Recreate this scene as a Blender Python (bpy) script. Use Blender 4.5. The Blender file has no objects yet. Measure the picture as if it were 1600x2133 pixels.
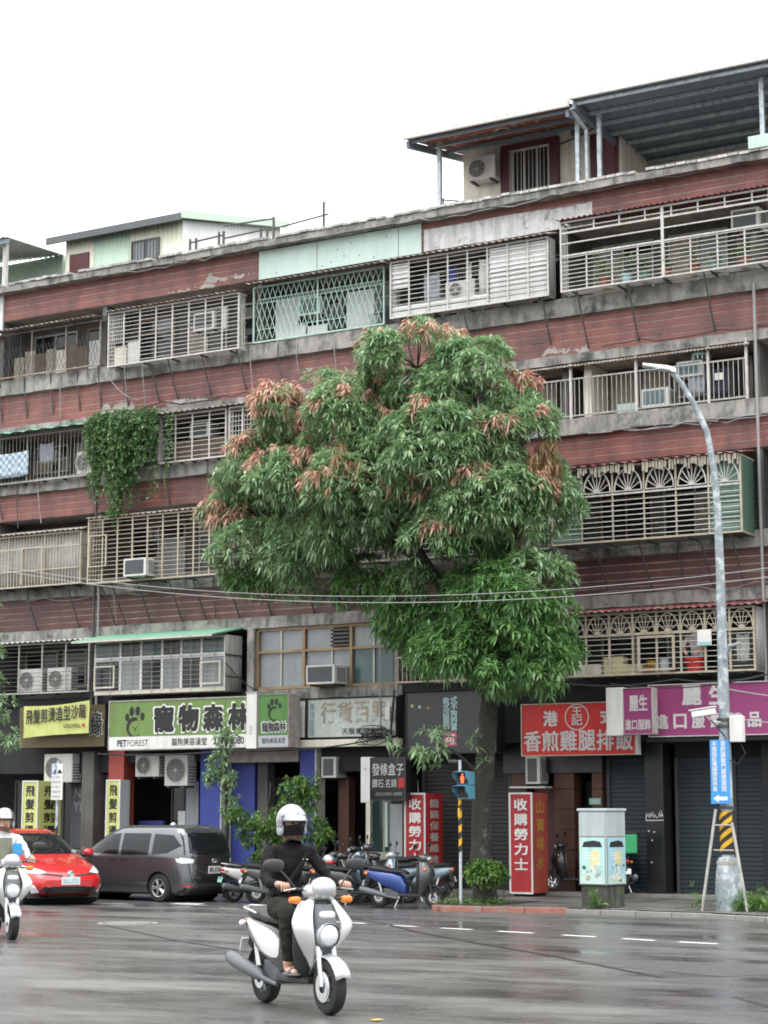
import bpy, bmesh, math, random
import numpy as np
from mathutils import Vector, Matrix, Quaternion
from mathutils.bvhtree import BVHTree
R = math.radians
rng = random.Random(7)
scn = bpy.context.scene
COL = scn.collection

# ---------------------------------------------------------------- camera
cam_data = bpy.data.cameras.new('camera')
cam = bpy.data.objects.new('camera', cam_data)
COL.objects.link(cam)
scn.camera = cam
cam.location = (0.0, -40.3, 1.62)
cam.rotation_euler = (R(90 + 9.0), 0.0, R(30.2))
cam_data.sensor_fit = 'VERTICAL'
cam_data.sensor_height = 36.0
cam_data.lens = 67.5
cam_data.clip_start = 0.3
cam_data.clip_end = 3000

# ---------------------------------------------------------------- overcast sky
SUN_EL, SUN_AZ = R(66), R(-20)          # soft sun behind thick cloud, on the street side
world = bpy.data.worlds.new('World')
scn.world = world
world.use_nodes = True
wn, wl = world.node_tree.nodes, world.node_tree.links
wn.clear()
w_out = wn.new('ShaderNodeOutputWorld')
w_bg = wn.new('ShaderNodeBackground')
w_sky = wn.new('ShaderNodeTexSky')
w_sky.sky_type = 'NISHITA'
w_sky.sun_disc = False
w_sky.sun_elevation = SUN_EL
w_sky.sun_rotation = R(180) + SUN_AZ
w_sky.dust_density = 5.0
w_hs = wn.new('ShaderNodeHueSaturation')
w_hs.inputs['Saturation'].default_value = 0.15
w_mix = wn.new('ShaderNodeMix')
w_mix.data_type = 'RGBA'
w_mix.inputs[0].default_value = 0.9
w_tc = wn.new('ShaderNodeTexCoord'); w_sep = wn.new('ShaderNodeSeparateXYZ')
w_grad = wn.new('ShaderNodeMapRange')                   # standard overcast sky: the zenith three times the horizon
w_grad.inputs[1].default_value = 0.0; w_grad.inputs[2].default_value = 1.0
w_grad.inputs[3].default_value = 8.0; w_grad.inputs[4].default_value = 24.0
w_deck = wn.new('ShaderNodeVectorMath'); w_deck.operation = 'MULTIPLY'; w_deck.inputs[1].default_value = (0.98, 1.0, 1.015)
wl.new(w_tc.outputs['Generated'], w_sep.inputs[0]); wl.new(w_sep.outputs[2], w_grad.inputs[0])
wl.new(w_grad.outputs[0], w_deck.inputs[0]); wl.new(w_deck.outputs[0], w_mix.inputs[7])
wl.new(w_sky.outputs[0], w_hs.inputs['Color'])
wl.new(w_hs.outputs[0], w_mix.inputs[6])
wl.new(w_mix.outputs[2], w_bg.inputs[0])
w_bg.inputs[1].default_value = 0.1
wl.new(w_bg.outputs[0], w_out.inputs[0])

sun_d = bpy.data.lights.new('sun', 'SUN')
sun_d.energy = 0.6
sun_d.angle = R(35)
sun_d.color = (1.0, 0.97, 0.93)
sun = bpy.data.objects.new('sun', sun_d)
COL.objects.link(sun)
sun.rotation_euler = (R(90) - SUN_EL, 0, SUN_AZ)

scn.view_settings.view_transform = 'Standard'
scn.view_settings.look = 'None'
scn.view_settings.gamma = 1.0
scn.view_settings.exposure = 0.85
scn.cycles.max_bounces = 4
scn.cycles.diffuse_bounces = 2
scn.cycles.glossy_bounces = 2
scn.cycles.transmission_bounces = 2
scn.cycles.filter_width = 1.8
scn.cycles.transparent_max_bounces = 6
scn.cycles.caustics_reflective = False
scn.cycles.caustics_refractive = False

# ---------------------------------------------------------------- mesh helpers
class MB:
    """collects faces, then links them as one mesh object"""
    def __init__(s):
        s.v, s.f, s.m = [], [], []
        s.cur = 0
    def add(s, vs, fs):
        o = len(s.v)
        s.v += [tuple(p) for p in vs]
        for f in fs:
            s.f.append(tuple(i + o for i in f)); s.m.append(s.cur)
        return s
    def box(s, x0, x1, y0, y1, z0, z1):
        vs = [(x, y, z) for x in (x0, x1) for y in (y0, y1) for z in (z0, z1)]
        return s.add(vs, [(0, 1, 3, 2), (4, 6, 7, 5), (0, 4, 5, 1), (2, 3, 7, 6), (0, 2, 6, 4), (1, 5, 7, 3)])
    def obox(s, c, size, M=None):
        hx, hy, hz = size[0] / 2, size[1] / 2, size[2] / 2
        vs = []
        for x in (-hx, hx):
            for y in (-hy, hy):
                for z in (-hz, hz):
                    p = Vector((x, y, z))
                    if M is not None: p = M @ p
                    vs.append(p + Vector(c))
        return s.add(vs, [(0, 1, 3, 2), (4, 6, 7, 5), (0, 4, 5, 1), (2, 3, 7, 6), (0, 2, 6, 4), (1, 5, 7, 3)])
    def tube(s, pts, r, n=6, cap=True):
        pts = [Vector(p) for p in pts]
        rs = r if isinstance(r, (list, tuple)) else [r] * len(pts)
        rings = []
        ref = None
        for i, p in enumerate(pts):
            a = pts[max(i - 1, 0)]; b = pts[min(i + 1, len(pts) - 1)]
            t = (b - a).normalized()
            if ref is None:
                ref = Vector((0, 0, 1)) if abs(t.z) < 0.9 else Vector((1, 0, 0))
            u = ref - t * ref.dot(t)
            if u.length < 1e-5: u = t.orthogonal()
            u.normalize(); ref = u
            w = t.cross(u)
            rings.append([p + (u * math.cos(2 * math.pi * k / n) + w * math.sin(2 * math.pi * k / n)) * rs[i] for k in range(n)])
        return s.loft(rings, cap)
    def loft(s, rings, cap=True):
        n = len(rings[0]); o = len(s.v)
        vs = [p for rg in rings for p in rg]; fs = []
        for i in range(len(rings) - 1):
            for k in range(n):
                k2 = (k + 1) % n
                fs.append((i * n + k, i * n + k2, (i + 1) * n + k2, (i + 1) * n + k))
        if cap:
            fs.append(tuple(range(n - 1, -1, -1)))
            fs.append(tuple((len(rings) - 1) * n + k for k in range(n)))
        return s.add(vs, fs)
    def grid(s, rows):
        n = len(rows[0])
        vs = [p for r_ in rows for p in r_]
        fs = [(i * n + k, i * n + k + 1, (i + 1) * n + k + 1, (i + 1) * n + k) for i in range(len(rows) - 1) for k in range(n - 1)]
        return s.add(vs, fs)
    def lathe(s, prof, c, axis='z', n=20):
        rings = []
        for (r, h) in prof:
            rg = []
            for k in range(n):
                a = 2 * math.pi * k / n
                x, y = r * math.cos(a), r * math.sin(a)
                p = {'z': (x, y, h), 'y': (x, h, y), 'x': (h, x, y)}[axis]
                rg.append((c[0] + p[0], c[1] + p[1], c[2] + p[2]))
            rings.append(rg)
        return s.loft(rings, False)
    def prism(s, poly, fn, d0, d1):
        a = [fn(p[0], p[1], d0) for p in poly]; b = [fn(p[0], p[1], d1) for p in poly]
        n = len(poly)
        fs = [tuple(range(n)), tuple(range(2 * n - 1, n - 1, -1))]
        fs += [(k, k + n, (k + 1) % n + n, (k + 1) % n) for k in range(n)]
        return s.add(a + b, fs)
    def mesh(s, name, mats, smooth=False):
        me = bpy.data.meshes.new(name)
        me.from_pydata([tuple(p) for p in s.v], [], s.f)
        for m in (mats if isinstance(mats, (list, tuple)) else [mats]):
            me.materials.append(M[m] if isinstance(m, str) else m)
        if any(s.m): me.polygons.foreach_set('material_index', s.m)
        me.update()
        bm = bmesh.new(); bm.from_mesh(me)
        bmesh.ops.recalc_face_normals(bm, faces=bm.faces)
        bm.to_mesh(me); bm.free()
        if smooth:
            me.polygons.foreach_set('use_smooth', [True] * len(me.polygons))
            try: me.set_sharp_from_angle(angle=R(40))
            except Exception: pass
        return me
    def build(s, name, mats, parent=None, smooth=False, bevel=0.0, sub=0):
        o = bpy.data.objects.new(name, s.mesh(name, mats, smooth))
        COL.objects.link(o)
        if parent is not None: attach(o, parent)
        if bevel:
            b = o.modifiers.new('b', 'BEVEL'); b.width = bevel; b.segments = 2; b.limit_method = 'ANGLE'
        if sub:
            b = o.modifiers.new('s', 'SUBSURF'); b.levels = sub; b.render_levels = sub
        return o

def attach(o, parent):
    """child keeps the world coordinates it was built in"""
    o.parent = parent
    o.matrix_parent_inverse = wmat(parent).inverted()
def wmat(p):
    m = p.matrix_basis.copy()
    return m if p.parent is None else wmat(p.parent) @ p.matrix_parent_inverse @ m

def tag(o, label, cat, group=None, kind=None):
    if label: o['label'] = label
    if cat: o['category'] = cat
    if group: o['group'] = group
    if kind: o['kind'] = kind
    return o
def thing(name, label, cat, loc=(0, 0, 0), group=None):
    o = bpy.data.objects.new(name, None)
    o.empty_display_size = 0.2
    COL.objects.link(o)
    o.location = loc
    return tag(o, label, cat, group)
def struct(o):
    o['kind'] = 'structure'; return o

_unit = {}
def bar(name, mat, x0, x1, y0, y1, z0, z1, parent):
    """a straight square bar; all bars of one material share one mesh"""
    if mat not in _unit:
        _unit[mat] = MB().box(-.5, .5, -.5, .5, -.5, .5).mesh('bar_' + mat, mat)
    o = bpy.data.objects.new(name, _unit[mat])
    COL.objects.link(o)
    o.location = ((x0 + x1) / 2, (y0 + y1) / 2, (z0 + z1) / 2)
    o.scale = (abs(x1 - x0), abs(y1 - y0), abs(z1 - z0))
    if parent is not None: attach(o, parent)
    return o
def rod(name, mat, a, b, r, parent, n=5):
    return MB().tube([a, b], r, n).build(name, mat, parent)
def box(name, mat, x0, x1, y0, y1, z0, z1, parent=None, bevel=0.0):
    return MB().box(x0, x1, y0, y1, z0, z1).build(name, mat, parent, bevel=bevel)

def copy_tree(o, parent=None):
    c = o.copy(); COL.objects.link(c)
    if parent is not None:
        c.parent = parent; c.matrix_parent_inverse = o.matrix_parent_inverse.copy()
    for ch in list(o.children): copy_tree(ch, c)
    return c

TMP = bpy.data.scenes.new('workshop')          # modifiers and letters are evaluated here, one object at a time
def evaluate(*objs):
    for o in objs:
        if o.name not in TMP.collection.objects: TMP.collection.objects.link(o)
    vl = TMP.view_layers[0]; vl.update()
    me = bpy.data.meshes.new_from_object(objs[0].evaluated_get(vl.depsgraph))
    for o in objs: TMP.collection.objects.unlink(o)
    return me
# ---- lettering -------------------------------------------------------
_txt = {}
def text_poly(body, bold=0.0, spacing=1.0, shear=0.0):
    key = (body, bold, spacing, shear)
    if key in _txt: return _txt[key]
    cu = bpy.data.curves.new('t', 'FONT')
    cu.body = body; cu.align_x = 'CENTER'; cu.space_line = spacing; cu.offset = bold; cu.shear = shear
    cu.resolution_u = 3
    o = bpy.data.objects.new('t', cu)
    me = evaluate(o)
    vs = np.array([v.co[:] for v in me.vertices]) if len(me.vertices) else np.zeros((1, 3))
    fs = [tuple(p.vertices) for p in me.polygons]
    bpy.data.objects.remove(o); bpy.data.curves.remove(cu); bpy.data.meshes.remove(me)
    _txt[key] = (vs, fs)
    return vs, fs
def lettering(body, mat, parent, o, w, h, r=(1, 0, 0), u=(0, 0, 1), off=0.006, bold=0.0, outline=0.0, spacing=1.0, shear=0.0, name='lettering'):
    """writing fitted into a w x h field whose lower left corner is o; r and u span the board"""
    vs, fs = text_poly(body, min(bold, 0.0), spacing, shear)
    vs = vs.copy(); vs[:, 2] = 0
    mn, mx = vs.min(0), vs.max(0)
    sx = w / max(mx[0] - mn[0], 1e-4); sy = h / max(mx[1] - mn[1], 1e-4)
    rv, uv = Vector(r), Vector(u); nv = rv.cross(uv)
    oo = Vector(o) + nv * off
    if bold > 0:      # a heavier weight: the same strokes laid down again a hair's breadth apart
        e = min(bold, .03); k_ = [(0, 0), (e, e), (-e, e), (e, -e), (-e, -e)] + ([(1.4 * e, 0), (-1.4 * e, 0), (0, 1.4 * e), (0, -1.4 * e)] if bold > .03 else [])
        n0 = len(vs); fs = [tuple(i + q * n0 for i in f) for q in range(len(k_)) for f in fs]
        vs = np.concatenate([vs + np.array([a * 1.2, b, 0.0003 * q / max(sx, 1e-4)]) for q, (a, b) in enumerate(k_)])
    mb = MB()
    mb.add([oo + rv * ((p[0] - mn[0]) * sx) + uv * ((p[1] - mn[1]) * sy) + nv * (p[2] * sx) for p in vs], fs)
    me = bpy.data.meshes.new(name); me.from_pydata([tuple(p) for p in mb.v], [], mb.f)
    me.materials.append(M[mat])
    ob = bpy.data.objects.new(name, me); COL.objects.link(ob)
    attach(ob, parent)
    return ob
def vert(s): return '\n'.join(s)

# ---------------------------------------------------------------- materials
M = {}
def pm(name, col, rough=0.7, var=0.12, scale=2.5, metal=0.0, bump=0.0, bscale=60.0, streak=None, sfac=0.5, sscale=(3.0, 3.0, 0.35),
       spec=0.5, coat=0.0, rnd=0.0, emit=0.0, spots=None, obj=False):
    """procedural paint / plaster / metal: base colour, cloudy variation, rain streaks, patches of wear, fine relief"""
    m = bpy.data.materials.new(name); m.use_nodes = True
    nt = m.node_tree; N, L = nt.nodes, nt.links
    b = N['Principled BSDF']
    b.inputs['Roughness'].default_value = rough
    b.inputs['Metallic'].default_value = metal
    b.inputs['Specular IOR Level'].default_value = spec
    b.inputs['Coat Weight'].default_value = coat
    b.inputs['Coat Roughness'].default_value = 0.05
    if obj:
        pos = N.new('ShaderNodeTexCoord').outputs['Object']
    else:
        pos = N.new('ShaderNodeNewGeometry').outputs['Position']
    rgb = N.new('ShaderNodeRGB'); rgb.outputs[0].default_value = (*col, 1)
    cur = rgb.outputs[0]
    def mixc(fac, a, bcol, mode='MIX'):
        x = N.new('ShaderNodeMix'); x.data_type = 'RGBA'; x.blend_type = mode
        if isinstance(fac, float): x.inputs[0].default_value = fac
        else: L.new(fac, x.inputs[0])
        L.new(a, x.inputs[6])
        if isinstance(bcol, tuple): x.inputs[7].default_value = (*bcol, 1)
        else: L.new(bcol, x.inputs[7])
        return x.outputs[2]
    def noise(sc, det=4.0, vec=None, rg=0.6):
        t = N.new('ShaderNodeTexNoise'); t.inputs['Scale'].default_value = sc; t.inputs['Detail'].default_value = det
        t.inputs['Roughness'].default_value = rg
        L.new(vec if vec is not None else pos, t.inputs['Vector'])
        return t.outputs['Fac']
    def ramp(f, a, c):
        r_ = N.new('ShaderNodeMapRange'); r_.inputs[1].default_value = a; r_.inputs[2].default_value = c
        L.new(f, r_.inputs[0]); return r_.outputs[0]
    if var:
        f = ramp(noise(scale, 5.0), 0.3, 0.7)
        g = N.new('ShaderNodeMapRange'); g.inputs[3].default_value = 1 - var; g.inputs[4].default_value = 1 + var
        L.new(f, g.inputs[0])
        hv = N.new('ShaderNodeHueSaturation'); L.new(g.outputs[0], hv.inputs['Value']); L.new(cur, hv.inputs['Color'])
        cur = hv.outputs[0]
    if rnd:
        oi = N.new('ShaderNodeObjectInfo')
        g = N.new('ShaderNodeMapRange'); g.inputs[3].default_value = 1 - rnd; g.inputs[4].default_value = 1 + rnd
        L.new(oi.outputs['Random'], g.inputs[0])
        hv = N.new('ShaderNodeHueSaturation'); L.new(g.outputs[0], hv.inputs['Value']); L.new(cur, hv.inputs['Color'])
        cur = hv.outputs[0]
    if spots:
        scol, sc, lo, hi = spots
        cur = mixc(ramp(noise(sc, 6.0, rg=0.7), lo, hi), cur, scol)
    if streak:
        mp = N.new('ShaderNodeMapping'); mp.inputs['Scale'].default_value = sscale
        L.new(pos, mp.inputs['Vector'])
        f1 = ramp(noise(2.0, 6.0, mp.outputs[0], 0.65), 0.45, 0.75)
        mu = N.new('ShaderNodeMath'); mu.operation = 'MULTIPLY'; mu.inputs[1].default_value = sfac
        L.new(f1, mu.inputs[0])
        cur = mixc(mu.outputs[0], cur, streak)
    L.new(cur, b.inputs['Base Color'])
    if bump:
        bp = N.new('ShaderNodeBump'); bp.inputs['Strength'].default_value = bump; bp.inputs['Distance'].default_value = 0.02
        L.new(noise(bscale, 4.0), bp.inputs['Height']); L.new(bp.outputs[0], b.inputs['Normal'])
    if emit:
        b.inputs['Emission Strength'].default_value = emit
        L.new(cur, b.inputs['Emission Color'])
    M[name] = m
    return m

DIRT = (0.045, 0.04, 0.035)
# the red facing tiles: courses are geometry, the narrow upright joints inside a course are relief
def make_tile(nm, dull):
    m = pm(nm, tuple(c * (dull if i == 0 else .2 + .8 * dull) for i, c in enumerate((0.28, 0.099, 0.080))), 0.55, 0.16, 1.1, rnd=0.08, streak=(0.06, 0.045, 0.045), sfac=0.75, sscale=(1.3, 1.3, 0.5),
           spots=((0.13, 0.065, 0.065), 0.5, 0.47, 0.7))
    nt = m.node_tree; N, L = nt.nodes, nt.links
    b = N['Principled BSDF']; src = b.inputs['Base Color'].links[0].from_socket
    br = N.new('ShaderNodeTexBrick')
    br.inputs['Color1'].default_value = (1, 1, 1, 1); br.inputs['Color2'].default_value = (0.84, 0.84, 0.86, 1)
    br.inputs['Mortar'].default_value = (0.62, 0.6, 0.6, 1)
    br.inputs['Scale'].default_value = 1.0; br.inputs['Mortar Size'].default_value = 0.004
    br.inputs['Brick Width'].default_value = 0.22; br.inputs['Row Height'].default_value = 0.0567
    pos = N.new('ShaderNodeNewGeometry')
    cb = N.new('ShaderNodeSeparateXYZ'); L.new(pos.outputs['Position'], cb.inputs[0])
    cc = N.new('ShaderNodeCombineXYZ'); L.new(cb.outputs[0], cc.inputs[0]); L.new(cb.outputs[2], cc.inputs[1])
    L.new(cc.outputs[0], br.inputs['Vector'])
    mx = N.new('ShaderNodeMix'); mx.data_type = 'RGBA'; mx.blend_type = 'MULTIPLY'; mx.inputs[0].default_value = 1.0
    L.new(src, mx.inputs[6]); L.new(br.outputs[0], mx.inputs[7]); L.new(mx.outputs[2], b.inputs['Base Color'])
make_tile('red_tile', 1.0); make_tile('red_tile_dull', 0.55)  # the second is a duller, darker copy for the lowest band
pm('mortar', (0.52, 0.44, 0.40), 0.9, 0.2, 2.0, streak=(0.08, 0.07, 0.065), sfac=0.85, sscale=(1.3, 1.3, 0.5), spots=((0.12, 0.09, 0.085), 0.5, 0.5, 0.7))
pm('concrete', (0.32, 0.308, 0.282), 0.9, 0.25, 1.6, bump=0.3, bscale=25, streak=(0.04, 0.04, 0.037), sfac=0.9, sscale=(2.6, 2.6, 0.7), spots=((0.09, 0.09, 0.085), 1.7, 0.5, 0.66))
pm('old_wall', (0.13, 0.127, 0.12), 0.9, 0.25, 1.2, streak=DIRT, sfac=0.6)
pm('cream_wall', (0.78, 0.74, 0.63), 0.85, 0.1, 1.2, streak=(0.25, 0.22, 0.18), sfac=0.4)
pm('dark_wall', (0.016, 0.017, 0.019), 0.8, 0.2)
pm('white_paint_patch', (0.58, 0.59, 0.58), 0.85, 0.16, 2.5, streak=(0.2, 0.19, 0.18), sfac=0.7, spots=((0.28, 0.26, 0.25), 3.0, 0.56, 0.64))
pm('bare_render', (0.36, 0.33, 0.30), 0.95, 0.25, 5.0, bump=0.5, bscale=20)
pm('mint_sheet', (0.50, 0.64, 0.58), 0.5, 0.05, 0.8, streak=(0.36, 0.40, 0.38), sfac=0.35)
pm('white_bar', (0.55, 0.54, 0.51), 0.5, 0.12, 4.0, streak=(0.25, 0.17, 0.11), sfac=0.55, sscale=(5, 5, 2))
pm('grey_bar', (0.40, 0.39, 0.36), 0.5, 0.15, 4.0, streak=(0.13, 0.10, 0.08), sfac=0.6, sscale=(5, 5, 2))
pm('cream_bar', (0.46, 0.41, 0.32), 0.5, 0.12, 4.0, streak=(0.24, 0.17, 0.10), sfac=0.5, sscale=(5, 5, 2))
pm('dark_bar', (0.07, 0.068, 0.065), 0.6, 0.2, 5.0)
pm('mint_bar', (0.42, 0.60, 0.52), 0.5, 0.12, 4.0, streak=(0.25, 0.22, 0.18), sfac=0.5)
pm('white_panel', (0.66, 0.67, 0.66), 0.6, 0.07, 1.5, streak=(0.34, 0.32, 0.3), sfac=0.4)
pm('green_panel', (0.15, 0.26, 0.20), 0.6, 0.15, 1.5, streak=(0.08, 0.12, 0.10), sfac=0.6)
pm('green_canvas', (0.16, 0.36, 0.24), 0.7, 0.12, 2.0, streak=(0.30, 0.42, 0.36), sfac=0.3)
pm('grey_sheet', (0.42, 0.43, 0.42), 0.5, 0.15, 2.0, metal=0.2, streak=(0.17, 0.14, 0.12), sfac=0.7, sscale=(6, 6, 0.5))
pm('rust_sheet', (0.26, 0.20, 0.16), 0.75, 0.3, 3.0, streak=(0.10, 0.06, 0.04), sfac=0.8, spots=((0.38, 0.37, 0.35), 2.2, 0.45, 0.6))
pm('red_sheet', (0.16, 0.04, 0.04), 0.6, 0.25, 2.0, spots=((0.30, 0.28, 0.26), 3.0, 0.55, 0.66))
pm('blue_steel', (0.17, 0.22, 0.26), 0.5, 0.1, 1.5, streak=(0.16, 0.15, 0.14), sfac=0.3)
pm('rusty_ceiling', (0.22, 0.06, 0.035), 0.8, 0.35, 2.0, spots=((0.42, 0.38, 0.33), 2.4, 0.56, 0.64))
pm('galvanised', (0.50, 0.55, 0.57), 0.45, 0.1, 6.0, metal=0.35, spots=((0.28, 0.32, 0.35), 7.0, 0.5, 0.62))
pm('fascia', (0.66, 0.66, 0.64), 0.6, 0.06, 1.0, streak=(0.35, 0.33, 0.30), sfac=0.4)
pm('shed_cream', (0.76, 0.76, 0.62), 0.55, 0.05, 1.0, streak=(0.45, 0.42, 0.32), sfac=0.35)
pm('shed_mint', (0.50, 0.64, 0.52), 0.55, 0.05, 1.0, streak=(0.32, 0.38, 0.32), sfac=0.3)
pm('maroon', (0.085, 0.02, 0.025), 0.5, 0.15)
pm('alu_frame', (0.45, 0.44, 0.41), 0.45, 0.1, 3.0, metal=0.2)
pm('cream_frame', (0.60, 0.58, 0.48), 0.5, 0.08, 3.0, streak=(0.3, 0.26, 0.2), sfac=0.3)
pm('wood_frame', (0.30, 0.21, 0.12), 0.6, 0.2, 4.0, streak=(0.12, 0.08, 0.05), sfac=0.5)
pm('glass_dark', (0.02, 0.024, 0.026), 0.08, 0.2, 0.7, spec=0.5)
pm('glass_grey', (0.24, 0.265, 0.275), 0.18, 0.12, 1.6, spec=0.6, streak=(0.14, 0.15, 0.15), sfac=0.5)
pm('glass_green', (0.06, 0.11, 0.11), 0.12, 0.15, 1.2, spec=0.6)
pm('curtain', (0.42, 0.38, 0.31), 0.9, 0.2, 3.0, streak=(0.2, 0.18, 0.15), sfac=0.5, sscale=(14, 14, 0.3))
pm('timber', (0.20, 0.15, 0.11), 0.85, 0.25, 3.0, streak=(0.08, 0.06, 0.05), sfac=0.7, sscale=(9, 9, 0.4))
pm('ac_white', (0.60, 0.60, 0.57), 0.5, 0.08, 2.0, streak=(0.34, 0.31, 0.27), sfac=0.4)
pm('ac_dark', (0.10, 0.11, 0.115), 0.5, 0.1, 3.0)
pm('ac_teal', (0.16, 0.24, 0.27), 0.4, 0.1, 3.0)
pm('rubber', (0.018, 0.018, 0.019), 0.8, 0.2, 6.0, obj=True)
pm('black_plastic', (0.022, 0.023, 0.025), 0.5, 0.15, 6.0, obj=True)
pm('grey_plastic', (0.11, 0.12, 0.125), 0.45, 0.1, 4.0, obj=True)
pm('seat_vinyl', (0.02, 0.02, 0.021), 0.55, 0.2, 8.0, bump=0.2, bscale=90, obj=True)
pm('chrome', (0.75, 0.76, 0.77), 0.12, 0.0, metal=1.0)
pm('alloy', (0.55, 0.56, 0.57), 0.3, 0.05, metal=0.8, obj=True)
pm('lamp_clear', (0.72, 0.75, 0.76), 0.08, 0.05, spec=0.8, coat=0.6, obj=True)
pm('lamp_red', (0.42, 0.012, 0.01), 0.12, 0.05, coat=0.6, obj=True)
pm('lamp_amber', (0.75, 0.20, 0.01), 0.15, 0.05, coat=0.5, obj=True)
pm('red_light_on', (1.0, 0.10, 0.03), 0.4, 0.0, emit=1.6)
pm('plate_white', (0.72, 0.73, 0.72), 0.45, 0.03, obj=True)
pm('plate_green', (0.28, 0.55, 0.46), 0.45, 0.03, obj=True)
pm('cable', (0.025, 0.025, 0.026), 0.7, 0.1)
pm('cable_grey', (0.30, 0.30, 0.295), 0.7, 0.1)
for nm, c in dict(ink=(0.015, 0.015, 0.016), paper=(0.78, 0.78, 0.75), sign_white=(0.72, 0.72, 0.69), sign_lime=(0.54, 0.58, 0.19),
                  sign_green=(0.155, 0.25, 0.07), sign_green2=(0.085, 0.22, 0.05), sign_red=(0.50, 0.025, 0.022), sign_red2=(0.42, 0.025, 0.03),
                  sign_purple=(0.27, 0.042, 0.15), sign_blue=(0.05, 0.31, 0.72), sign_black=(0.012, 0.0125, 0.014), sign_grey=(0.034, 0.036, 0.039),
                  sign_faded=(0.50, 0.55, 0.51), tan_letter=(0.30, 0.25, 0.18), letter_grey=(0.55, 0.53, 0.52), letter_dim=(0.36, 0.36, 0.36), gold_letter=(0.45, 0.24, 0.05),
                  cyan_letter=(0.45, 0.68, 0.64), pink=(0.62, 0.08, 0.22), blue_letter=(0.12, 0.30, 0.38), mud=(0.10, 0.075, 0.03), p_blue=(0.03, 0.20, 0.50), lilac=(0.13, 0.125, 0.15),
                  shop_blue=(0.035, 0.055, 0.27), shop_red=(0.38, 0.07, 0.05), tile_brown=(0.10, 0.045, 0.028), yellow=(0.72, 0.40, 0.02),
                  box_green=(0.04, 0.36, 0.14), cab_grey=(0.42, 0.46, 0.47), cab_sky=(0.42, 0.66, 0.62), cab_sky2=(0.36, 0.58, 0.66), cab_yel=(0.66, 0.62, 0.36),
                  signal_blue=(0.10, 0.30, 0.42), letter_white=(0.80, 0.80, 0.78)).items():
    st = tuple(x * 0.55 for x in c)
    pm(nm, c, 0.55 if nm not in ('sign_black', 'sign_grey') else 0.35, 0.09, 1.2, streak=st, sfac=0.45)
for nm in ('sign_faded', 'tan_letter'): 
    c = (0.50, 0.55, 0.51) if nm == 'sign_faded' else (0.30, 0.25, 0.18)
    pm(nm, c, 0.7, 0.1, 3.0, streak=(0.42, 0.43, 0.38), sfac=0.8, sscale=(4, 4, 0.8), spots=((0.58, 0.66, 0.66), 2.2, 0.5, 0.62))
pm('shutter', (0.013, 0.028, 0.037), 0.5, 0.15, 2.0, streak=(0.02, 0.025, 0.03), sfac=0.5)
pm('shutter_brown', (0.024, 0.021, 0.019), 0.55, 0.2, 2.0, streak=(0.02, 0.02, 0.02), sfac=0.5)
pm('bark', (0.038, 0.036, 0.03), 0.95, 0.35, 5.0, bump=0.9, bscale=14, streak=(0.05, 0.06, 0.035), sfac=0.6, spots=((0.16, 0.16, 0.14), 3.0, 0.58, 0.68))
pm('terracotta', (0.28, 0.10, 0.06), 0.8, 0.2)
pm('skin', (0.55, 0.33, 0.24), 0.55, 0.06, 8.0, obj=True)
pm('cloth_black', (0.014, 0.012, 0.014), 0.9, 0.25, 6.0, bump=0.3, bscale=30, spec=0.15, obj=True)
pm('cloth_olive', (0.026, 0.028, 0.022), 0.9, 0.25, 6.0, bump=0.3, bscale=30, spec=0.15, obj=True)
pm('cloth_white', (0.66, 0.66, 0.64), 0.9, 0.1, 6.0)
pm('cloth_blue', (0.05, 0.30, 0.58), 0.9, 0.1, 6.0)
pm('cloth_sage', (0.20, 0.20, 0.15), 0.9, 0.15, 6.0)
pm('cloth_navy', (0.03, 0.03, 0.06), 0.9, 0.2, 6.0)
pm('cloth_grey', (0.34, 0.37, 0.42), 0.9, 0.2, 6.0)
pm('helmet_silver', (0.30, 0.31, 0.33), 0.22, 0.05, 3.0, metal=0.8, coat=0.7, obj=True)
pm('hair', (0.012, 0.011, 0.01), 0.6, 0.1)
def paint(nm, c, metal=0.0, rough=0.3):
    pm(nm, c, rough, 0.03, 2.0, metal=metal, coat=0.9, obj=True)
paint('paint_red', (0.52, 0.012, 0.014)); paint('paint_grey', (0.135, 0.142, 0.152), 0.7, 0.22)
paint('paint_white', (0.74, 0.74, 0.72)); paint('paint_black', (0.016, 0.016, 0.018)); paint('paint_blue', (0.015, 0.05, 0.24), 0.2)
paint('paint_steel', (0.22, 0.30, 0.36), 0.5, 0.3); paint('paint_silver', (0.50, 0.52, 0.54), 0.6, 0.3); paint('paint_dgrey', (0.07, 0.075, 0.08), 0.2)
pm('car_glass', (0.012, 0.014, 0.016), 0.05, 0.0, spec=0.4)
def make_plaid():
    m = pm('plaid', (0.45, 0.55, 0.64), 0.9, 0.1, 4.0)
    N, L = m.node_tree.nodes, m.node_tree.links
    ch = N.new('ShaderNodeTexChecker'); ch.inputs['Scale'].default_value = 9.0
    ch.inputs[1].default_value = (0.55, 0.62, 0.66, 1); ch.inputs[2].default_value = (0.24, 0.32, 0.42, 1)
    g = N.new('ShaderNodeNewGeometry'); L.new(g.outputs['Position'], ch.inputs[0]); L.new(ch.outputs[0], N['Principled BSDF'].inputs['Base Color'])
make_plaid()
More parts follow.
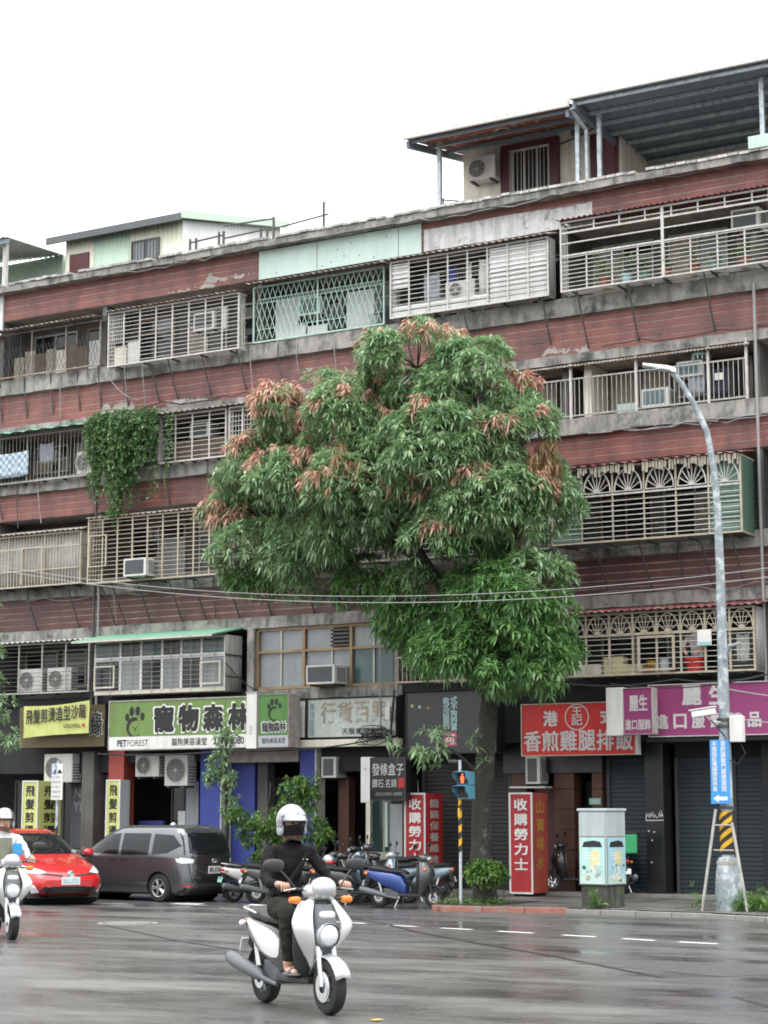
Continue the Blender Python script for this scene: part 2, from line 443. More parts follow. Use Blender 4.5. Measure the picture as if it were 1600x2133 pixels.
def leaf_mat(nm, dark, light, rough=0.38):
    m = bpy.data.materials.new(nm); m.use_nodes = True
    N, L = m.node_tree.nodes, m.node_tree.links; b = N['Principled BSDF']
    at = N.new('ShaderNodeAttribute'); at.attribute_name = 'shade'
    cr = N.new('ShaderNodeValToRGB'); cr.color_ramp.elements[0].color = (*dark, 1); cr.color_ramp.elements[1].color = (*light, 1)
    L.new(at.outputs['Fac'], cr.inputs[0]); L.new(cr.outputs[0], b.inputs['Base Color'])
    b.inputs['Roughness'].default_value = rough; b.inputs['Specular IOR Level'].default_value = 0.75
    tr = N.new('ShaderNodeBsdfTranslucent'); L.new(cr.outputs[0], tr.inputs[0])
    ms = N.new('ShaderNodeMixShader'); ms.inputs[0].default_value = 0.33
    L.new(b.outputs[0], ms.inputs[1]); L.new(tr.outputs[0], ms.inputs[2]); L.new(ms.outputs[0], N['Material Output'].inputs[0])
    M[nm] = m
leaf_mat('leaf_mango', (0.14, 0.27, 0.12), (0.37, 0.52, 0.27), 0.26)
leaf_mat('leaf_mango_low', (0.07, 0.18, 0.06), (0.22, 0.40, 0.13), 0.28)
leaf_mat('leaf_young', (0.48, 0.22, 0.16), (0.72, 0.46, 0.35), 0.45)
leaf_mat('leaf_dry', (0.22, 0.13, 0.06), (0.34, 0.22, 0.11), 0.7)
leaf_mat('leaf_bush', (0.05, 0.14, 0.03), (0.20, 0.34, 0.08))
leaf_mat('leaf_vine', (0.06, 0.16, 0.05), (0.22, 0.36, 0.14), 0.5)
# ================================================================ GROUND
KERB_Z = -0.25
def gz(y):
    """the road falls from its crown to the gutter"""
    if y > -6.2: return KERB_Z
    if y < -22: return 0.0
    return KERB_Z * (y + 22) / 15.8

def make_road_mat():
    m = bpy.data.materials.new('wet_asphalt'); m.use_nodes = True
    N, L = m.node_tree.nodes, m.node_tree.links; b = N['Principled BSDF']
    pos = N.new('ShaderNodeNewGeometry').outputs['Position']
    def noise(sc, det, vec=pos, rg=0.6):
        t = N.new('ShaderNodeTexNoise'); t.inputs['Scale'].default_value = sc; t.inputs['Detail'].default_value = det; t.inputs['Roughness'].default_value = rg
        L.new(vec, t.inputs['Vector']); return t.outputs['Fac']
    def rngm(f, a, c, d=0.0, e=1.0):
        r_ = N.new('ShaderNodeMapRange'); r_.inputs[1].default_value = a; r_.inputs[2].default_value = c; r_.inputs[3].default_value = d; r_.inputs[4].default_value = e
        L.new(f, r_.inputs[0]); return r_.outputs[0]
    mp = N.new('ShaderNodeMapping'); mp.inputs['Rotation'].default_value = (0, 0, R(-35)); mp.inputs['Scale'].default_value = (0.45, 1.0, 1.0)
    L.new(pos, mp.inputs[0])
    wet = rngm(noise(0.6, 9.0, mp.outputs[0], 0.68), 0.36, 0.62)           # 0 damp, 1 filmed with water
    grain = noise(70.0, 3.0)
    big = noise(0.35, 4.0)
    c1 = N.new('ShaderNodeMix'); c1.data_type = 'RGBA'
    c1.inputs[6].default_value = (0.125, 0.121, 0.115, 1); c1.inputs[7].default_value = (0.066, 0.065, 0.064, 1)
    L.new(wet, c1.inputs[0])
    c2 = N.new('ShaderNodeMix'); c2.data_type = 'RGBA'; c2.blend_type = 'MULTIPLY'; c2.inputs[0].default_value = 1.0
    L.new(c1.outputs[2], c2.inputs[6])
    g = rngm(grain, 0.3, 0.7, 0.62, 1.4); b2 = rngm(big, 0.3, 0.7, 0.82, 1.15)
    mm = N.new('ShaderNodeMath'); mm.operation = 'MULTIPLY'; L.new(g, mm.inputs[0]); L.new(b2, mm.inputs[1])
    L.new(mm.outputs[0], c2.inputs[7])
    L.new(c2.outputs[2], b.inputs['Base Color'])
    L.new(rngm(wet, 0, 1, 0.5, 0.14), b.inputs['Roughness'])
    bp = N.new('ShaderNodeBump'); bp.inputs['Distance'].default_value = 0.004
    L.new(rngm(wet, 0, 1, 0.55, 0.16), bp.inputs['Strength']); L.new(noise(45.0, 3.0), bp.inputs['Height']); L.new(bp.outputs[0], b.inputs['Normal'])
    M['wet_asphalt'] = m
make_road_mat()
pm('pavement', (0.155, 0.15, 0.14), 0.6, 0.25, 1.5, bump=0.2, bscale=40, spots=((0.07, 0.068, 0.064), 0.9, 0.48, 0.62))
pm('kerb_red', (0.30, 0.125, 0.095), 0.75, 0.2, 5.0, spots=((0.22, 0.19, 0.17), 4.0, 0.56, 0.64))
pm('kerb_grey', (0.24, 0.23, 0.215), 0.8, 0.2, 3.0)
pm('road_white', (0.62, 0.62, 0.60), 0.5, 0.08, 6.0, spots=((0.28, 0.27, 0.26), 9.0, 0.56, 0.62))
pm('tar', (0.03, 0.03, 0.03), 0.35, 0.2)
pm('cast_iron', (0.085, 0.083, 0.08), 0.65, 0.15, 4.0)
pm('soil', (0.05, 0.042, 0.03), 0.95, 0.3, 9.0, bump=0.8, bscale=30)

mb = MB()
ys = [-1500, -200, -60, -34, -22, -18, -14, -10, -6.2, -2.5, 30, 1500]
xs = [-1500, -120, -60, -40, -25, -12, 0, 20, 80, 1500]
mb.grid([[(x, y, gz(y)) for x in xs] for y in ys])
road = struct(mb.build('road', 'wet_asphalt'))

# pavement with the tree island standing out into the road; arcade floor behind it
edge = [(-60, -2.8), (-18.95, -2.8), (-18.85, -5.75), (-18.65, -5.95), (-16.1, -5.45), (-13.05, -5.75), (-11.7, -6.4), (-6.0, -8.2), (20, -9)]
mb = MB()
for (a, b) in zip(edge[:-1], edge[1:]):
    mb.add([(a[0], a[1], -0.15), (b[0], b[1], -0.15), (b[0], -0.35, -0.15), (a[0], -0.35, -0.15)], [(0, 1, 2, 3)])
pav = struct(mb.build('pavement', 'pavement'))
def kerb_run(a, b, mat, w=0.14, ht=0.105, n=None):
    av, bv = Vector((a[0], a[1], 0)), Vector((b[0], b[1], 0))
    d = bv - av; n = n or max(1, round(d.length / 0.8)); t = d.normalized(); nv = Vector((t.y, -t.x, 0))
    for i in range(n):
        p = av + d * (i / n) + t * 0.006; q = av + d * ((i + 1) / n) - t * 0.006
        m_ = MB(); z0, z1 = -0.32, KERB_Z + ht + rng.uniform(-.006, .006)
        pts = [p, q, q + nv * w, p + nv * w]
        m_.add([(v.x, v.y, z0) for v in pts] + [(v.x, v.y, z1) for v in pts], [(3, 2, 1, 0), (4, 5, 6, 7), (0, 1, 5, 4), (1, 2, 6, 5), (2, 3, 7, 6), (3, 0, 4, 7)])
        m_.build('kerb_stone', mat, kerb, bevel=0.012)
kerb = bpy.data.objects.new('kerb', None); COL.objects.link(kerb); struct(kerb)
kerb_run(edge[2], edge[1], 'kerb_red', w=-0.14)
kerb_run(edge[2], edge[3], 'kerb_red'); kerb_run(edge[3], edge[4], 'kerb_red')
kerb_run(edge[4], edge[5], 'kerb_grey', ht=0.09); kerb_run(edge[5], edge[6], 'kerb_grey', ht=0.08); kerb_run(edge[6], edge[7], 'kerb_grey', ht=0.08)
kerb_run((-44, -2.8), edge[1], 'kerb_grey')
# paving slabs on the nearer part of the pavement
pm('paving_slab', (0.165, 0.16, 0.15), 0.5, 0.22, 1.7, rnd=0.14, spots=((0.075, 0.072, 0.068), 1.1, 0.46, 0.62))
slab_me = MB().box(-.43, .43, -.43, .43, -.004, .012).mesh('slab', 'paving_slab')
def edge_y(x):
    for (a, b) in zip(edge[:-1], edge[1:]):
        if a[0] <= x <= b[0]: return a[1] + (b[1] - a[1]) * (x - a[0]) / max(b[0] - a[0], 1e-6)
    return -9
for i in range(12):
    for j in range(7):
        x, y = -21.6 + i * 0.88, -0.9 - j * 0.88
        if max(edge_y(x - .45), edge_y(x + .45)) > y - 0.6 or (-19.1 < x < -17.5 and y < -2.9): continue
        o = bpy.data.objects.new('paving_slab', slab_me); COL.objects.link(o); o.location = (x, y, -0.15); attach(o, pav)
box('tree_pit', 'soil', -19.0, -17.75, -5.6, -3.3, -0.20, -0.135, pav)
arc = struct(box('arcade_floor', 'pavement', -60, 10, -0.5, 8, -0.4, -0.06))
for i in range(24): box('step_edge', 'kerb_grey', -38 + i * 1.2 + .006, -36.8 + i * 1.2 - .006, -0.56, -0.497, -0.3, -0.052, arc, bevel=0.01)

# road markings: dashed lane line, parking bay marks, tar joint, manhole
def mark(pts, mat='road_white', name='lane_dash', dz=0.004):
    m_ = MB(); m_.add([(x, y, gz(y) + dz) for x, y in pts], [tuple(range(len(pts)))])
    o = m_.build(name, mat, road); return o
dash = [(-17.95, -11.75, -16.75, -12.15), (-16.15, -12.42, -15.5, -12.62), (-14.95, -12.8, -14.3, -13.0), (-13.75, -13.2, -13.0, -13.45), (-12.4, -13.7, -11.75, -13.95),
        (-11.25, -14.15, -10.65, -14.4), (-10.25, -14.5, -9.6, -14.7)]
for x0, y0, x1, y1 in dash:
    mark([(x0, y0 - .10), (x1, y1 - .10), (x1, y1 + .10), (x0, y0 + .10)])
for (x, y, w) in [(-26.4, -7.0, .9), (-24.7, -6.5, .7), (-23.4, -6.0, .7), (-22.3, -6.4, .5), (-24.2, -7.4, .5), (-22.9, -7.6, .5), (-21.7, -7.8, .5), (-25.4, -7.9, .6), (-20.7, -8.3, .5)]:
    mark([(x, y - .06), (x + w, y - .1), (x + w, y + .02), (x, y + .06)], name='parking_mark')
mark([(-27.2, -6.9), (-25.9, -6.85), (-25.9, -6.7), (-27.2, -6.75)], name='parking_mark')
mark([(-25.2, -6.2), (-24.4, -6.25), (-24.6, -5.7), (-25.3, -5.7)], name='parking_mark')
tj = MB()
jp = [(-18.3, -10.3), (-16.5, -12.0), (-14.6, -14.3), (-12.6, -16.4), (-10.4, -18.6), (-8.0, -21.2), (-5.2, -24.6), (-2, -28)]
for (a, b) in zip(jp[:-1], jp[1:]):
    tj.add([(a[0], a[1], gz(a[1]) + .005), (b[0], b[1], gz(b[1]) + .005), (b[0] + .06, b[1] + .05, gz(b[1]) + .005), (a[0] + .06, a[1] + .05, gz(a[1]) + .005)], [(0, 1, 2, 3)])
tj.build('tar_joint', 'tar', road)
tj = MB()
jp = [(-19.6, -15.5), (-16.0, -18.6), (-13.2, -20.6), (-11.8, -21.6)]
for (a, b) in zip(jp[:-1], jp[1:]):
    tj.add([(a[0], a[1], gz(a[1]) + .005), (b[0], b[1], gz(b[1]) + .005), (b[0] + .03, b[1] + .04, gz(b[1]) + .005), (a[0] + .03, a[1] + .04, gz(a[1]) + .005)], [(0, 1, 2, 3)])
tj.build('tar_joint', 'tar', road)
pm('asphalt_patch', (0.075, 0.074, 0.073), 0.4, 0.25, 3.0, bump=0.4, bscale=60)
for pts in [[(-15.6, -16.3), (-13.4, -17.2), (-12.6, -16.1), (-14.8, -15.2)], [(-9.4, -19.9), (-7.2, -21.0), (-6.6, -19.8), (-8.8, -18.8)], [(-20.5, -12.2), (-18.6, -12.9), (-18.2, -12.3), (-20.1, -11.6)]]:
    mark(pts, 'asphalt_patch', 'repair_patch', .003)
for sd, (x, y, a) in enumerate([(-9.8, -17.2, -.4), (-17.2, -17.2, -.2), (-11.0, -29.0, .3)]):
    r2 = random.Random(sd); ck = MB()
    for k in range(16):
        nx, ny = x + .22 * math.cos(a), y + .22 * math.sin(a); w = r2.uniform(.006, .016)
        ck.add([(x, y, gz(y) + .004), (nx, ny, gz(ny) + .004), (nx + w, ny + w, gz(ny) + .004), (x + w, y + w, gz(y) + .004)], [(0, 1, 2, 3)])
        x, y = nx, ny; a += r2.uniform(-.5, .5)
    ck.build('crack', 'tar', road)
# worn ghost of an old stop line
pm('ghost_line', (0.125, 0.122, 0.118), 0.55, 0.3, 5.0, spots=((0.085, 0.083, 0.08), 6.0, 0.42, 0.6))
mh = thing('manhole_cover', 'round cast iron manhole cover set in the wet road', 'manhole', (-19.75, -14.7, gz(-14.7)))
m_ = MB(); m_.lathe([(0.001, .006), (.40, .006), (.40, .002)], (-19.75, -14.7, gz(-14.7)), 'z', 28); m_.build('cover', 'cast_iron', mh)
m_ = MB(); m_.lathe([(.43, .003), (.43, .010), (.50, .010), (.50, .003)], (-19.75, -14.7, gz(-14.7)), 'z', 28); m_.build('ring', 'kerb_grey', mh)
m_ = MB()
for i in range(-4, 5):
    w = math.sqrt(.36 ** 2 - (i * .08) ** 2)
    m_.box(-19.75 - w, -19.75 + w, -14.7 + i * .08 - .02, -14.7 + i * .08 + .02, gz(-14.7) + .006, gz(-14.7) + .013)
m_.build('tread_ribs', 'kerb_grey', mh)
tag(mark([(-8.05, -26.7), (-7.98, -26.72), (-7.96, -26.62), (-8.03, -26.6)], 'yellow', 'fallen_leaf', .012), 'small yellow fallen leaf lying on the wet road', 'leaf')
bpy.data.objects['fallen_leaf'].parent = None
bpy.data.objects['fallen_leaf'].matrix_parent_inverse = Matrix()

# ================================================================ APARTMENT BUILDING
BX0, BX1 = -44.0, -8.0
bld = thing('apartment_building', 'long five-storey apartment block faced in dull red tiles with stained concrete ledges', 'building', (-24, 0, -0.1))
BAYS = [-40.0, -36.0, -32.35, -27.25, -23.1, -18.55, -13.85, -9.5]
# solid bands between the openings (floors + parapets), recessed behind the tile courses
bands = [(15.45, 16.2), (12.35, 13.25), (9.70, 10.40), (6.60, 7.45)]
blocks = [(15.45, 16.0), (12.12, 13.70), (9.70, 10.80), (6.30, 7.85), (3.30, 4.75)]
for z0, z1 in blocks:
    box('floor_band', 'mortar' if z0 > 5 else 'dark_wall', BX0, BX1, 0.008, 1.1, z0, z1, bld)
box('parapet', 'mortar', BX0, BX1, 0.008, 0.2, 16.0, 16.2, bld)
box('roof_slab', 'concrete', BX0, BX1, 1.1, 11, 15.6, 16.0, bld)
box('back_wall', 'old_wall', BX0, BX1, 1.1, 1.3, 3.3, 15.6, bld)
box('core', 'dark_wall', BX0, BX1, 1.3, 10.8, 3.31, 15.59, bld)
box('end_wall', 'concrete', BX0 - .2, BX0, 0.0, 11, -0.1, 16.2, bld); box('end_wall', 'concrete', BX1, BX1 + .2, 0.0, 11, -0.1, 16.2, bld)
for x in BAYS:
    for z0, z1 in [(13.70, 15.45), (10.80, 12.12), (7.85, 9.70), (4.75, 6.30)]:
        box('party_wall', 'old_wall', x - .07, x + .07, 0.06, 1.1, z0, z1, bld)
# tile courses
for bi, (z0, z1) in enumerate(bands):
    n = round((z1 - z0) / 0.17); h = (z1 - z0) / n
    for bx0, bx1 in zip(BAYS[:-1], BAYS[1:]):
        for k in range(n):
            zz = z0 + k * h
            j = rng.uniform(-.003, .003)
            bar('tile_course', 'red_tile' if bi < 3 else 'red_tile_dull', bx0, bx1 - .004, -0.004 + j, 0.005, zz + .012, zz + h - .012, bld)
# concrete ledges with uneven weathered edges
def ledge(name, mat, z0, z1, yf, x0=BX0, x1=BX1, amp=0.012, yb=0.034):
    m_ = MB(); n = int((x1 - x0) / 0.35); rows = []
    for k in range(n + 1):
        x = x0 + (x1 - x0) * k / n
        a, b_, c, d = (rng.uniform(-amp, amp) for _ in range(4))
        rows.append([(x, yb, z0 + a), (x, yf + b_, z0 + a), (x, yf + c, z1 + d), (x, yb, z1 + d)])
    m_.loft(rows, True)
    return m_.build(name, mat, bld)
ledge('ledge', 'concrete', 13.26, 13.69, -0.13); ledge('lintel', 'concrete', 12.125, 12.345, -0.09)
ledge('ledge', 'concrete', 10.41, 10.79, -0.13); ledge('ledge', 'concrete', 7.46, 7.84, -0.13)
ledge('beam', 'concrete', 6.305, 6.59, -0.12); ledge('ledge', 'concrete', 4.5, 4.745, -0.1, -27.3, -22.9); ledge('ledge', 'dark_wall', 4.55, 4.745, -0.08, BX0, -27.3); ledge('ledge', 'dark_wall', 4.55, 4.745, -0.08, -22.9, BX1)
ledge('cornice', 'concrete', 16.205, 16.38, -0.30, yb=0.34)
pm('coping', (0.50, 0.49, 0.46), 0.85, 0.25, 4.0, rnd=0.2, streak=DIRT, sfac=0.8)
cop = [MB().box(-.115, .115, -.34, .36, -.03, .035).mesh('coping', 'coping')]
for k in range(int((BX1 - BX0) / 0.25)):
    if rng.random() < 0.07: continue
    o = bpy.data.objects.new('coping_tile', cop[0]); COL.objects.link(o)
    o.location = (BX0 + .125 + k * .25, rng.uniform(-.015, .015), 16.415 + rng.uniform(-.006, .012)); o.rotation_euler = (rng.uniform(-.03, .03), rng.uniform(-.02, .02), rng.uniform(-.02, .02))
    attach(o, bld)
# patches where tiles have fallen or been painted over
def patch(name, mat, x0, x1, z0, z1, y=-0.012, jag=0.08, seed=1, steps=30):
    r2 = random.Random(seed); m_ = MB()
    a_, b_ = r2.random() * jag, r2.random() * jag * .4; top, bot = [], []
    for k in range(steps + 1):
        a_ = min(max(a_ + r2.uniform(-.35, .35) * jag, 0), jag); b_ = min(max(b_ + r2.uniform(-.3, .3) * jag, 0), jag * .5)
        e_ = 1 - min(1, min(k, steps - k) / 3)
        top.append((x0 + (x1 - x0) * k / steps, z1 - max(a_, e_ * (z1 - z0) * .6 * (jag > .06)))); bot.append((x0 + (x1 - x0) * k / steps, z0 + b_))
    for k in range(steps):
        m_.add([(bot[k][0], y, bot[k][1]), (bot[k + 1][0], y, bot[k][1]), (bot[k + 1][0], y, top[k][1]), (bot[k][0], y, top[k][1]),
                (bot[k][0], .02, bot[k][1]), (bot[k + 1][0], .02, bot[k][1]), (bot[k + 1][0], .02, top[k][1]), (bot[k][0], .02, top[k][1])],
               [(0, 1, 2, 3), (0, 4, 5, 1), (3, 2, 6, 7), (0, 3, 7, 4), (1, 5, 6, 2)])
    return m_.build(name, mat, bld)
patch('painted_patch', 'white_paint_patch', -22.3, -17.75, 15.44, 16.02, jag=0.05)
patch('bare_patch', 'bare_render', -28.95, -27.35, 15.55, 15.85, jag=0.2, seed=3)
patch('bare_patch', 'bare_render', -30.2, -28.6, 15.44, 15.6, jag=0.14, seed=5)
patch('bare_patch', 'bare_render', -19.1, -17.9, 12.34, 12.62, jag=0.2, seed=6)
patch('bare_patch', 'bare_render', -32.4, -31.2, 12.34, 12.66, jag=0.25, seed=7)
patch('bare_patch', 'bare_render', -30.2, -28.8, 12.34, 12.52, jag=0.15, seed=8)
for i, (x0, x1) in enumerate([(-27.2, -25.42), (-25.4, -23.02), (-23.0, -22.36)]):
    box('cladding_panel', 'mint_sheet', x0, x1, -0.05, -0.012, 15.42, 16.18, bld)
for k in range(9):
    x = rng.uniform(-27, -22.6); z = rng.uniform(15.5, 16.1)
    MB().lathe([(.001, -.058), (.018, -.056), (.018, -.05)], (x, 0, z), 'y', 8).build('rivet', 'dark_bar', bld)
# white neighbour strip at the far end, downpipes
box('white_pier', 'white_panel', -36.15, -35.92, -0.06, 0.0, 15.0, 16.2, bld)
for x, z0, z1, mt in [(-32.28, 4.5, 10.6, 'dark_bar'), (-13.78, 4.5, 13.4, 'cable_grey'), (-22.98, 3.4, 6.3, 'cable_grey'), (-32.12, 4.4, 8.0, 'cable_grey')]:
    MB().tube([(x, -.2, z0), (x, -.2, z1)], .035, 8).build('downpipe', mt, bld, smooth=True)

# windows of the recessed rear walls: frame with panes
def window(x0, x1, z0, z1, y=1.1, n=2, fm='alu_frame', glass=None, transom=0.0, proud=0.05, fw=0.05, parent=None):
    m_ = MB(); yf = y - proud
    m_.box(x0, x1, yf, y - .002, z1 - fw, z1); m_.box(x0, x1, yf, y - .002, z0, z0 + fw)
    m_.box(x0, x0 + fw, yf, y - .002, z0 + fw, z1 - fw); m_.box(x1 - fw, x1, yf, y - .002, z0 + fw, z1 - fw)
    w = (x1 - x0 - fw) / n
    for k in range(1, n): m_.box(x0 + k * w, x0 + k * w + fw, yf + .004, y - .002, z0 + fw, z1 - fw)
    zt = None
    if transom:
        zt = z1 - transom; m_.box(x0 + fw, x1 - fw, yf + .002, y - .003, zt - fw / 2, zt + fw / 2)
    f = m_.build('window', fm, parent or bld)
    for k in range(n):
        a, b_ = x0 + k * w + fw, x0 + (k + 1) * w
        for (c, d) in ([(z0 + fw, z1 - fw)] if zt is None else [(z0 + fw, zt - fw / 2), (zt + fw / 2, z1 - fw)]):
            g = glass if isinstance(glass, str) else rng.choice(glass or ['glass_dark', 'glass_dark', 'glass_dark', 'glass_grey', 'curtain'])
            box('pane', g, a, b_, y - .022 - .002 * (k % 2), y - .006, c, d, f)
    return f
for bx0, bx1 in zip(BAYS[:-1], BAYS[1:]):
    for zi, (z0, z1) in enumerate([(13.72, 15.3), (10.82, 12.05), (7.87, 9.5), (4.77, 6.25)]):
        if zi == 1 and bx1 > -14.5: continue
        if zi == 3 and abs(bx0 + 27.25) < .1: continue
        x = bx0 + rng.uniform(.25, .45)
        while x < bx1 - .7:
            w = min(rng.uniform(1.1, 2.0), bx1 - .2 - x)
            if rng.random() < .22:
                box('door', rng.choice(['timber', 'cream_frame', 'alu_frame']), x, x + min(w, .9), 1.05, 1.098, z0, z1 - .1, bld)
                x += min(w, .9) + .2
            else:
                window(x, x + w, z0 + rng.choice([.05, .05, .35]), z1 - .1, n=2 if w > 1.2 else 1, fm=rng.choice(['alu_frame', 'alu_frame', 'cream_frame', 'wood_frame']), transom=rng.choice([0, .4]))
                x += w + rng.uniform(.15, .5)
# fourth floor right: the open balcony, its pale screens and frames
for x0, x1, g, fm in [(-19.9, -19.2, 'curtain', 'wood_frame'), (-19.1, -18.2, 'curtain', 'wood_frame'), (-17.85, -17.1, 'curtain', 'wood_frame'), (-17.0, -16.3, 'curtain', 'alu_frame'), (-16.2, -15.1, 'glass_dark', 'cream_frame'), (-14.9, -14.3, 'curtain', 'alu_frame')]:
    window(x0, x1, 10.95 if g != 'glass_dark' else 11.25, 12.05, n=1, fm=fm, glass=g, transom=.0)
box('pier', 'cream_wall', -18.1, -17.92, 0.15, 1.09, 10.8, 12.11, bld)

# second floor: flush glazing with tan mullions
m_ = MB()
gx = [-27.1, -25.72, -24.35, -23.08]
m_.box(gx[0], gx[-1], -.06, .02, 6.22, 6.30); m_.box(gx[0], gx[-1], -.06, .02, 4.75, 4.82); m_.box(gx[0], gx[-1], -.075, .02, 5.66, 5.72)
for i, x in enumerate(gx): m_.box(x - .035, x + .035, -.085, .02, 4.82, 6.22)
glz = m_.build('glazing', 'wood_frame', bld)
for i in range(3):
    xm = (gx[i] + gx[i + 1]) / 2 + (.12 if i == 1 else 0)
    for (a, b_) in [(gx[i] + .035, xm), (xm, gx[i + 1] - .035)]:
        for (c, d) in [(4.82, 5.66), (5.72, 6.22)]:
            if i == 1 and a == xm and c > 5.7: continue
            box('pane', 'glass_grey' if not (i == 2 and c < 5.5) else 'glass_green', a + .02, b_ - .02, -.005, .01, c, d, glz)
        box('glazing_bar', 'alu_frame', b_ - .02, b_ + .02, -.05, .012, 4.82, 6.22, glz)
for k in range(5): box('louvre', 'dark_bar', -24.95, -24.4, -.05, .0, 5.75 + k * .095, 5.81 + k * .095, glz)
box('column', 'concrete', -27.32, -27.12, -.22, .034, 3.3, 6.30, bld)
# ================================================================ CORRUGATED SHEET
def corrugated(p0, p1, q0, q1, pitch=0.18, amp=0.022, n_min=6, sag=0.0):
    """sheet spanned by edge p0->p1 (upper) and q0->q1 (lower); waves run across the p direction"""
    p0, p1, q0, q1 = map(Vector, (p0, p1, q0, q1))
    nn = max(n_min, int((p1 - p0).length / pitch) * 4)
    nv = (p1 - p0).cross(q0 - p0).normalized()
    if nv.z < 0: nv = -nv
    rows = []
    for k in range(nn + 1):
        t = k / nn; d = nv * (amp * math.sin(2 * math.pi * t * (p1 - p0).length / pitch))
        a, b = p0.lerp(p1, t) + d, q0.lerp(q1, t) + d
        rows.append([a, a.lerp(b, .5) - Vector((0, 0, sag)), b + Vector((0, 0, rng.uniform(-.008, .008)))])
    return MB().grid(rows)
def sheet(name, mat, parent, *a, **k):
    o = corrugated(*a, **k).build(name, mat, parent, smooth=True)
    m_ = o.modifiers.new('t', 'SOLIDIFY'); m_.thickness = 0.008
    return o

# ================================================================ ROOFTOP
# right: a flat-roofed rooftop house under a big steel canopy
rh = thing('rooftop_house', 'cream rooftop house with maroon window surround on top of the block', 'house', (-20, 3, 16))
box('wall', 'cream_wall', -22.35, -17.9, 2.2, 6.5, 16.0, 18.9, rh)
box('wall', 'cream_wall', -17.88, -14.5, 4.0, 6.5, 16.0, 18.8, rh)
sw = MB(); sw.box(-21.2, -20.95, 2.06, 2.19, 17.0, 18.62); sw.box(-19.82, -19.58, 2.06, 2.19, 17.0, 18.62); sw.box(-20.95, -19.82, 2.06, 2.19, 18.5, 18.62)
sw.build('window_surround', 'maroon', rh)
w_ = window(-20.94, -19.83, 17.0, 18.48, y=2.19, n=3, fm='white_panel', glass='glass_dark', parent=rh)
for k in range(11): bar('window_bar', 'white_bar', -20.92 + k * .107, -20.905 + k * .107, 2.02, 2.035, 17.05, 18.46, rh)
d_ = box('door', 'maroon', -18.72, -17.98, 2.13, 2.19, 16.1, 18.5, rh)
for x0, x1 in [(-18.66, -18.38), (-18.32, -18.04)]: box('panel', 'maroon', x0, x1, 2.11, 2.129, 16.3, 18.35, d_)
box('meter_box', 'ac_dark', -19.2, -18.98, 2.05, 2.19, 18.55, 18.8, rh)
MB().tube([(-19.6, 2.15, 18.4), (-19.0, 2.1, 18.5), (-18.3, 2.1, 18.75), (-17.9, 2.1, 18.9)], .02, 6).build('cable', 'cable', rh)

def canopy(name, label, x0, x1, yf, yb, zf, zb, ceil_mat, posts, beams, pur='blue_steel'):
    t = thing(name, label, 'canopy', ((x0 + x1) / 2, yf, 16.4))
    sheet('roof_sheet', ceil_mat, t, (x0, yf, zf), (x1, yf, zf), (x0, yb, zb), (x1, yb, zb), pitch=.3, amp=.02)
    sheet('top_sheet', 'grey_sheet', t, (x0, yf, zf + .09), (x1, yf, zf + .09), (x0, yb, zb + .09), (x1, yb, zb + .09), pitch=.3, amp=.02)
    MB().box(x0 - .03, x1 + .03, yf - .09, yf - .02, zf - .03, zf + .14).build('gutter', 'fascia', t, bevel=.015)
    for k in range(beams):
        f = k / (beams - 1); y = yf + .12 + (yb - yf - .24) * f; z = zf + (zb - zf) * (y - yf) / (yb - yf)
        bar('purlin', pur, x0, x1, y - .03, y + .03, z - .12, z - .035, t)
    for x in (x0 + .06, x1 - .06):
        MB().loft([[(x - .04, yf + .02, zf - .06), (x + .04, yf + .02, zf - .06), (x + .04, yf + .02, zf - .24), (x - .04, yf + .02, zf - .24)],
                   [(x - .04, yb, zb - .06), (x + .04, yb, zb - .06), (x + .04, yb, zb - .24), (x - .04, yb, zb - .24)]]).build('rafter', 'blue_steel', t)
    for x, y in posts:
        z = zf + (zb - zf) * (y - yf) / (yb - yf)
        bar('post', 'galvanised', x - .05, x + .05, y - .05, y + .05, 16.0, z - .1, t)
    return t
c1_ = canopy('roof_canopy', 'rusty red steel canopy over the cream rooftop house', -22.7, -18.2, -0.25, 3.0, 18.36, 18.95, 'rusty_ceiling', [(-22.1, .45), (-17.95 - .35, .45)], 4)
c2_ = canopy('roof_canopy', 'large blue-grey steel canopy with ribbed underside at the roof corner', -18.1, -9.0, -0.35, 6.0, 18.48, 18.1, 'blue_steel', [(-17.75, .5), (-13.62, .3), (-9.2, .3)], 10, 'galvanised')
MB().tube([(-18.15, -.25, 18.3), (-18.1, -.05, 18.15), (-18.05, .4, 17.95), (-18.05, .42, 16.3)], .05, 8).build('downpipe', 'galvanised', c2_, smooth=True)
box('parapet_box', 'mint_sheet', -13.75, -13.0, -.36, .1, 16.46, 16.75, bld)
rl = thing('roof_railing', 'dark low pipe railing beside the cream rooftop house', 'railing', (-22, .6, 16.4))
for z in (16.75, 16.9): rod('rail', 'dark_bar', (-22.1, .5, z), (-20.9, 1.6, z), .02, rl)
for p in [(-22.05, .55), (-21.2, 1.3)]: rod('post', 'dark_bar', (p[0], p[1], 16.4), (p[0], p[1], 16.95), .02, rl)

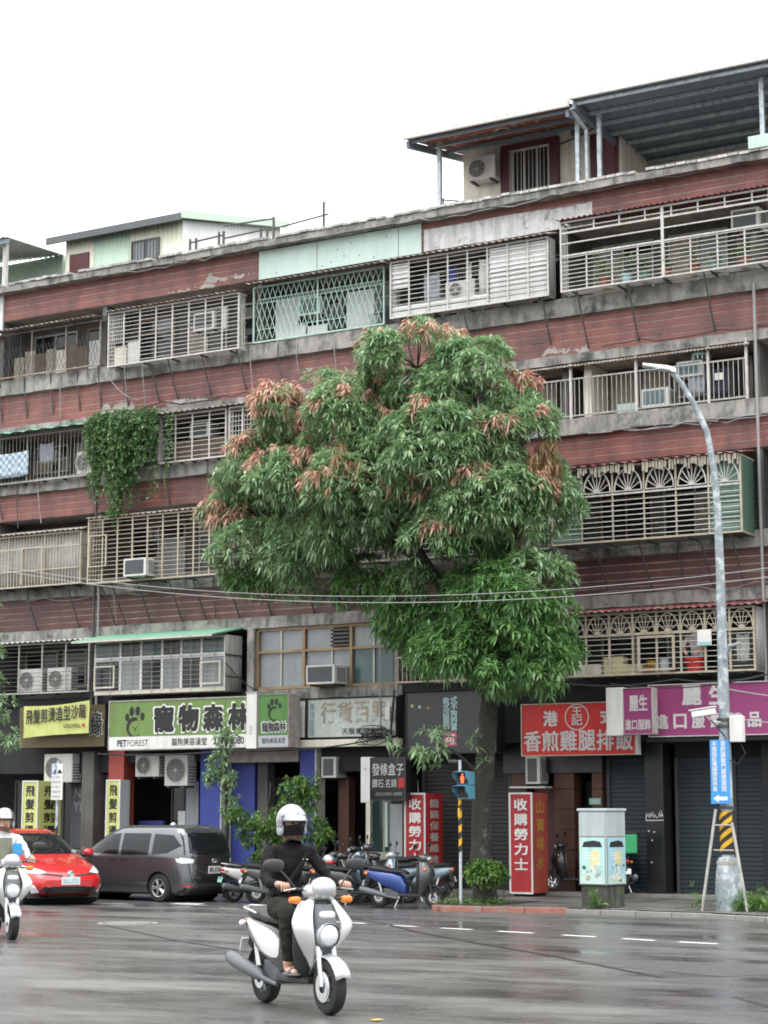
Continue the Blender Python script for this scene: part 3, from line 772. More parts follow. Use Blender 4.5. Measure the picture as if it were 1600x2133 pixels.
# left: metal shed with a lean-to roof, and a mint shed beyond it
sh = thing('rooftop_shed', 'cream and mint corrugated metal shed with dark sloping roof on the rooftop', 'shed', (-33, 2, 16))
xk = [-35.4, -34.35, -33.05, -31.2]
for i, mt in enumerate(['shed_cream', 'shed_mint', 'shed_cream']):
    zt = [17.95, 18.15, 18.25][i]
    sheet('wall_panel', mt, sh, (xk[i], 2.0, 18.3), (xk[i + 1], 2.0, 18.3), (xk[i], 2.0, 15.9), (xk[i + 1], 2.0, 15.9), pitch=.16, amp=.014)
sheet('gable', 'white_panel', sh, (-31.2, 2.0, 18.25), (-31.2, 7.0, 19.35), (-31.2, 2.0, 15.9), (-31.2, 7.0, 15.9), pitch=.16, amp=.014)
MB().box(-35.4, -31.22, 2.1, 7.0, 15.9, 18.1).build('core', 'shed_cream', sh)
sheet('roof', 'ac_dark', sh, (-35.85, 1.7, 18.3), (-31.05, 1.7, 18.33), (-35.85, 7.2, 19.5), (-31.05, 7.2, 19.5), pitch=.2, amp=.025)
MB().loft([[(-31.1, 1.68, 18.2), (-31.0, 1.68, 18.2), (-31.0, 1.68, 18.42), (-31.1, 1.68, 18.42)], [(-31.1, 7.2, 19.4), (-31.0, 7.2, 19.4), (-31.0, 7.2, 19.6), (-31.1, 7.2, 19.6)]]).build('verge', 'shed_mint', sh)
box('eave', 'ac_dark', -35.87, -31.03, 1.64, 1.71, 18.14, 18.34, sh)
window(-32.95, -31.95, 17.2, 17.86, y=1.97, n=2, fm='ac_dark', glass='glass_grey', parent=sh)
for k in range(9): bar('window_bar', 'dark_bar', -32.9 + k * .11, -32.885 + k * .11, 1.88, 1.9, 17.22, 17.84, sh)
box('door', 'maroon', -35.2, -34.5, 1.93, 1.975, 16.2, 17.8, sh)
sh3 = thing('rooftop_shed', 'mint corrugated shed with open porch at the far roof end', 'shed', (-38, 2, 16))
sheet('wall_panel', 'shed_mint', sh3, (-39.5, 2.6, 18.1), (-35.5, 2.6, 18.1), (-39.5, 2.6, 15.9), (-35.5, 2.6, 15.9), pitch=.16, amp=.014)
box('back', 'shed_mint', -39.5, -35.55, 2.7, 6, 15.9, 18.0, sh3)
sheet('porch_roof', 'grey_sheet', sh3, (-40, .1, 18.15), (-36.0, .1, 18.0), (-40, 2.6, 18.3), (-36.0, 2.6, 18.1), pitch=.2)
box('porch_beam', 'blue_steel', -40, -36.0, .15, .22, 17.82, 17.95, sh3)
for x in (-36.25, -39): bar('post', 'white_bar', x - .06, x + .06, .3, .42, 16.2, 17.95, sh3)
rr = thing('roof_railing', 'rusty dark rooftop pipe railing beside the metal shed', 'railing', (-28, .5, 16.4))
for x, h in [(-29.7, 17.0), (-29.5, 17.0), (-28.75, 17.05), (-28.6, 17.05), (-27.4, 16.95), (-27.2, 16.95), (-27.0, 17.2), (-25.45, 17.35)]:
    bar('post', 'dark_bar', x - .025, x + .025, .3, .35, 16.3, h, rr)
for a, b in [((-29.7, .32, 16.9), (-28.6, .32, 16.95)), ((-28.6, .32, 16.85), (-27.2, .32, 16.9)), ((-27.2, .32, 16.85), (-25.3, .32, 17.0)), ((-27.0, .32, 17.15), (-28.6, .32, 17.2))]:
    rod('rail', 'dark_bar', a, b, .025, rr)

# ================================================================ AIR CONDITIONERS
def aircon(label, x, z, y, w=.66, h=.42, d=.55, face='ac_dark', frame='ac_white', group='window air conditioners'):
    """box unit through the wall: casing, grille field with louvres, side vents, bracket. x,z = lower left front corner"""
    t = thing('air_conditioner', label, 'air conditioner', (x + w / 2, y, z), group)
    MB().box(x, x + w, y + .03, y + d, z, z + h).build('casing', frame, t, bevel=.012)
    m_ = MB(); e = .045
    m_.box(x, x + w, y, y + .028, z, z + e); m_.box(x, x + w, y, y + .028, z + h - e, z + h); m_.box(x, x + e, y, y + .028, z + e, z + h - e); m_.box(x + w - e * 1.6, x + w, y, y + .028, z + e, z + h - e)
    fr = m_.build('front_frame', frame, t)
    box('grille', face, x + e, x + w - e * 1.6, y + .015, y + .029, z + e, z + h - e, t)
    n = int((h - 2 * e) / .035)
    m_ = MB()
    for k in range(n): m_.box(x + e, x + w - e * 1.6, y + .004, y + .014, z + e + k * .035, z + e + k * .035 + .012)
    m_.build('louvres', face, t)
    m_ = MB()
    for k in range(5): m_.box(x + w + .002, x + w + .008, y + .12 + k * .08, y + .16 + k * .08, z + .06, z + h - .06)
    m_.build('side_vents', 'ac_dark', t)
    m_ = MB(); m_.box(x + .05, x + .09, y + .08, y + d + .1, z - .04, z - .003); m_.box(x + w - .09, x + w - .05, y + .08, y + d + .1, z - .04, z - .003)
    m_.build('bracket', 'dark_bar', t)
    return t
def condenser(label, x, z, y, w=.78, h=.58, d=.3, group='outdoor condensers', fan=0.36):
    t = thing('condenser_unit', label, 'condenser', (x + w / 2, y, z), group)
    MB().box(x, x + w, y, y + d, z, z + h).build('casing', 'ac_white', t, bevel=.015)
    cx, cz, r = x + w * fan, z + h / 2, h * .42
    m_ = MB(); m_.lathe([(r, -.001), (r, -.018), (r - .02, -.022), (r - .03, -.004)], (cx, y, cz), 'y', 22); m_.build('fan_ring', 'ac_white', t, smooth=True)
    m_ = MB(); m_.lathe([(.001, -.003), (r - .03, -.003)], (cx, y, cz), 'y', 22); m_.build('fan_well', 'ac_dark', t)
    m_ = MB()
    for k in range(1, 6): m_.lathe([(r * k / 6, -.012), (r * k / 6 + .006, -.016), (r * k / 6 + .012, -.012)], (cx, y, cz), 'y', 20)
    for a in range(4):
        ca, sa = math.cos(a * math.pi / 4), math.sin(a * math.pi / 4)
        m_.tube([(cx - r * ca, y - .014, cz - r * sa), (cx + r * ca, y - .014, cz + r * sa)], .005, 4)
    m_.lathe([(.001, -.026), (.05, -.024), (.05, -.01)], (cx, y, cz), 'y', 12)
    m_.build('fan_guard', 'grey_bar', t)
    m_ = MB()
    for k in range(6): m_.box(x + w + .002, x + w + .007, y + .04, y + d - .04, z + .08 + k * .075, z + .11 + k * .075)
    m_.build('side_vents', 'ac_dark', t)
    for xx in (x + .1, x + w - .16): box('foot', 'dark_bar', xx, xx + .06, y - .02, y + d + .04, z - .05, z - .002, t)
    return t

# ================================================================ WINDOW CAGES
def cage(label, x0, x1, z0, z1, yf, yb=-0.14, hp=None, vp=None, posts=6, mat='white_bar', pmat=None, awn=None, awn_z=.22, awn_out=.18, floor=True, side=True, group='window cages',
         bt=.014, pt=.035, struts=0, side_sheet=None, strut_z=1.1, awn_y=-0.0, awn_x=(0, 0), awn_pitch=.18):
    t = thing('window_cage', label, 'window cage', ((x0 + x1) / 2, yf, z0), group)
    pmat = pmat or mat
    m_ = MB(); f = .04
    m_.box(x0, x1, yf - .006, yf + f, z0, z0 + f); m_.box(x0, x1, yf - .006, yf + f, z1 - f, z1)
    m_.box(x0, x0 + f, yf - .004, yf + f, z0 + f, z1 - f); m_.box(x1 - f, x1, yf - .004, yf + f, z0 + f, z1 - f)
    for x in (x0, x1 - f):
        m_.box(x + .001, x + f - .001, yf + f, yb, z0 + .001, z0 + f - .001); m_.box(x + .001, x + f - .001, yf + f, yb, z1 - f + .001, z1 - .001)
    m_.build('frame', pmat, t)
    for k in range(1, posts): 
        x = x0 + (x1 - x0) * k / posts
        bar('post', pmat, x - pt / 2, x + pt / 2, yf + .002, yf + .03, z0 + f, z1 - f, t)
    if hp:
        n = int((z1 - z0) / hp)
        for k in range(1, n):
            z = z0 + (z1 - z0) * k / n + rng.uniform(-.006, .006)
            bar('bar', mat, x0 + f, x1 - f, yf + .004, yf + .004 + bt, z - bt / 2, z + bt / 2, t)
    if vp:
        n = int((x1 - x0) / vp)
        for k in range(1, n):
            x = x0 + (x1 - x0) * k / n
            bar('bar', mat, x - bt / 2, x + bt / 2, yf + .004, yf + .004 + bt, z0 + f, z1 - f, t)
    if side:
        for x in (x0 + .02, x1 - .02):
            for k in range(1, 5):
                y = yf + (yb - yf) * k / 5
                bar('side_bar', mat, x - .008, x + .008, y - .008, y + .008, z0 + f, z1 - f, t)
            for k in range(1, 4):
                z = z0 + (z1 - z0) * k / 4
                bar('side_bar', mat, x - .01, x + .01, yf + f, yb, z - .01, z + .01, t)
    if side_sheet:
        sheet('side_sheet', side_sheet, t, (x1 + .012, yf + .05, z1 - .03), (x1 + .012, yb, z1 - .03), (x1 + .012, yf + .05, z0 + .03), (x1 + .012, yb, z0 + .03), pitch=.1, amp=.01)
    if floor:
        n = max(3, int((yb - yf) / .09))
        for k in range(n):
            y = yf + .05 + (yb - yf - .08) * k / n
            bar('floor_slat', 'dark_bar' if floor == 'dark' else 'grey_bar', x0 + .01, x1 - .01, y, y + .035, z0 + .004, z0 + .02, t)
        for k in range(5):
            x = x0 + .3 + (x1 - x0 - .6) * k / 4
            bar('joist', 'dark_bar', x - .015, x + .015, yf + .01, yb, z0 - .04, z0 + .002, t)
    for k in range(struts):
        x = x0 + .25 + (x1 - x0 - .5) * k / max(struts - 1, 1) + rng.uniform(-.28, .28)
        rod('strut', 'dark_bar', (x, yf + .05, z0 - .01), (x + .02, -.01, z0 - strut_z), .022, t)
    if awn:
        sheet('awning', awn, t, (x0 - .06 + awn_x[0], awn_y, z1 + awn_z), (x1 + .06 + awn_x[1], awn_y, z1 + awn_z), (x0 - .06 + awn_x[0], yf - awn_out, z1 + .03), (x1 + .06 + awn_x[1], yf - awn_out, z1 + .03), pitch=awn_pitch, amp=.02)
    return t
def lattice(name, mat, parent, x0, x1, z0, z1, y, nx, r=.011):
    """folding gate: crossing bars; too fine to pick apart"""
    m_ = MB(); w = (x1 - x0) / nx; nz = max(1, round((z1 - z0) / (w * 2.6))); h = (z1 - z0) / nz
    for i in range(nx):
        for j in range(nz):
            xa, xb, za, zb = x0 + i * w, x0 + (i + 1) * w, z0 + j * h, z0 + (j + 1) * h
            m_.tube([(xa, y, za), (xb, y, zb)], r, 4, False); m_.tube([(xa, y - .012, zb), (xb, y - .012, za)], r, 4, False)
    o = m_.build(name, mat, parent); o['kind'] = 'stuff'; return o

# fifth floor
t = cage('old dark lattice cage over timber boards under a mossy awning on the top floor', -35.9, -32.25, 13.72, 15.0, -.22, -.02, vp=.4, posts=3, mat='dark_bar', pmat='rust_sheet', awn='rust_sheet', awn_z=.12, awn_out=.35, side=False, floor=False, struts=5, strut_z=1.15)
lattice('lattice', 'dark_bar', t, -35.8, -32.4, 13.8, 14.6, -.17, 26, .008)
for k in range(9):
    x = -35.75 + k * .38; box('board', rng.choice(['timber', 'curtain', 'cream_wall', 'timber', 'white_panel']), x, x + .36, .30 + .015 * (k % 2), .33 + .015 * (k % 2), 13.72, 14.5 + rng.uniform(-.15, .1), t)
t = cage('white horizontal-bar cage on the top floor, beside the mint lattice gate', -31.78, -27.5, 13.53, 15.03, -.5, hp=.105, posts=8, mat='white_bar', awn='rust_sheet', awn_z=.12, awn_out=.12, side_sheet=None, struts=5, strut_z=1.0)
m_ = MB()
for k in range(7): m_.box(-31.72 + k * .07, -31.705 + k * .07, -.47, -.455, 14.2, 14.95)
m_.build('escape_grid', 'white_bar', t)
box('white_board', 'white_panel', -31.25, -30.85, -.3, -.27, 13.6, 14.2, t); box('board', 'cream_wall', -31.7, -31.3, -.3, -.27, 13.58, 14.1, t)
aircon('pale window air conditioner inside the white bar cage, top floor', -29.0, 14.2, -.42, .66, .46, .5)
box('drain_box', 'white_panel', -28.1, -27.98, -.4, -.3, 14.15, 14.75, t)
t = cage('mint green folding lattice gate balcony on the top floor', -27.3, -23.35, 13.7, 15.2, -.16, -.02, posts=2, mat='mint_bar', awn='rust_sheet', awn_z=.12, awn_out=.3, side=False, floor=False)
lattice('lattice', 'mint_bar', t, -27.2, -25.4, 13.78, 15.15, -.13, 11); lattice('lattice', 'mint_bar', t, -25.25, -23.45, 13.78, 15.15, -.13, 11)
for z in (14.05, 14.75, 14.85): bar('rail', 'mint_bar', -27.2, -23.45, -.11, -.095, z, z + .02, t)
box('white_board', 'white_panel', -26.65, -25.75, -.03, -.01, 13.72, 14.05, t); box('white_board', 'white_panel', -25.7, -25.1, -.03, -.01, 13.72, 13.98, t)
box('curtain', 'white_panel', -24.7, -23.9, .25, .28, 13.72, 14.8, t); box('curtain', 'white_panel', -26.9, -26.2, .3, .33, 13.72, 14.9, t)
aircon('mint-framed window air conditioner behind the lattice gate', -26.0, 14.3, .0, .66, .46, .5, 'glass_green', 'mint_sheet')
bk = MB(); bk.lathe([(.12, 0), (.16, .3), (.17, .3)], (-23.75, .05, 13.72), 'z', 14)
tag(bk.build('bucket', 'cab_grey', None), 'grey bucket on the ledge inside the mint lattice gate', 'bucket')
t = cage('white cage with white louvre boards and hanging washing, top floor', -23.0, -18.68, 13.71, 15.16, -.5, hp=.11, posts=8, mat='white_bar', awn='rust_sheet', awn_z=.22, awn_out=.15, awn_x=(-.2, 0), struts=3, strut_z=1.05, side_sheet='grey_sheet')
for x0, x1, z0, z1 in [(-20.25, -18.75, 13.75, 15.1), (-22.95, -20.27, 13.75, 14.02), (-22.95, -22.5, 14.45, 15.1)]:
    n = int((z1 - z0) / .12)
    for k in range(n): 
        o = MB().obox(((x0 + x1) / 2, -.45, z0 + (k + .5) * (z1 - z0) / n), (x1 - x0, .012, .125), Matrix.Rotation(R(-14), 3, 'X')).build('louvre', 'white_panel', t)
condenser('white condenser standing inside the washing cage, top floor', -21.55, 14.03, -.3, .8, .45)
t = cage('large white-framed cage with potted plants, top floor corner', -18.32, -13.2, 13.7, 15.4, -.62, posts=2, mat='white_bar', pt=.07, awn='red_sheet', awn_z=.14, awn_out=.1, struts=4, strut_z=1.25, awn_pitch=.14)
for z in (13.82, 13.92, 14.02, 14.12, 14.22, 14.32, 14.42, 14.52): bar('bar', 'white_bar', -18.28, -13.24, -.61, -.595, z - .008, z + .008, t)
for z, h in ((14.55, .04), (14.85, .03), (15.1, .045), (15.22, .02)): bar('rail', 'white_bar', -18.28, -13.24, -.615, -.59, z, z + h, t)
for k in range(1, 8):
    x = -18.3 + k * .64; bar('post', 'white_bar', x - .018, x + .018, -.6, -.58, 13.74, 14.55, t)
    bar('post', 'white_bar', x - .018 + .2, x + .018 + .2, -.6, -.58, 15.1, 15.37, t)
aircon('window air conditioner high up in the plant cage, top floor', -14.3, 14.72, -.1, .66, .46, .6)
# fourth floor
t = cage('thin vertical-bar cage with laundry under a green awning', -35.8, -32.35, 10.68, 12.0, -.32, vp=.125, posts=3, mat='grey_bar', bt=.011, awn='green_canvas', awn_z=.2, awn_out=.4, struts=2, strut_z=.9, floor=True, awn_pitch=.5)
condenser('white condenser beside the hanging vine', -32.95, 10.75, -.25, .62, .62)
t = cage('grey bar cage with brown boards, between the vine and the tree', -30.15, -27.98, 10.77, 12.05, -.32, hp=.125, posts=4, mat='white_bar', awn='rust_sheet', awn_z=.12, awn_out=.2, awn_x=(-.9, 1.1), struts=2, strut_z=1.1)
box('boards', 'timber', -30.1, -28.0, .2, .24, 10.78, 11.45, t)
aircon('small air conditioner behind grey bars above brown boards', -29.4, 11.45, .05, .6, .4, .5)
t = cage('narrow square-mesh cage next to the tree, fourth floor', -27.88, -26.6, 10.77, 12.05, -.36, hp=.12, posts=3, mat='white_bar', struts=1)
for k in range(1, 8): bar('bar', 'white_bar', -27.85 + k * .09, -27.84 + k * .09, -.35, -.335, 10.85, 11.85, t)
# fourth floor open balcony with railing
rl = thing('balcony_railing', 'pale steel balcony railing with posts, fourth floor beside the lamp head', 'railing', (-17, -.05, 10.8))
for a, z in ((-.06, 11.72), (-.06, 10.84)): bar('rail', 'grey_bar', -20.2, -14.05, a - .02, a + .02, z, z + .035, rl)
for k in range(52):
    x = -20.15 + k * .118; bar('baluster', 'grey_bar', x, x + .016, -.068, -.052, 10.87, 11.72, rl)
for x in (-18.35, -16.7, -14.95, -14.05): bar('post', 'white_bar', x - .03, x + .03, -.09, -.03, 10.8, 12.1 if x < -14.1 else 12.2, rl)
sheet('awning', 'rust_sheet', rl, (-20.5, .02, 12.13), (-13.95, .02, 12.13), (-20.5, -.2, 12.02), (-13.95, -.2, 12.02), pitch=.09, amp=.012)
aircon('teal-faced air conditioner on a shelf behind the lamp head', -15.75, 11.5, .05, .62, .36, .6, 'ac_teal')
aircon('teal-faced air conditioner low behind the balcony railing', -16.6, 10.88, -.02, .66, .42, .6, 'ac_teal')
# third floor
t = cage('close vertical-bar cage at the third floor end', -36.2, -32.42, 7.72, 9.15, -.62, vp=.105, posts=3, mat='cream_bar', bt=.018, awn='rust_sheet', awn_z=.2, awn_out=.1, struts=3, strut_z=1.15, floor='dark')
for z in (8.15, 8.75): bar('rail', 'cream_bar', -36.2, -32.45, -.64, -.6, z, z + .03, t)
m_ = MB(); m_.box(-34.45, -34.41, -.66, -.63, 7.8, 8.8); m_.box(-33.75, -33.71, -.66, -.63, 7.8, 8.8); m_.box(-34.41, -33.75, -.66, -.63, 8.76, 8.8); m_.build('hatch', 'cream_bar', t)
sheet('screen', 'grey_sheet', t, (-36.1, -.5, 9.1), (-32.5, -.5, 9.1), (-36.1, -.5, 7.75), (-32.5, -.5, 7.75), pitch=.12, amp=.01)
t = cage('wide cream horizontal-bar cage below the hanging vine', -32.12, -27.7, 7.66, 9.38, -.72, hp=.11, posts=9, mat='cream_bar', awn='rust_sheet', awn_z=.2, awn_out=.08, struts=6, strut_z=1.1, floor='dark')
m_ = MB(); m_.box(-32.05, -32.02, -.76, -.73, 8.1, 8.95); m_.box(-31.5, -31.46, -.76, -.73, 8.1, 8.95); m_.box(-32.02, -31.5, -.76, -.73, 8.92, 8.95); m_.box(-32.02, -31.5, -.76, -.73, 8.1, 8.13); m_.build('hatch', 'cream_bar', t)
aircon('air conditioner jutting out of the wide cream bar cage', -30.65, 7.74, -1.05, .72, .46, .7, 'ac_dark')
t = cage('cream bar cage half hidden behind the tree crown', -27.2, -22.9, 7.68, 9.38, -.7, hp=.12, posts=8, mat='cream_bar', awn='rust_sheet', struts=4, floor='dark')
t = cage('shadowed bar cage behind the middle of the tree crown', -22.7, -18.7, 7.68, 9.38, -.6, hp=.12, posts=8, mat='grey_bar', awn='rust_sheet', struts=4, floor='dark')

def fan_arch(t, mat, xc, z, y, w, h, n=7, r=.012):
    """sunburst arch above a bar panel"""
    m_ = MB(); pts = []
    for k in range(13):
        a = math.pi * k / 12; pts.append((xc - math.cos(a) * w / 2, y, z + math.sin(a) * h))
    m_.tube(pts, r * 1.5, 5); m_.tube([(xc - w / 2, y, z), (xc + w / 2, y, z)], r * 1.2, 4)
    for k in range(1, n + 1):
        a = math.pi * k / (n + 1); m_.tube([(xc - math.cos(a) * .05, y, z + math.sin(a) * .05), (xc - math.cos(a) * w * .47, y, z + math.sin(a) * h * .94)], r, 4)
    hub = [(xc - math.cos(math.pi * k / 8) * .08, z + math.sin(math.pi * k / 8) * .08) for k in range(9)]
    m_.prism(hub, lambda a, b, d: (a, d, b), y - .015, y + .01)
    return m_.build('fan_arch', mat, t)
t = cage('green louvred cage with sunburst arches and pale fringe, third floor', -18.5, -13.95, 7.69, 9.42, -.92, -.02, posts=6, mat='white_bar', pmat='cream_bar', awn='red_sheet', awn_z=.22, awn_out=.12, struts=5, strut_z=1.2, floor='dark', side=False, awn_pitch=.25)
for k in range(6): fan_arch(t, 'white_bar', -18.5 + 4.55 * (k + .5) / 6, 8.82, -.91, .66, .5)
for k in range(8):
    z = 7.8 + k * .115; bar('bar', 'white_bar', -18.45, -14.0, -.93, -.91, z, z + .02, t)
bar('bar', 'white_bar', -18.45, -14.0, -.93, -.91, 8.74, 8.78, t)
for (x0, x1) in [(-18.45, -17.75), (-14.72, -14.0)]:
    for k in range(11): MB().obox(((x0 + x1) / 2, -.84, 7.8 + k * .09), (x1 - x0, .01, .1), Matrix.Rotation(R(-20), 3, 'X')).build('louvre', 'green_panel', t)
    box('panel', 'green_panel', x0, x1, -.82, -.8, 8.78, 9.38, t)
for k in range(15): MB().obox((-13.97, -.47, 7.8 + k * .108), (.01, .82, .115), Matrix.Rotation(R(20), 3, 'Y')).build('louvre', 'green_panel', t)
m_ = MB()
r2 = random.Random(4); x = -18.3
while x < -14.0:
    w = r2.uniform(.03, .07); l = r2.uniform(.12, .26)
    if r2.random() < .88: m_.obox((x + w / 2, -.99 + r2.uniform(-.02, .02), 9.43 - l / 2), (w, .006, l), Matrix.Rotation(r2.uniform(-.08, .08), 3, 'Y'))
    x += w + r2.uniform(.004, .03)
m_.build('fringe', 'curtain', t)
t = cage('white cage at the corner past the green louvred cage', -13.3, -9.8, 7.8, 9.6, -.6, vp=.2, hp=.2, posts=4, mat='white_bar', awn='grey_sheet')
box('backing', 'green_panel', -13.28, -13.22, -.6, -.1, 7.8, 9.6, t)
# second floor
t = cage('dark bar cage holding two condensers, above the yellow banner', -36.3, -32.25, 4.86, 6.22, -.37, hp=.11, posts=5, mat='dark_bar', awn='grey_sheet', awn_z=.1, awn_out=.15, floor='dark', pmat='grey_bar')
condenser('condenser in the dark cage, the one farther from the green awning', -34.75, 4.92, -.28, .82, .62, group='condensers in dark cage')
condenser('condenser in the dark cage, the one nearer the green awning', -33.75, 4.92, -.28, .82, .62, group='condensers in dark cage')
# second floor bay window with green awning
bw = thing('bay_window', 'cream-framed bay window with horizontal bars under a flat green awning', 'bay window', (-29.6, -.8, 4.7))
X0, X1, Y0, Z0, Z1 = -31.72, -27.58, -.8, 4.72, 6.12
m_ = MB()
m_.box(X0, X1, Y0, -.11, Z0, Z0 + .1); m_.box(X0, X1, Y0, -.11, Z1 - .07, Z1); m_.box(X0, X0 + .05, Y0, -.11, Z0 + .1, Z1 - .07)
m_.build('shell', 'cream_frame', bw)
cols = [(-31.62, -30.95), (-30.78, -30.22), (-30.18, -29.55), (-29.5, -28.95), (-28.9, -28.35), (-28.25, -27.62)]
xf = [-31.72, -30.87, -30.2, -29.53, -28.93, -28.3, -27.58]
for x in xf: box('mullion', 'paper', x - .035 if x > X0 else x, x + .035 if x < X1 else x, Y0 - .02, Y0 + .03, Z0 + .1, Z1 - .07, bw)
bar('transom', 'paper', X0, X1, Y0 - .024, Y0 + .03, 5.58, 5.68, bw)
for i in range(6):
    a, b = xf[i] + .035, xf[i + 1] - .035
    box('pane', ['glass_green', 'glass_dark', 'glass_green', 'glass_dark', 'glass_green', 'glass_green'][i], a, b, Y0 + .005, Y0 + .015, 5.68, Z1 - .07, bw)
    box('pane', ['glass_dark', 'glass_grey', 'glass_dark', 'glass_grey', 'glass_dark', 'glass_grey'][i], a, b, Y0 + .004, Y0 + .014, Z0 + .1, 5.58, bw)
for k in range(10): bar('bar', 'grey_bar', X0, X1, Y0 - .06, Y0 - .05, 4.9 + k * .12, 4.91 + k * .12, bw)
for k in range(7): bar('bar', 'grey_bar', xf[k] - .3, xf[k] - .288, Y0 - .062, Y0 - .05, Z0, Z1, bw) if k else None
m_ = MB()
for (a, b) in [(-31.62, -30.95), (-28.25, -27.62)]:
    m_.box(a, b, Y0 - .16, Y0 - .14, 4.88, 4.92); m_.box(a, b, Y0 - .16, Y0 - .14, 5.42, 5.46); m_.box(a, a + .04, Y0 - .16, Y0 - .14, 4.92, 5.42); m_.box(b - .04, b, Y0 - .16, Y0 - .14, 4.92, 5.42)
m_.build('escape_hatch', 'cream_frame', bw)
sheet('side_sheet', 'grey_sheet', bw, (X1 + .01, Y0, Z1), (X1 + .01, -.1, Z1), (X1 + .01, Y0, Z0), (X1 + .01, -.1, Z0), pitch=.12, amp=.012)
for z in (5.05, 5.6): bar('side_rail', 'dark_bar', X1 + .015, X1 + .045, Y0, -.1, z, z + .04, bw)
MB().add([(-32.05, -1.35, 6.1), (-27.6, -1.35, 6.1), (-27.5, -.1, 6.36), (-32.0, -.1, 6.36), (-32.05, -1.35, 6.06), (-27.6, -1.35, 6.06), (-27.5, -.1, 6.32), (-32.0, -.1, 6.32)],
         [(0, 1, 2, 3), (7, 6, 5, 4), (0, 4, 5, 1), (1, 5, 6, 2), (3, 7, 4, 0)]).build('awning', 'green_canvas', bw)
bar('awning_edge', 'white_bar', -32.05, -27.6, -1.37, -1.355, 6.04, 6.09, bw)
aircon('white window air conditioner jutting from the grey second-floor glazing', -25.3, 4.8, -.62, .82, .46, .8, 'ac_dark', 'ac_white')

# second floor balcony behind the tree and the cage over the purple signs
rl = thing('balcony_railing', 'small cream vertical railing behind the tree trunk, second floor', 'railing', (-21, -.3, 4.7))
for z in (4.76, 5.35): bar('rail', 'cream_bar', -22.9, -18.7, -.34, -.3, z, z + .04, rl)
for k in range(36): bar('baluster', 'cream_bar', -22.88 + k * .117, -22.864 + k * .117, -.33, -.31, 4.8, 5.35, rl)
for i, (x, c) in enumerate([(-22.0, 'terracotta'), (-21.5, 'terracotta'), (-21.1, 'shop_red')]):
    p = MB(); p.lathe([(.09, 0), (.13, .24), (.145, .24), (.145, .28), (.12, .28)], (x, -.12, 4.77), 'z', 12)
    tag(p.build('flower_pot', c, None), ['terracotta flower pot behind cream railing, nearest the glazed bay', 'terracotta flower pot behind cream railing, the middle one', 'red flower pot behind cream railing, nearest the tree trunk'][i], 'pot', 'pots on second floor balcony')
t = cage('cream cage with sunburst arches above the purple signs', -18.32, -13.8, 4.7, 6.1, -.77, -.12, hp=.115, posts=8, mat='white_bar', pmat='cream_bar', awn='red_sheet', awn_z=.2, awn_out=.15, floor='dark', side_sheet='grey_sheet', pt=.045, awn_x=(-.1, .1))
for k in range(8): fan_arch(t, 'cream_bar', -18.32 + 4.52 * (k + .5) / 8, 5.62, -.785, .5, .42, 6, .009)
bar('rail', 'cream_bar', -18.3, -13.82, -.79, -.75, 5.58, 5.62, t)
m_ = MB(); m_.box(-16.5, -16.44, -.82, -.79, 4.78, 5.55); m_.box(-15.68, -15.62, -.82, -.79, 4.78, 5.55); m_.box(-16.44, -15.68, -.82, -.79, 5.5, 5.55); m_.box(-16.44, -15.68, -.82, -.79, 4.78, 4.83)
m_.build('hatch', 'cream_bar', t)
for i, (x0, x1, z1) in enumerate([(-18.2, -17.5, 5.0), (-17.45, -16.95, 5.15), (-17.0, -16.5, 4.95)]):
    tag(box('cardboard_box', 'cab_yel' if i else 'cream_wall', x0, x1 - .03, -.5, -.2, 4.74, z1, None, bevel=.01), ['cream carton in the sunburst cage, closest to the tree', 'tall straw-coloured carton in the sunburst cage', 'low straw-coloured carton in the sunburst cage'][i], 'carton', 'cartons in the cage')
for i, (x, c, h, r) in enumerate([(-16.35, 'terracotta', .16, .09), (-16.15, 'cab_sky2', .2, .08), (-15.95, 'cab_grey', .3, .12), (-16.4, 'yellow', .3, .1)]):
    p = MB(); p.lathe([(r * .8, 0), (r, h * .9), (r * 1.06, h * .92), (r * 1.06, h), (r * .9, h)], (x, -.6 + .1 * (i % 2) - (.0 if i < 3 else -.25), 4.74), 'z', 12)
    tag(p.build('jar', c, None, smooth=True), ['squat brown jar on the cage floor above the purple signs', 'pale blue jar on the cage floor above the purple signs', 'grey bucket on the cage floor above the purple signs', 'yellow tub on the cage floor above the purple signs'][i], 'jar')
p = MB(); p.lathe([(.17, 0), (.235, .26), (.255, .26), (.255, .29), (.22, .29), (.16, .02)], (-15.25, -.55, 4.74), 'z', 20)
tag(p.build('basin', 'sign_red', None, smooth=True), 'red plastic basin in front of the person in the second-floor cage', 'basin')
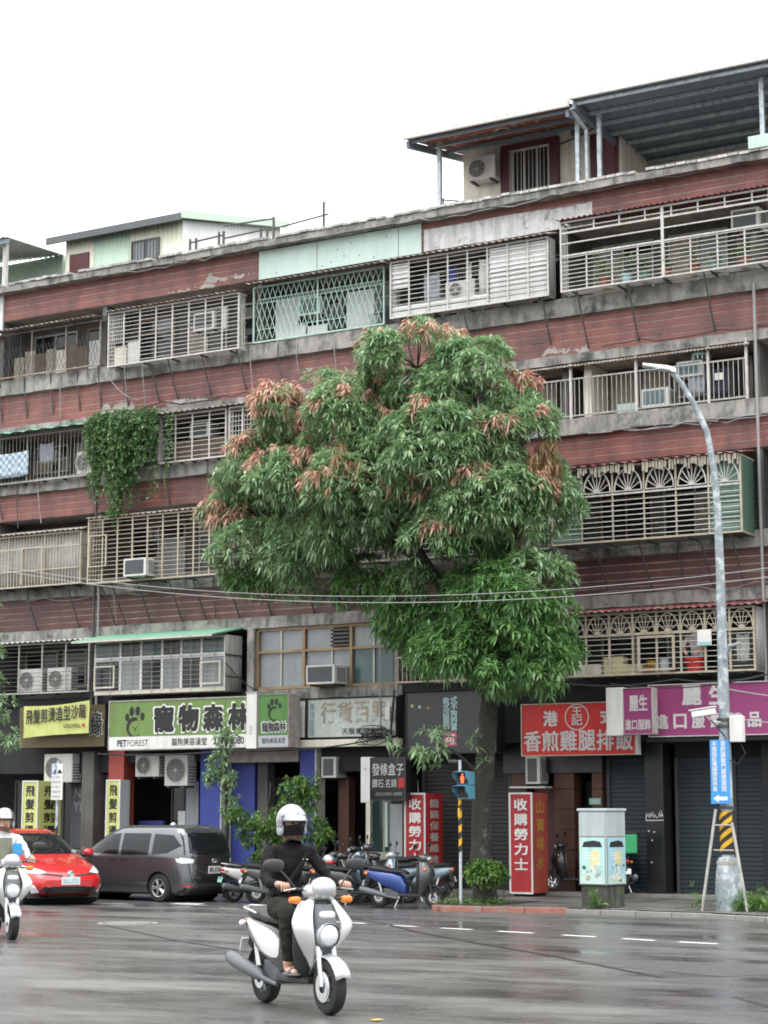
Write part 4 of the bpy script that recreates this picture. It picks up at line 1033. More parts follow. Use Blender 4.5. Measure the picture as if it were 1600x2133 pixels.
# person bending over the basin
def skin_body(name, joints, edges, parent, mats, classify, sub=2, root=0, folds=()):
    """one continuous figure grown over a skeleton: joints = [(pos, radius)]"""
    me = bpy.data.meshes.new(name)
    me.from_pydata([j[0] for j in joints], edges, [])
    o = bpy.data.objects.new(name, me); COL.objects.link(o)
    sk = o.modifiers.new('skin', 'SKIN'); sk.use_smooth_shade = True; sk.branch_smoothing = 0.6
    for i, j in enumerate(joints):
        rr = j[1]; me.skin_vertices[0].data[i].radius = rr if isinstance(rr, tuple) else (rr, rr)
    me.skin_vertices[0].data[root].use_root = True
    ss = o.modifiers.new('sub', 'SUBSURF'); ss.levels = sub; ss.render_levels = sub
    m2 = evaluate(o)
    bpy.data.objects.remove(o)
    m2.name = name
    m2.materials.clear()
    for m_ in mats: m2.materials.append(M[m_])
    idx = [classify(p.center) for p in m2.polygons]
    m2.polygons.foreach_set('material_index', idx)
    m2.polygons.foreach_set('use_smooth', [True] * len(m2.polygons))
    if folds:                                      # creases in the clothes, none on skin
        from mathutils import noise as _n
        cl = set(v for p, i in zip(m2.polygons, idx) if i in folds for v in p.vertices)
        nm_ = [v.normal.copy() for v in m2.vertices]
        for i in cl:
            c_ = m2.vertices[i].co
            f_ = _n.noise(Vector((c_.x * 9, c_.y * 9, c_.z * 17))) + .6 * _n.noise(Vector((c_.x * 22 + 5, c_.y * 22, c_.z * 34)))
            m2.vertices[i].co = c_ + nm_[i] * (.014 * f_)
        m2.update()
    ob = bpy.data.objects.new(name, m2); COL.objects.link(ob)
    if parent is not None: attach(ob, parent)
    return ob
px, py, pz = -15.3, -.3, 4.75
pp = thing('person', 'person in a white top bending over a red basin behind cage bars', 'person', (px, py, pz))
J = [((px, py + .1, pz + .35), .13), ((px, py + .02, pz + .55), .14), ((px, py - .08, pz + .74), .15), ((px, py - .14, pz + .86), .05), ((px, py - .17, pz + .96), (.085, .1)), ((px, py - .18, pz + 1.04), (.075, .085)),
     ((px - .19, py - .08, pz + .76), .065), ((px - .25, py - .2, pz + .55), .05), ((px - .14, py - .34, pz + .40), .035), ((px + .19, py - .08, pz + .76), .065), ((px + .25, py - .2, pz + .55), .05), ((px + .13, py - .34, pz + .40), .035),
     ((px - .1, py + .1, pz + .18), .09), ((px - .1, py + .1, pz + .02), .07), ((px + .1, py + .1, pz + .18), .09), ((px + .1, py + .1, pz + .02), .07),
     ((px - .08, py - .38, pz + .35), .028), ((px + .07, py - .38, pz + .35), .028)]
E_ = [(0, 1), (1, 2), (2, 3), (3, 4), (4, 5), (2, 6), (6, 7), (7, 8), (2, 9), (9, 10), (10, 11), (0, 12), (12, 13), (0, 14), (14, 15), (8, 16), (11, 17)]
skin_body('body', J, E_, pp, ['cloth_white', 'skin', 'cloth_navy'], lambda c: 1 if (c.z > pz + .84 or (c.y < py - .2 and c.z < pz + .55)) else (2 if c.z < pz + .34 else 0))
hb = MB()
for k in range(7):
    a = k / 6; hb.tube([(px - .085 + .17 * a, py - .26, pz + 1.0 + .05 * math.sin(a * 3.1)), (px - .09 + .18 * a, py - .14, pz + 1.13), (px - .085 + .17 * a, py - .05, pz + .98)], .04, 6)
hb.build('hair', 'hair', pp, smooth=True)
# notice card on the cage
nc = thing('notice_card', 'white notice card with blue foot tied to the cream cage bars', 'card', (-14.95, -.83, 5.3))
box('card', 'paper', -15.08, -14.76, -.835, -.82, 5.28, 5.62, nc); box('foot_band', 'cab_sky2', -15.06, -14.78, -.839, -.8355, 5.29, 5.36, nc)

# washing and things on the balconies
def cloth(name, label, cat, mat, x0, x1, z0, z1, y, folds=5, amp=.03, sag=.04, group='washing on the balconies'):
    m_ = MB(); rows = []; n = 16
    for k in range(n + 1):
        t = k / n; x = x0 + (x1 - x0) * t
        rows.append([(x + .01 * math.sin(j * 2 + k), y + amp * math.sin(t * folds * 6.28) * (.4 + .6 * j / 5), z1 - (z1 - z0) * j / 5 - sag * math.sin(t * 3.14) * (1 if j == 0 else .6)) for j in range(6)])
    o = m_.grid(rows).build(name, mat, None, smooth=True)
    s_ = o.modifiers.new('t', 'SOLIDIFY'); s_.thickness = .006
    return tag(o, label, cat, group)
cloth('bed_sheet', 'blue and white plaid sheet hung on the cage under the green awning', 'sheet', 'plaid', -35.9, -34.5, 10.85, 11.55, -.42, 4)
cloth('shirt', 'pale grey blouse hanging beside the plaid sheet', 'laundry', 'cloth_grey', -34.3, -33.8, 11.2, 11.75, -.2, 3)
cloth('towel', 'yellow towel rolled at the end of the green awning', 'laundry', 'yellow', -36.2, -35.8, 11.45, 11.8, -.25, 2)
cloth('shirt', 'white shirt hanging in the louvre-board cage, first from the condenser', 'laundry', 'cloth_white', -21.0, -20.85, 14.15, 14.9, -.25, 2)
cloth('shirt', 'blue shirt hanging in the louvre-board cage behind the condenser', 'laundry', 'shop_blue', -21.6, -21.35, 14.4, 14.95, -.1, 2)
cloth('shirt', 'white shirt hanging nearest the solid louvre boards', 'laundry', 'cloth_white', -20.65, -20.35, 14.1, 14.95, -.25, 2)
cloth('towel', 'light grey towel in the louvre-board cage, left of the condenser', 'laundry', 'cloth_grey', -22.2, -21.75, 14.1, 14.8, -.2, 3)
cloth('shirt', 'dark tee shirt with white print hanging behind the balcony railing', 'laundry', 'cloth_navy', -15.05, -14.5, 11.0, 11.65, .1, 3)
cloth('shirt', 'pale blue blouse hanging behind the balcony railing', 'laundry', 'cloth_grey', -15.5, -15.1, 11.1, 11.6, .12, 3)
cloth('shirt', 'black garment hanging at the end of the balcony railing', 'laundry', 'cloth_black', -14.45, -14.1, 10.95, 11.7, .1, 3)
cloth('shirt', 'white shirt hanging inside the sunburst cage above the purple sign', 'laundry', 'cloth_white', -14.35, -14.05, 4.95, 5.55, -.4, 2)
MB().obox((-14.75, .06, 11.42), (.2, .01, .16)).build('shirt_print', 'letter_white', bpy.data.objects['shirt.003'] if 'shirt.003' in bpy.data.objects else None)
hd = MB(); hd.lathe([(.001, .10), (.2, .07), (.22, .0), (.20, .0)], (-15.2, .15, 11.95), 'z', 18)
for k in range(12):
    a = k * math.pi / 6; hd.box(-15.2 + .2 * math.cos(a) - .012, -15.2 + .2 * math.cos(a) + .012, .15 + .2 * math.sin(a) - .008, .15 + .2 * math.sin(a) + .008, 11.86, 11.95)
tag(hd.build('clothes_hanger', 'mint_sheet', None), 'round mint peg hanger above the washing on the open balcony', 'hanger')
tag(box('storage_box', 'mint_sheet', -17.35, -16.85, .3, .6, 10.82, 11.1, None, bevel=.02), 'mint storage box on the open balcony floor', 'box')

# loose cables and drain pipes clinging to the ledges
r2 = random.Random(77)
for i in range(16):
    z = r2.choice([13.2, 12.4, 10.35, 7.4, 6.62, 16.15]); x = r2.uniform(-36, -16); P_ = []
    for k in range(14):
        P_.append((x + k * .32, -.17 + r2.uniform(-.02, .02) - (.15 if z > 16 else 0), z + .05 * math.sin(k * r2.uniform(.6, 1.2)) + r2.uniform(-.03, .03)))
    MB().tube(P_, r2.uniform(.008, .014), 4).build('loose_cable', r2.choice(['cable', 'cable', 'cable_grey']), bld)
for i in range(12):
    x = r2.uniform(-35.5, -14.5); z = r2.choice([13.3, 10.4, 7.5])
    MB().tube([(x, -.16, z + .3), (x, -.18, z), (x + r2.uniform(-.05, .05), -.05, z - r2.uniform(.5, 1.0))], .014, 5).build('drain_pipe', r2.choice(['cable_grey', 'dark_bar', 'grey_bar']), bld)
# ================================================================ LEAF HELPERS
def leaf_cloud(name, centers, dirs, parent, mat, n_leaf=12, length=.2, width=.04, droop=.5, spread=(35, 95), seed=1, shade=(0, 1)):
    """whorls of folded blades; four triangles to a blade"""
    g = np.random.default_rng(seed)
    C = np.asarray(centers, float); D = np.asarray(dirs, float)
    D /= np.linalg.norm(D, axis=1)[:, None] + 1e-9
    nw = len(C); n = nw * n_leaf
    c = np.repeat(C, n_leaf, 0); d = np.repeat(D, n_leaf, 0)
    tmp = np.where(np.abs(d[:, 2:3]) < .9, np.array([[0, 0, 1.]]), np.array([[1., 0, 0]]))
    u = np.cross(d, tmp); u /= np.linalg.norm(u, axis=1)[:, None]; v = np.cross(d, u)
    az = np.tile(np.arange(n_leaf) * 2.39996, nw) + np.repeat(g.random(nw) * 6.28, n_leaf) + g.normal(0, .2, n)
    el = np.radians(g.uniform(spread[0], spread[1], n))
    ld = d * np.cos(el)[:, None] + (u * np.cos(az)[:, None] + v * np.sin(az)[:, None]) * np.sin(el)[:, None]
    L_ = (length * g.uniform(.7, 1.25, n))[:, None]
    mid = c + ld * L_ * .5; mid[:, 2] -= (L_[:, 0] * droop * .12)
    tip = c + ld * L_; tip[:, 2] -= L_[:, 0] * droop * .55
    ax = tip - c
    sd = np.cross(ax, np.array([[0, 0, 1.]]) + g.normal(0, .25, (n, 3))); sd /= np.linalg.norm(sd, axis=1)[:, None] + 1e-9
    up_ = np.cross(sd, ax); up_ /= np.linalg.norm(up_, axis=1)[:, None] + 1e-9
    W = width * g.uniform(.75, 1.2, n)[:, None]
    lp = mid + sd * W * .5 + up_ * W * .18; rp = mid - sd * W * .5 + up_ * W * .18
    V = np.stack([c, lp, mid, rp, tip], 1).reshape(-1, 3)
    b = (np.arange(n) * 5)[:, None]
    F_ = np.concatenate([b + [[0, 1, 2]], b + [[0, 2, 3]], b + [[1, 4, 2]], b + [[2, 4, 3]]], 1).reshape(-1, 3)
    me = bpy.data.meshes.new(name)
    me.vertices.add(len(V)); me.vertices.foreach_set('co', V.ravel())
    me.loops.add(F_.size); me.loops.foreach_set('vertex_index', F_.ravel().astype(np.int32))
    me.polygons.add(len(F_)); me.polygons.foreach_set('loop_start', np.arange(0, F_.size, 3, dtype=np.int32))
    me.update(); me.validate()
    at = me.attributes.new('shade', 'FLOAT', 'FACE')
    wsh = np.repeat(g.uniform(shade[0], shade[1], nw), n_leaf)
    sh_ = np.clip(.7 * wsh + .3 * g.random(n), 0, 1)
    at.data.foreach_set('value', np.repeat(sh_, 4).astype(np.float32))
    me.materials.append(M[mat])
    o = bpy.data.objects.new(name, me); COL.objects.link(o)
    if parent is not None: attach(o, parent)
    return o

# hanging vine on the fourth floor
vn = thing('hanging_vine', 'leafy green vine spilling from the fourth-floor balcony over the ledge', 'vine', (-31.0, -.4, 10.6))
r2 = random.Random(11)
vc, vd = [], []
stems = MB()
for k in range(78):
    x = -32.15 + 2.1 * r2.random() ** .9; L0 = r2.uniform(.7, 3.2) * max(.3, 1 - abs(x + 31.25) / 1.5)
    y = -.45 - r2.random() * .55; z = 12.25 - r2.random() * .35; pts = [(x, -.1, z), (x, y, z)]
    while L0 > 0:
        x += r2.uniform(-.06, .06); y += r2.uniform(-.04, .04); z -= .09; L0 -= .09
        pts.append((x, y, z))
        for _ in range(2): vc.append((x + r2.uniform(-.1, .1), y + r2.uniform(-.1, .1), z + r2.uniform(-.05, .05))); vd.append((r2.uniform(-.6, .6), -1, r2.uniform(-.5, .6)))
    stems.tube(pts, .006, 4, False)
for (x, L0) in [(-29.75, 2.0), (-29.6, 1.2), (-30.1, 2.3), (-30.3, 2.2)]:
    z = 12.0; y = -.5
    for j in range(int(L0 / .1)):
        vc.append((x + r2.uniform(-.06, .06), y, z - j * .1)); vd.append((r2.uniform(-.6, .6), -1, r2.uniform(-.5, .5)))
stems.build('stems', 'bark', vn)
for _ in range(230):
    vc.append((-32.05 + 2.0 * r2.random(), -.3 - r2.random() * .6, 12.0 + r2.random() * .25)); vd.append((r2.uniform(-.6, .6), -.6, 1))
leaf_cloud('foliage', vc, vd, vn, 'leaf_vine', 6, .085, .055, .4, (40, 100), 3)
# potted plants in the corner cage
for i, (x, hgt, c) in enumerate([(-17.3, .75, 'terracotta'), (-16.75, .5, 'cab_sky2'), (-16.3, .35, 'green_panel'), (-15.8, .2, 'terracotta'), (-15.1, .45, 'terracotta'), (-14.6, .2, 'green_panel'), (-13.9, .3, 'terracotta')]):
    pt = thing('potted_plant', ['tall leafy plant in a clay pot at the end of the corner cage', 'bushy plant in a blue pot in the corner cage', 'plant in a wide green pot behind the white bars', 'tiny plant in a clay pot near the cage middle post',
                                'leafy plant in a clay pot just past the cage middle post', 'flat green plant tray in the corner cage', 'small plant in a clay pot nearest the building corner'][i], 'plant', (x, -.4, 13.73), 'potted plants in the corner cage')
    p = MB(); p.lathe([(.09, 0), (.13, .2), (.145, .2), (.145, .24), (.11, .24), (.1, .2), (.001, .2)], (x, -.38, 13.73), 'z', 12); p.build('pot', c, pt)
    cc = [(x + r2.gauss(0, .14), -.38 + r2.gauss(0, .07), 13.95 + hgt * r2.random()) for _ in range(int(50 * hgt + 8))]
    leaf_cloud('foliage', cc, [(r2.uniform(-1, 1), r2.uniform(-1, .4), .6) for _ in cc], pt, 'leaf_bush', 6, .11, .035, .5, (20, 90), 20 + i)
# ================================================================ GROUND FLOOR FRONTS
GZ = -0.06
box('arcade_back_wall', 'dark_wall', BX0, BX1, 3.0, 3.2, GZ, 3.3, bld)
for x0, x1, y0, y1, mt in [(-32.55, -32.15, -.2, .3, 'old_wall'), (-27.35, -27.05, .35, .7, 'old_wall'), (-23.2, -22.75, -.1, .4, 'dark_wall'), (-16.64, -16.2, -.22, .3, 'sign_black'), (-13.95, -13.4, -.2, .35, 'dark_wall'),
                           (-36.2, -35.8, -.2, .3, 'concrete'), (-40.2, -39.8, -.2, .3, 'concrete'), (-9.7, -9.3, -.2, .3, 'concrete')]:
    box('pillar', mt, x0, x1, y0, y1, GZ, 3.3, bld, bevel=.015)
# hair salon: grey panel with a festive print
sl = box('shop_panel', 'lilac', -33.3, -31.95, .3, .42, GZ, 2.72, bld)
lettering('NEW\nYEAR', 'cab_grey', sl, (-33.2, .298, 1.75), .75, .6, bold=.01)
m_ = MB(); m_.lathe([(.001, -.004), (.42, -.004)], (-32.35, .298, 1.15), 'y', 28); m_.build('round_print', 'mud', sl)
m_ = MB(); m_.lathe([(.36, -.006), (.41, -.006)], (-32.35, .298, 1.15), 'y', 28); m_.build('round_border', 'sign_lime', sl)
lettering('福', 'shop_red', sl, (-32.55, .29, .95), .4, .4, bold=.02)
box('side_panel', 'sign_black', -31.93, -31.72, .35, .45, GZ, 2.9, bld)
window(-36.0, -33.4, .05, 2.6, y=1.2, n=3, fm='dark_bar', glass='glass_dark', fw=.06)
box('fascia_beam', 'dark_wall', -36.2, -31.7, .0, .5, 2.75, 3.3, bld)
# pet shop
box('red_pier', 'shop_red', -31.7, -31.2, -.15, .3, GZ, 3.3, bld)
box('blue_pier', 'shop_blue', -28.75, -28.12, -.16, .3, GZ, 3.3, bld); box('pier_edge', 'white_bar', -28.12, -28.09, -.17, .28, GZ, 3.29, bld)
box('blue_panel', 'shop_blue', -31.18, -30.4, .5, .6, GZ, 1.5, bld); box('blue_panel', 'shop_blue', -28.08, -27.4, .3, .5, GZ, 3.1, bld)
window(-30.4, -28.8, .0, 2.55, y=.9, n=3, fm='dark_bar', glass='glass_dark', fw=.05)
box('shelf_board', 'tile_brown', -29.0, -28.8, .6, .85, .2, 2.3, bld)
box('poster', 'paper', -30.15, -29.92, .82, .835, .95, 1.75, bld); box('poster', 'cab_grey', -29.9, -29.5, .82, .835, 1.3, 2.5, bld)
box('fascia_beam', 'dark_wall', -31.2, -28.76, .0, .5, 3.0, 3.3, bld)
# shop with greenish glass
box('brown_beam', 'bare_render', -27.95, -25.85, -.1, .3, 2.95, 3.28, bld)
window(-27.9, -25.8, .0, 2.6, y=1.0, n=3, fm='dark_bar', glass='glass_green', fw=.06)
box('blue_pier', 'shop_blue', -25.78, -25.34, -.12, .3, GZ, 3.3, bld); box('pier_edge', 'white_bar', -25.34, -25.3, -.13, .28, GZ, 3.29, bld)
# pale watch shop under the faded board
box('brown_pier', 'tile_brown', -25.05, -24.75, .5, .8, GZ, 2.6, bld); box('cream_post', 'cream_wall', -24.02, -23.9, .1, .22, GZ, 2.75, bld)
window(-24.7, -23.2, .3, 2.5, y=1.3, n=3, fm='cream_frame', glass='glass_green', fw=.05)
box('shop_counter', 'cream_frame', -24.7, -23.2, .9, 1.25, GZ, .75, bld)
box('fascia_beam', 'dark_wall', -25.3, -22.75, .1, .6, 2.7, 3.3, bld)
box('grey_post', 'cab_grey', -23.1, -22.75, -.35, -.11, GZ, 1.9, bld); box('mint_tube', 'mint_sheet', -23.2, -23.13, -.4, -.33, .9, 1.95, bld)
# roller shutters, each slat a piece
def shutter(x0, x1, y, mat, z1=2.9, label=None):
    s_ = box('roller_shutter', mat, x0, x1, y + .03, y + .06, GZ + .02, z1, bld)
    n = int((z1 - GZ) / .1)
    me = MB().box(-.5, .5, -.012, .012, -.042, .042).mesh('slat', mat)
    for k in range(n):
        o = bpy.data.objects.new('slat', me); COL.objects.link(o); o.location = ((x0 + x1) / 2, y + .012, GZ + .05 + k * .1); o.scale = (x1 - x0, 1, 1); o.rotation_euler = (R(-9), 0, 0)
        attach(o, s_)
    box('shutter_box', 'dark_wall', x0, x1, y - .08, y + .2, z1, 3.3, bld)
    for x in (x0, x1): box('guide', 'dark_bar', x - .04, x + .04, y - .04, y + .07, GZ, z1, bld)
shutter(-22.6, -20.3, .45, 'shutter_brown'); shutter(-17.75, -16.72, .35, 'shutter'); shutter(-16.1, -14.95, .35, 'shutter'); shutter(-14.8, -13.98, .5, 'shutter'); shutter(-13.3, -9.8, .35, 'shutter')
# brown tiled doorway of the rice shop
for x0, x1 in [(-20.15, -19.75), (-19.05, -18.55), (-18.1, -17.85)]:
    for k in range(7): box('wall_tile', 'tile_brown', x0, x1, .2 + .002 * (k % 2), .6, GZ + k * .46, GZ + k * .46 + .448, bld)
box('red_door', 'maroon', -19.7, -19.1, .5, .58, GZ, 2.3, bld); box('dark_fascia', 'sign_black', -20.3, -17.8, .1, .3, 2.6, 3.3, bld)
box('wall_fan_panel', 'dark_wall', -18.5, -18.12, .75, .8, GZ, 2.4, bld)
for x, z, y, l in [(-19.9, 1.95, .19, 'a'), (-18.02, 1.95, .19, 'b')]:
    npl = box('number_plate', 'plate_green', x - .14, x + .14, y - .012, y - .002, z - .07, z + .07, bld); lettering('103', 'letter_white', npl, (x - .07, y - .012, z - .03), .14, .06)
# graffiti on the black column
g_ = MB(); gx0 = -16.62; gyy = -.226
for k in range(7):
    x = gx0 + .02 + k * .055; r3 = random.Random(k)
    g_.tube([(x, gyy, 1.58 + r3.random() * .04), (x + .03, gyy, 1.58 + r3.random() * .14), (x + .05, gyy, 1.60)], .008, 4)
g_.tube([(gx0, gyy, 1.52), (gx0 + .42, gyy, 1.53)], .01, 4); g_.tube([(gx0, gyy, 1.52), (gx0 + .01, gyy, 1.68)], .008, 4); g_.tube([(gx0 + .3, gyy, 1.66), (gx0 + .36, gyy, 1.75), (gx0 + .38, gyy, 1.62)], .007, 4)
g_.build('graffiti', 'letter_white', bld)
for (x, z) in [(-16.58, 1.28), (-16.45, 1.26), (-16.5, 1.08), (-16.52, .6)]: box('sticker_scrap', 'paper', x, x + .03, -.226, -.222, z, z + .03, bld)
# condensers and boxes hung under the signs
condenser('grimy condenser hung beside the parking sign over the hair salon', -33.75, 2.5, -.3, .95, .75, .4, 'condensers over the shops')
condenser('condenser under the green pet sign, next to the red pier', -30.7, 2.62, -.32, .75, .58, .32, 'condensers over the shops')
condenser('larger condenser under the green pet sign, next to the blue pier', -29.75, 2.38, -.34, .72, .78, .4, 'condensers over the shops', .5)
aircon('beige air conditioner on the arcade wall under the faded white board', -25.2, 2.55, -.05, .42, .5, .5)
aircon('old air conditioner beside the tree trunk, under a small bracket', -19.55, 2.35, -.25, .36, .62, .45)
tag(box('wall_shelf', 'white_panel', -19.9, -19.0, -.4, .0, 2.25, 2.29, None), 'thin white shelf bracket under the old air conditioner', 'shelf')

# ================================================================ SIGNS
def board(name, label, x0, x1, z0, z1, yf, d, mat, frame=None, group=None, side=None, fr=.03):
    t = thing(name, label, 'sign', ((x0 + x1) / 2, yf, z0), group)
    box('case', side or 'dark_wall', x0, x1, yf + .012, yf + d, z0, z1, t, bevel=.008)
    box('face', mat, x0 + .01, x1 - .01, yf, yf + .011, z0 + .01, z1 - .01, t)
    if frame:
        m_ = MB()
        m_.box(x0, x1, yf - .02, yf - .001, z1 - fr, z1); m_.box(x0, x1, yf - .02, yf - .001, z0, z0 + fr); m_.box(x0, x0 + fr, yf - .02, yf - .001, z0 + fr, z1 - fr); m_.box(x1 - fr, x1, yf - .02, yf - .001, z0 + fr, z1 - fr)
        m_.build('rim', frame, t)
    return t
def paw(t, cx, cz, s, y, mat, face=None):
    for dx, dz, rx, rz in [(-.36, .22, .105, .16), (-.14, .46, .12, .19), (.17, .47, .12, .19), (.42, .24, .105, .16)]:
        p = [(cx + (dx + rx * math.cos(a * .3142)) * s, cz + (dz + rz * math.sin(a * .3142)) * s) for a in range(20)]
        MB().prism(p, lambda a, b, d: (a, d, b), y - .008, y - .002).build('paw_toe', mat, t)
    outer = [(cx + .40 * s * math.cos(R(a)), cz - .2 * s + .42 * s * math.sin(R(a))) for a in range(70, 325, 15)]
    inner = [(cx + .06 * s + .33 * s * math.cos(R(a)), cz - .24 * s + .32 * s * math.sin(R(a))) for a in range(310, 60, -15)]
    MB().prism(outer + inner, lambda a, b, d: (a, d, b), y - .008, y - .002).build('paw_pad', mat, t)
    if face:
        e = MB(); e.tube([(cx - .05 * s, y - .006, cz - .18 * s), (cx - .02 * s, y - .006, cz - .18 * s)], .022 * s, 6); e.tube([(cx + .13 * s, y - .006, cz - .18 * s), (cx + .16 * s, y - .006, cz - .18 * s)], .022 * s, 6)
        e.tube([(cx + .03 * s, y - .006, cz - .28 * s), (cx + .08 * s, y - .006, cz - .28 * s)], .035 * s, 6); e.build('dog_face', mat, t)
# yellow banner over a brown board
t = board('shop_sign', 'dark brown calligraphy board behind the yellow banner', -34.4, -31.5, 3.4, 4.5, -.6, .3, 'mud')
lettering('緣', 'letter_dim', t, (-31.98, -.6, 3.68), .42, .62, off=.012, bold=.05); lettering('緣', 'ink', t, (-31.96, -.6, 3.70), .38, .58, off=.02, bold=.012)
bn = thing('banner', 'yellow vinyl banner with black characters tied over the brown board', 'banner', (-32.9, -.9, 3.7))
m_ = MB(); rows = []
for k in range(25):
    f = k / 24; x = -34.0 + 2.2 * f
    zt = 4.50 - .05 * math.sin(f * 3.14) + .10 * f; zb = 3.66 + .015 * math.sin(f * 4) + .10 * f
    rows.append([(x, -.88 + .010 * math.sin(f * 22 + j), zb + (zt - zb) * j / 6) for j in range(7)])
o = m_.grid(rows).build('vinyl', 'sign_lime', bn, smooth=True)
for i, ch in enumerate('飛髮剪燙造型沙龍'): lettering(ch, 'ink', bn, (-33.9 + i * .255, -.905, 4.02 + .018 * i), .225, .36, off=.012, bold=.015)
lettering('GOLDWELL', 'ink', bn, (-32.62, -.905, 3.90), .58, .1, off=.012, bold=.01); box('red_square', 'sign_red', -32.0, -31.92, -.92, -.915, 3.92, 4.0, bn)
# pet shop
t = board('shop_sign', 'long green pet shop sign with paw print and white lower strip', -31.12, -26.8, 3.28, 4.55, -.92, .35, 'sign_green', 'grey_bar', side='sign_white')
box('lower_strip', 'sign_white', -31.09, -26.83, -.930, -.921, 3.31, 3.62, t)
paw(t, -30.3, 3.98, .62, -.92, 'ink', True)
for i, ch in enumerate('寵物森林'):
    lettering(ch, 'letter_white', t, (-29.68 + i * .76, -.92, 3.70), .66, .70, off=.010, bold=.075, name='lettering_outline'); lettering(ch, 'ink', t, (-29.64 + i * .76, -.92, 3.74), .58, .62, off=.018, bold=.035)
lettering('PET', 'ink', t, (-30.82, -.93, 3.38), .3, .16, bold=.02); lettering('FOREST', 'ink', t, (-30.49, -.93, 3.38), .66, .16, bold=-.006)
lettering('貓狗美容澡堂', 'ink', t, (-29.1, -.93, 3.37), 1.08, .19, bold=.006); lettering('2309-5080', 'ink', t, (-27.82, -.93, 3.38), .92, .17, bold=.012)
tp = thing('sign_pillar', 'white square post between the two green pet signs', 'post', (-26.65, -.9, 3.25)); box('post', 'sign_white', -26.78, -26.48, -1.02, -.55, 3.25, 4.6, tp, bevel=.01); box('cap', 'grey_bar', -26.8, -26.46, -1.03, -.54, 4.6, 4.64, tp)
m_ = MB()
for k in range(6): m_.box(-26.68, -26.6, -1.026, -1.021, 3.6 + k * .04, 3.615 + k * .04)
m_.build('small_print', 'letter_dim', tp)
t = board('shop_sign', 'green box sign with paw beside the white post', -26.46, -25.56, 3.27, 4.57, -.97, .5, 'sign_green2', 'bare_render', side='bare_render', fr=.015)
box('lower_strip', 'cab_grey', -26.44, -25.58, -.98, -.971, 3.29, 3.56, t)
paw(t, -26.0, 4.18, .42, -.97, 'ink')
lettering('寵物森林', 'letter_white', t, (-26.36, -.97, 3.63), .74, .28, off=.008, bold=.06, name='lettering_outline'); lettering('寵物森林', 'ink', t, (-26.34, -.97, 3.65), .7, .24, off=.014, bold=.02); lettering('貓狗美容澡堂', 'ink', t, (-26.34, -.98, 3.37), .68, .14)
# faded general store board
t = board('shop_sign', 'faded pale general store board with peeling tan characters', -25.78, -22.92, 3.5, 4.46, -.32, .28, 'sign_faded', 'sign_black', fr=.02)
box('end_strip', 'paper', -25.75, -25.5, -.345, -.341, 3.53, 4.40, t); box('dark_bar', 'ink', -25.5, -25.42, -.35, -.341, 3.52, 4.44, t)
for i, ch in enumerate('行貨百興仁'): lettering(ch, 'tan_letter', t, (-25.05 + i * .48, -.32, 3.86), .42 if i < 4 else .2, .5, bold=.02)
lettering(vert('專洋百貨'), 'blue_letter', t, (-25.38, -.32, 3.56), .15, .8); lettering('天盤島頂洗石', 'ink', t, (-24.45, -.32, 3.58), 1.15, .15, bold=.005)
tb = thing('sign_beam', 'pale stained beam under the faded store board', 'beam', (-24.3, -.3, 3.3)); MB().box(-25.75, -22.9, -.36, -.05, 3.28, 3.46).build('beam', 'cream_wall', tb, bevel=.01)
# dark grey sign with cyan columns
t = board('shop_sign', 'dark grey sign with two columns of cyan characters and pink square', -22.32, -19.95, 3.05, 4.47, -.92, .45, 'sign_grey', 'sign_black', side='sign_black', fr=.025)
lettering(vert('款式店面的'), 'cyan_letter', t, (-21.33, -.92, 3.62), .17, .72, bold=.02, spacing=.9); lettering(vert('式不拘的當'), 'cyan_letter', t, (-21.13, -.92, 3.58), .17, .78, bold=.02, spacing=.9)
box('pink_square', 'pink', -21.31, -20.98, -.932, -.922, 3.22, 3.54, t); lettering('可', 'letter_white', t, (-21.26, -.932, 3.26), .24, .22, bold=.02)
for i, (x, c) in enumerate([(-22.15, 'sign_lime'), (-21.95, 'cyan_letter'), (-21.72, 'gold_letter')]):
    p = []
    for k in range(10): rr = .055 if k % 2 == 0 else .025; p.append((x + rr * math.cos(k * .628), 4.17 - i * .03 + rr * math.sin(k * .628)))
    MB().prism(p, lambda a, b, d: (a, d, b), -.928, -.921).build('flower_print', c, t)
# black watch shop sign
t = board('shop_sign', 'black projecting sign with white end, hung by the faded board', -22.95, -22.0, 1.98, 2.96, -1.5, .22, 'sign_black', 'dark_bar', side='sign_black', fr=.012)
box('white_end', 'sign_white', -23.2, -22.95, -1.52, -1.28, 1.93, 2.98, t, bevel=.01); lettering('當', 'letter_dim', t, (-23.12, -1.52, 2.68), .08, .06)
lettering('發條盒子', 'letter_grey', t, (-22.9, -1.5, 2.55), .84, .28, bold=.005); lettering('鑽石.名錶', 'letter_grey', t, (-22.9, -1.5, 2.27), .66, .2); lettering('(02)2303-2888', 'letter_dim', t, (-22.8, -1.5, 2.07), .7, .09)
box('red_seal', 'sign_red', -22.2, -22.04, -1.512, -1.502, 2.27, 2.49, t)
rod('hanger_rod', 'dark_bar', (-22.4, -1.35, 2.96), (-22.5, -1.35, 3.5), .03, t); rod('hanger_rod', 'dark_bar', (-22.4, -1.35, 3.0), (-22.4, -.3, 3.3), .03, t)
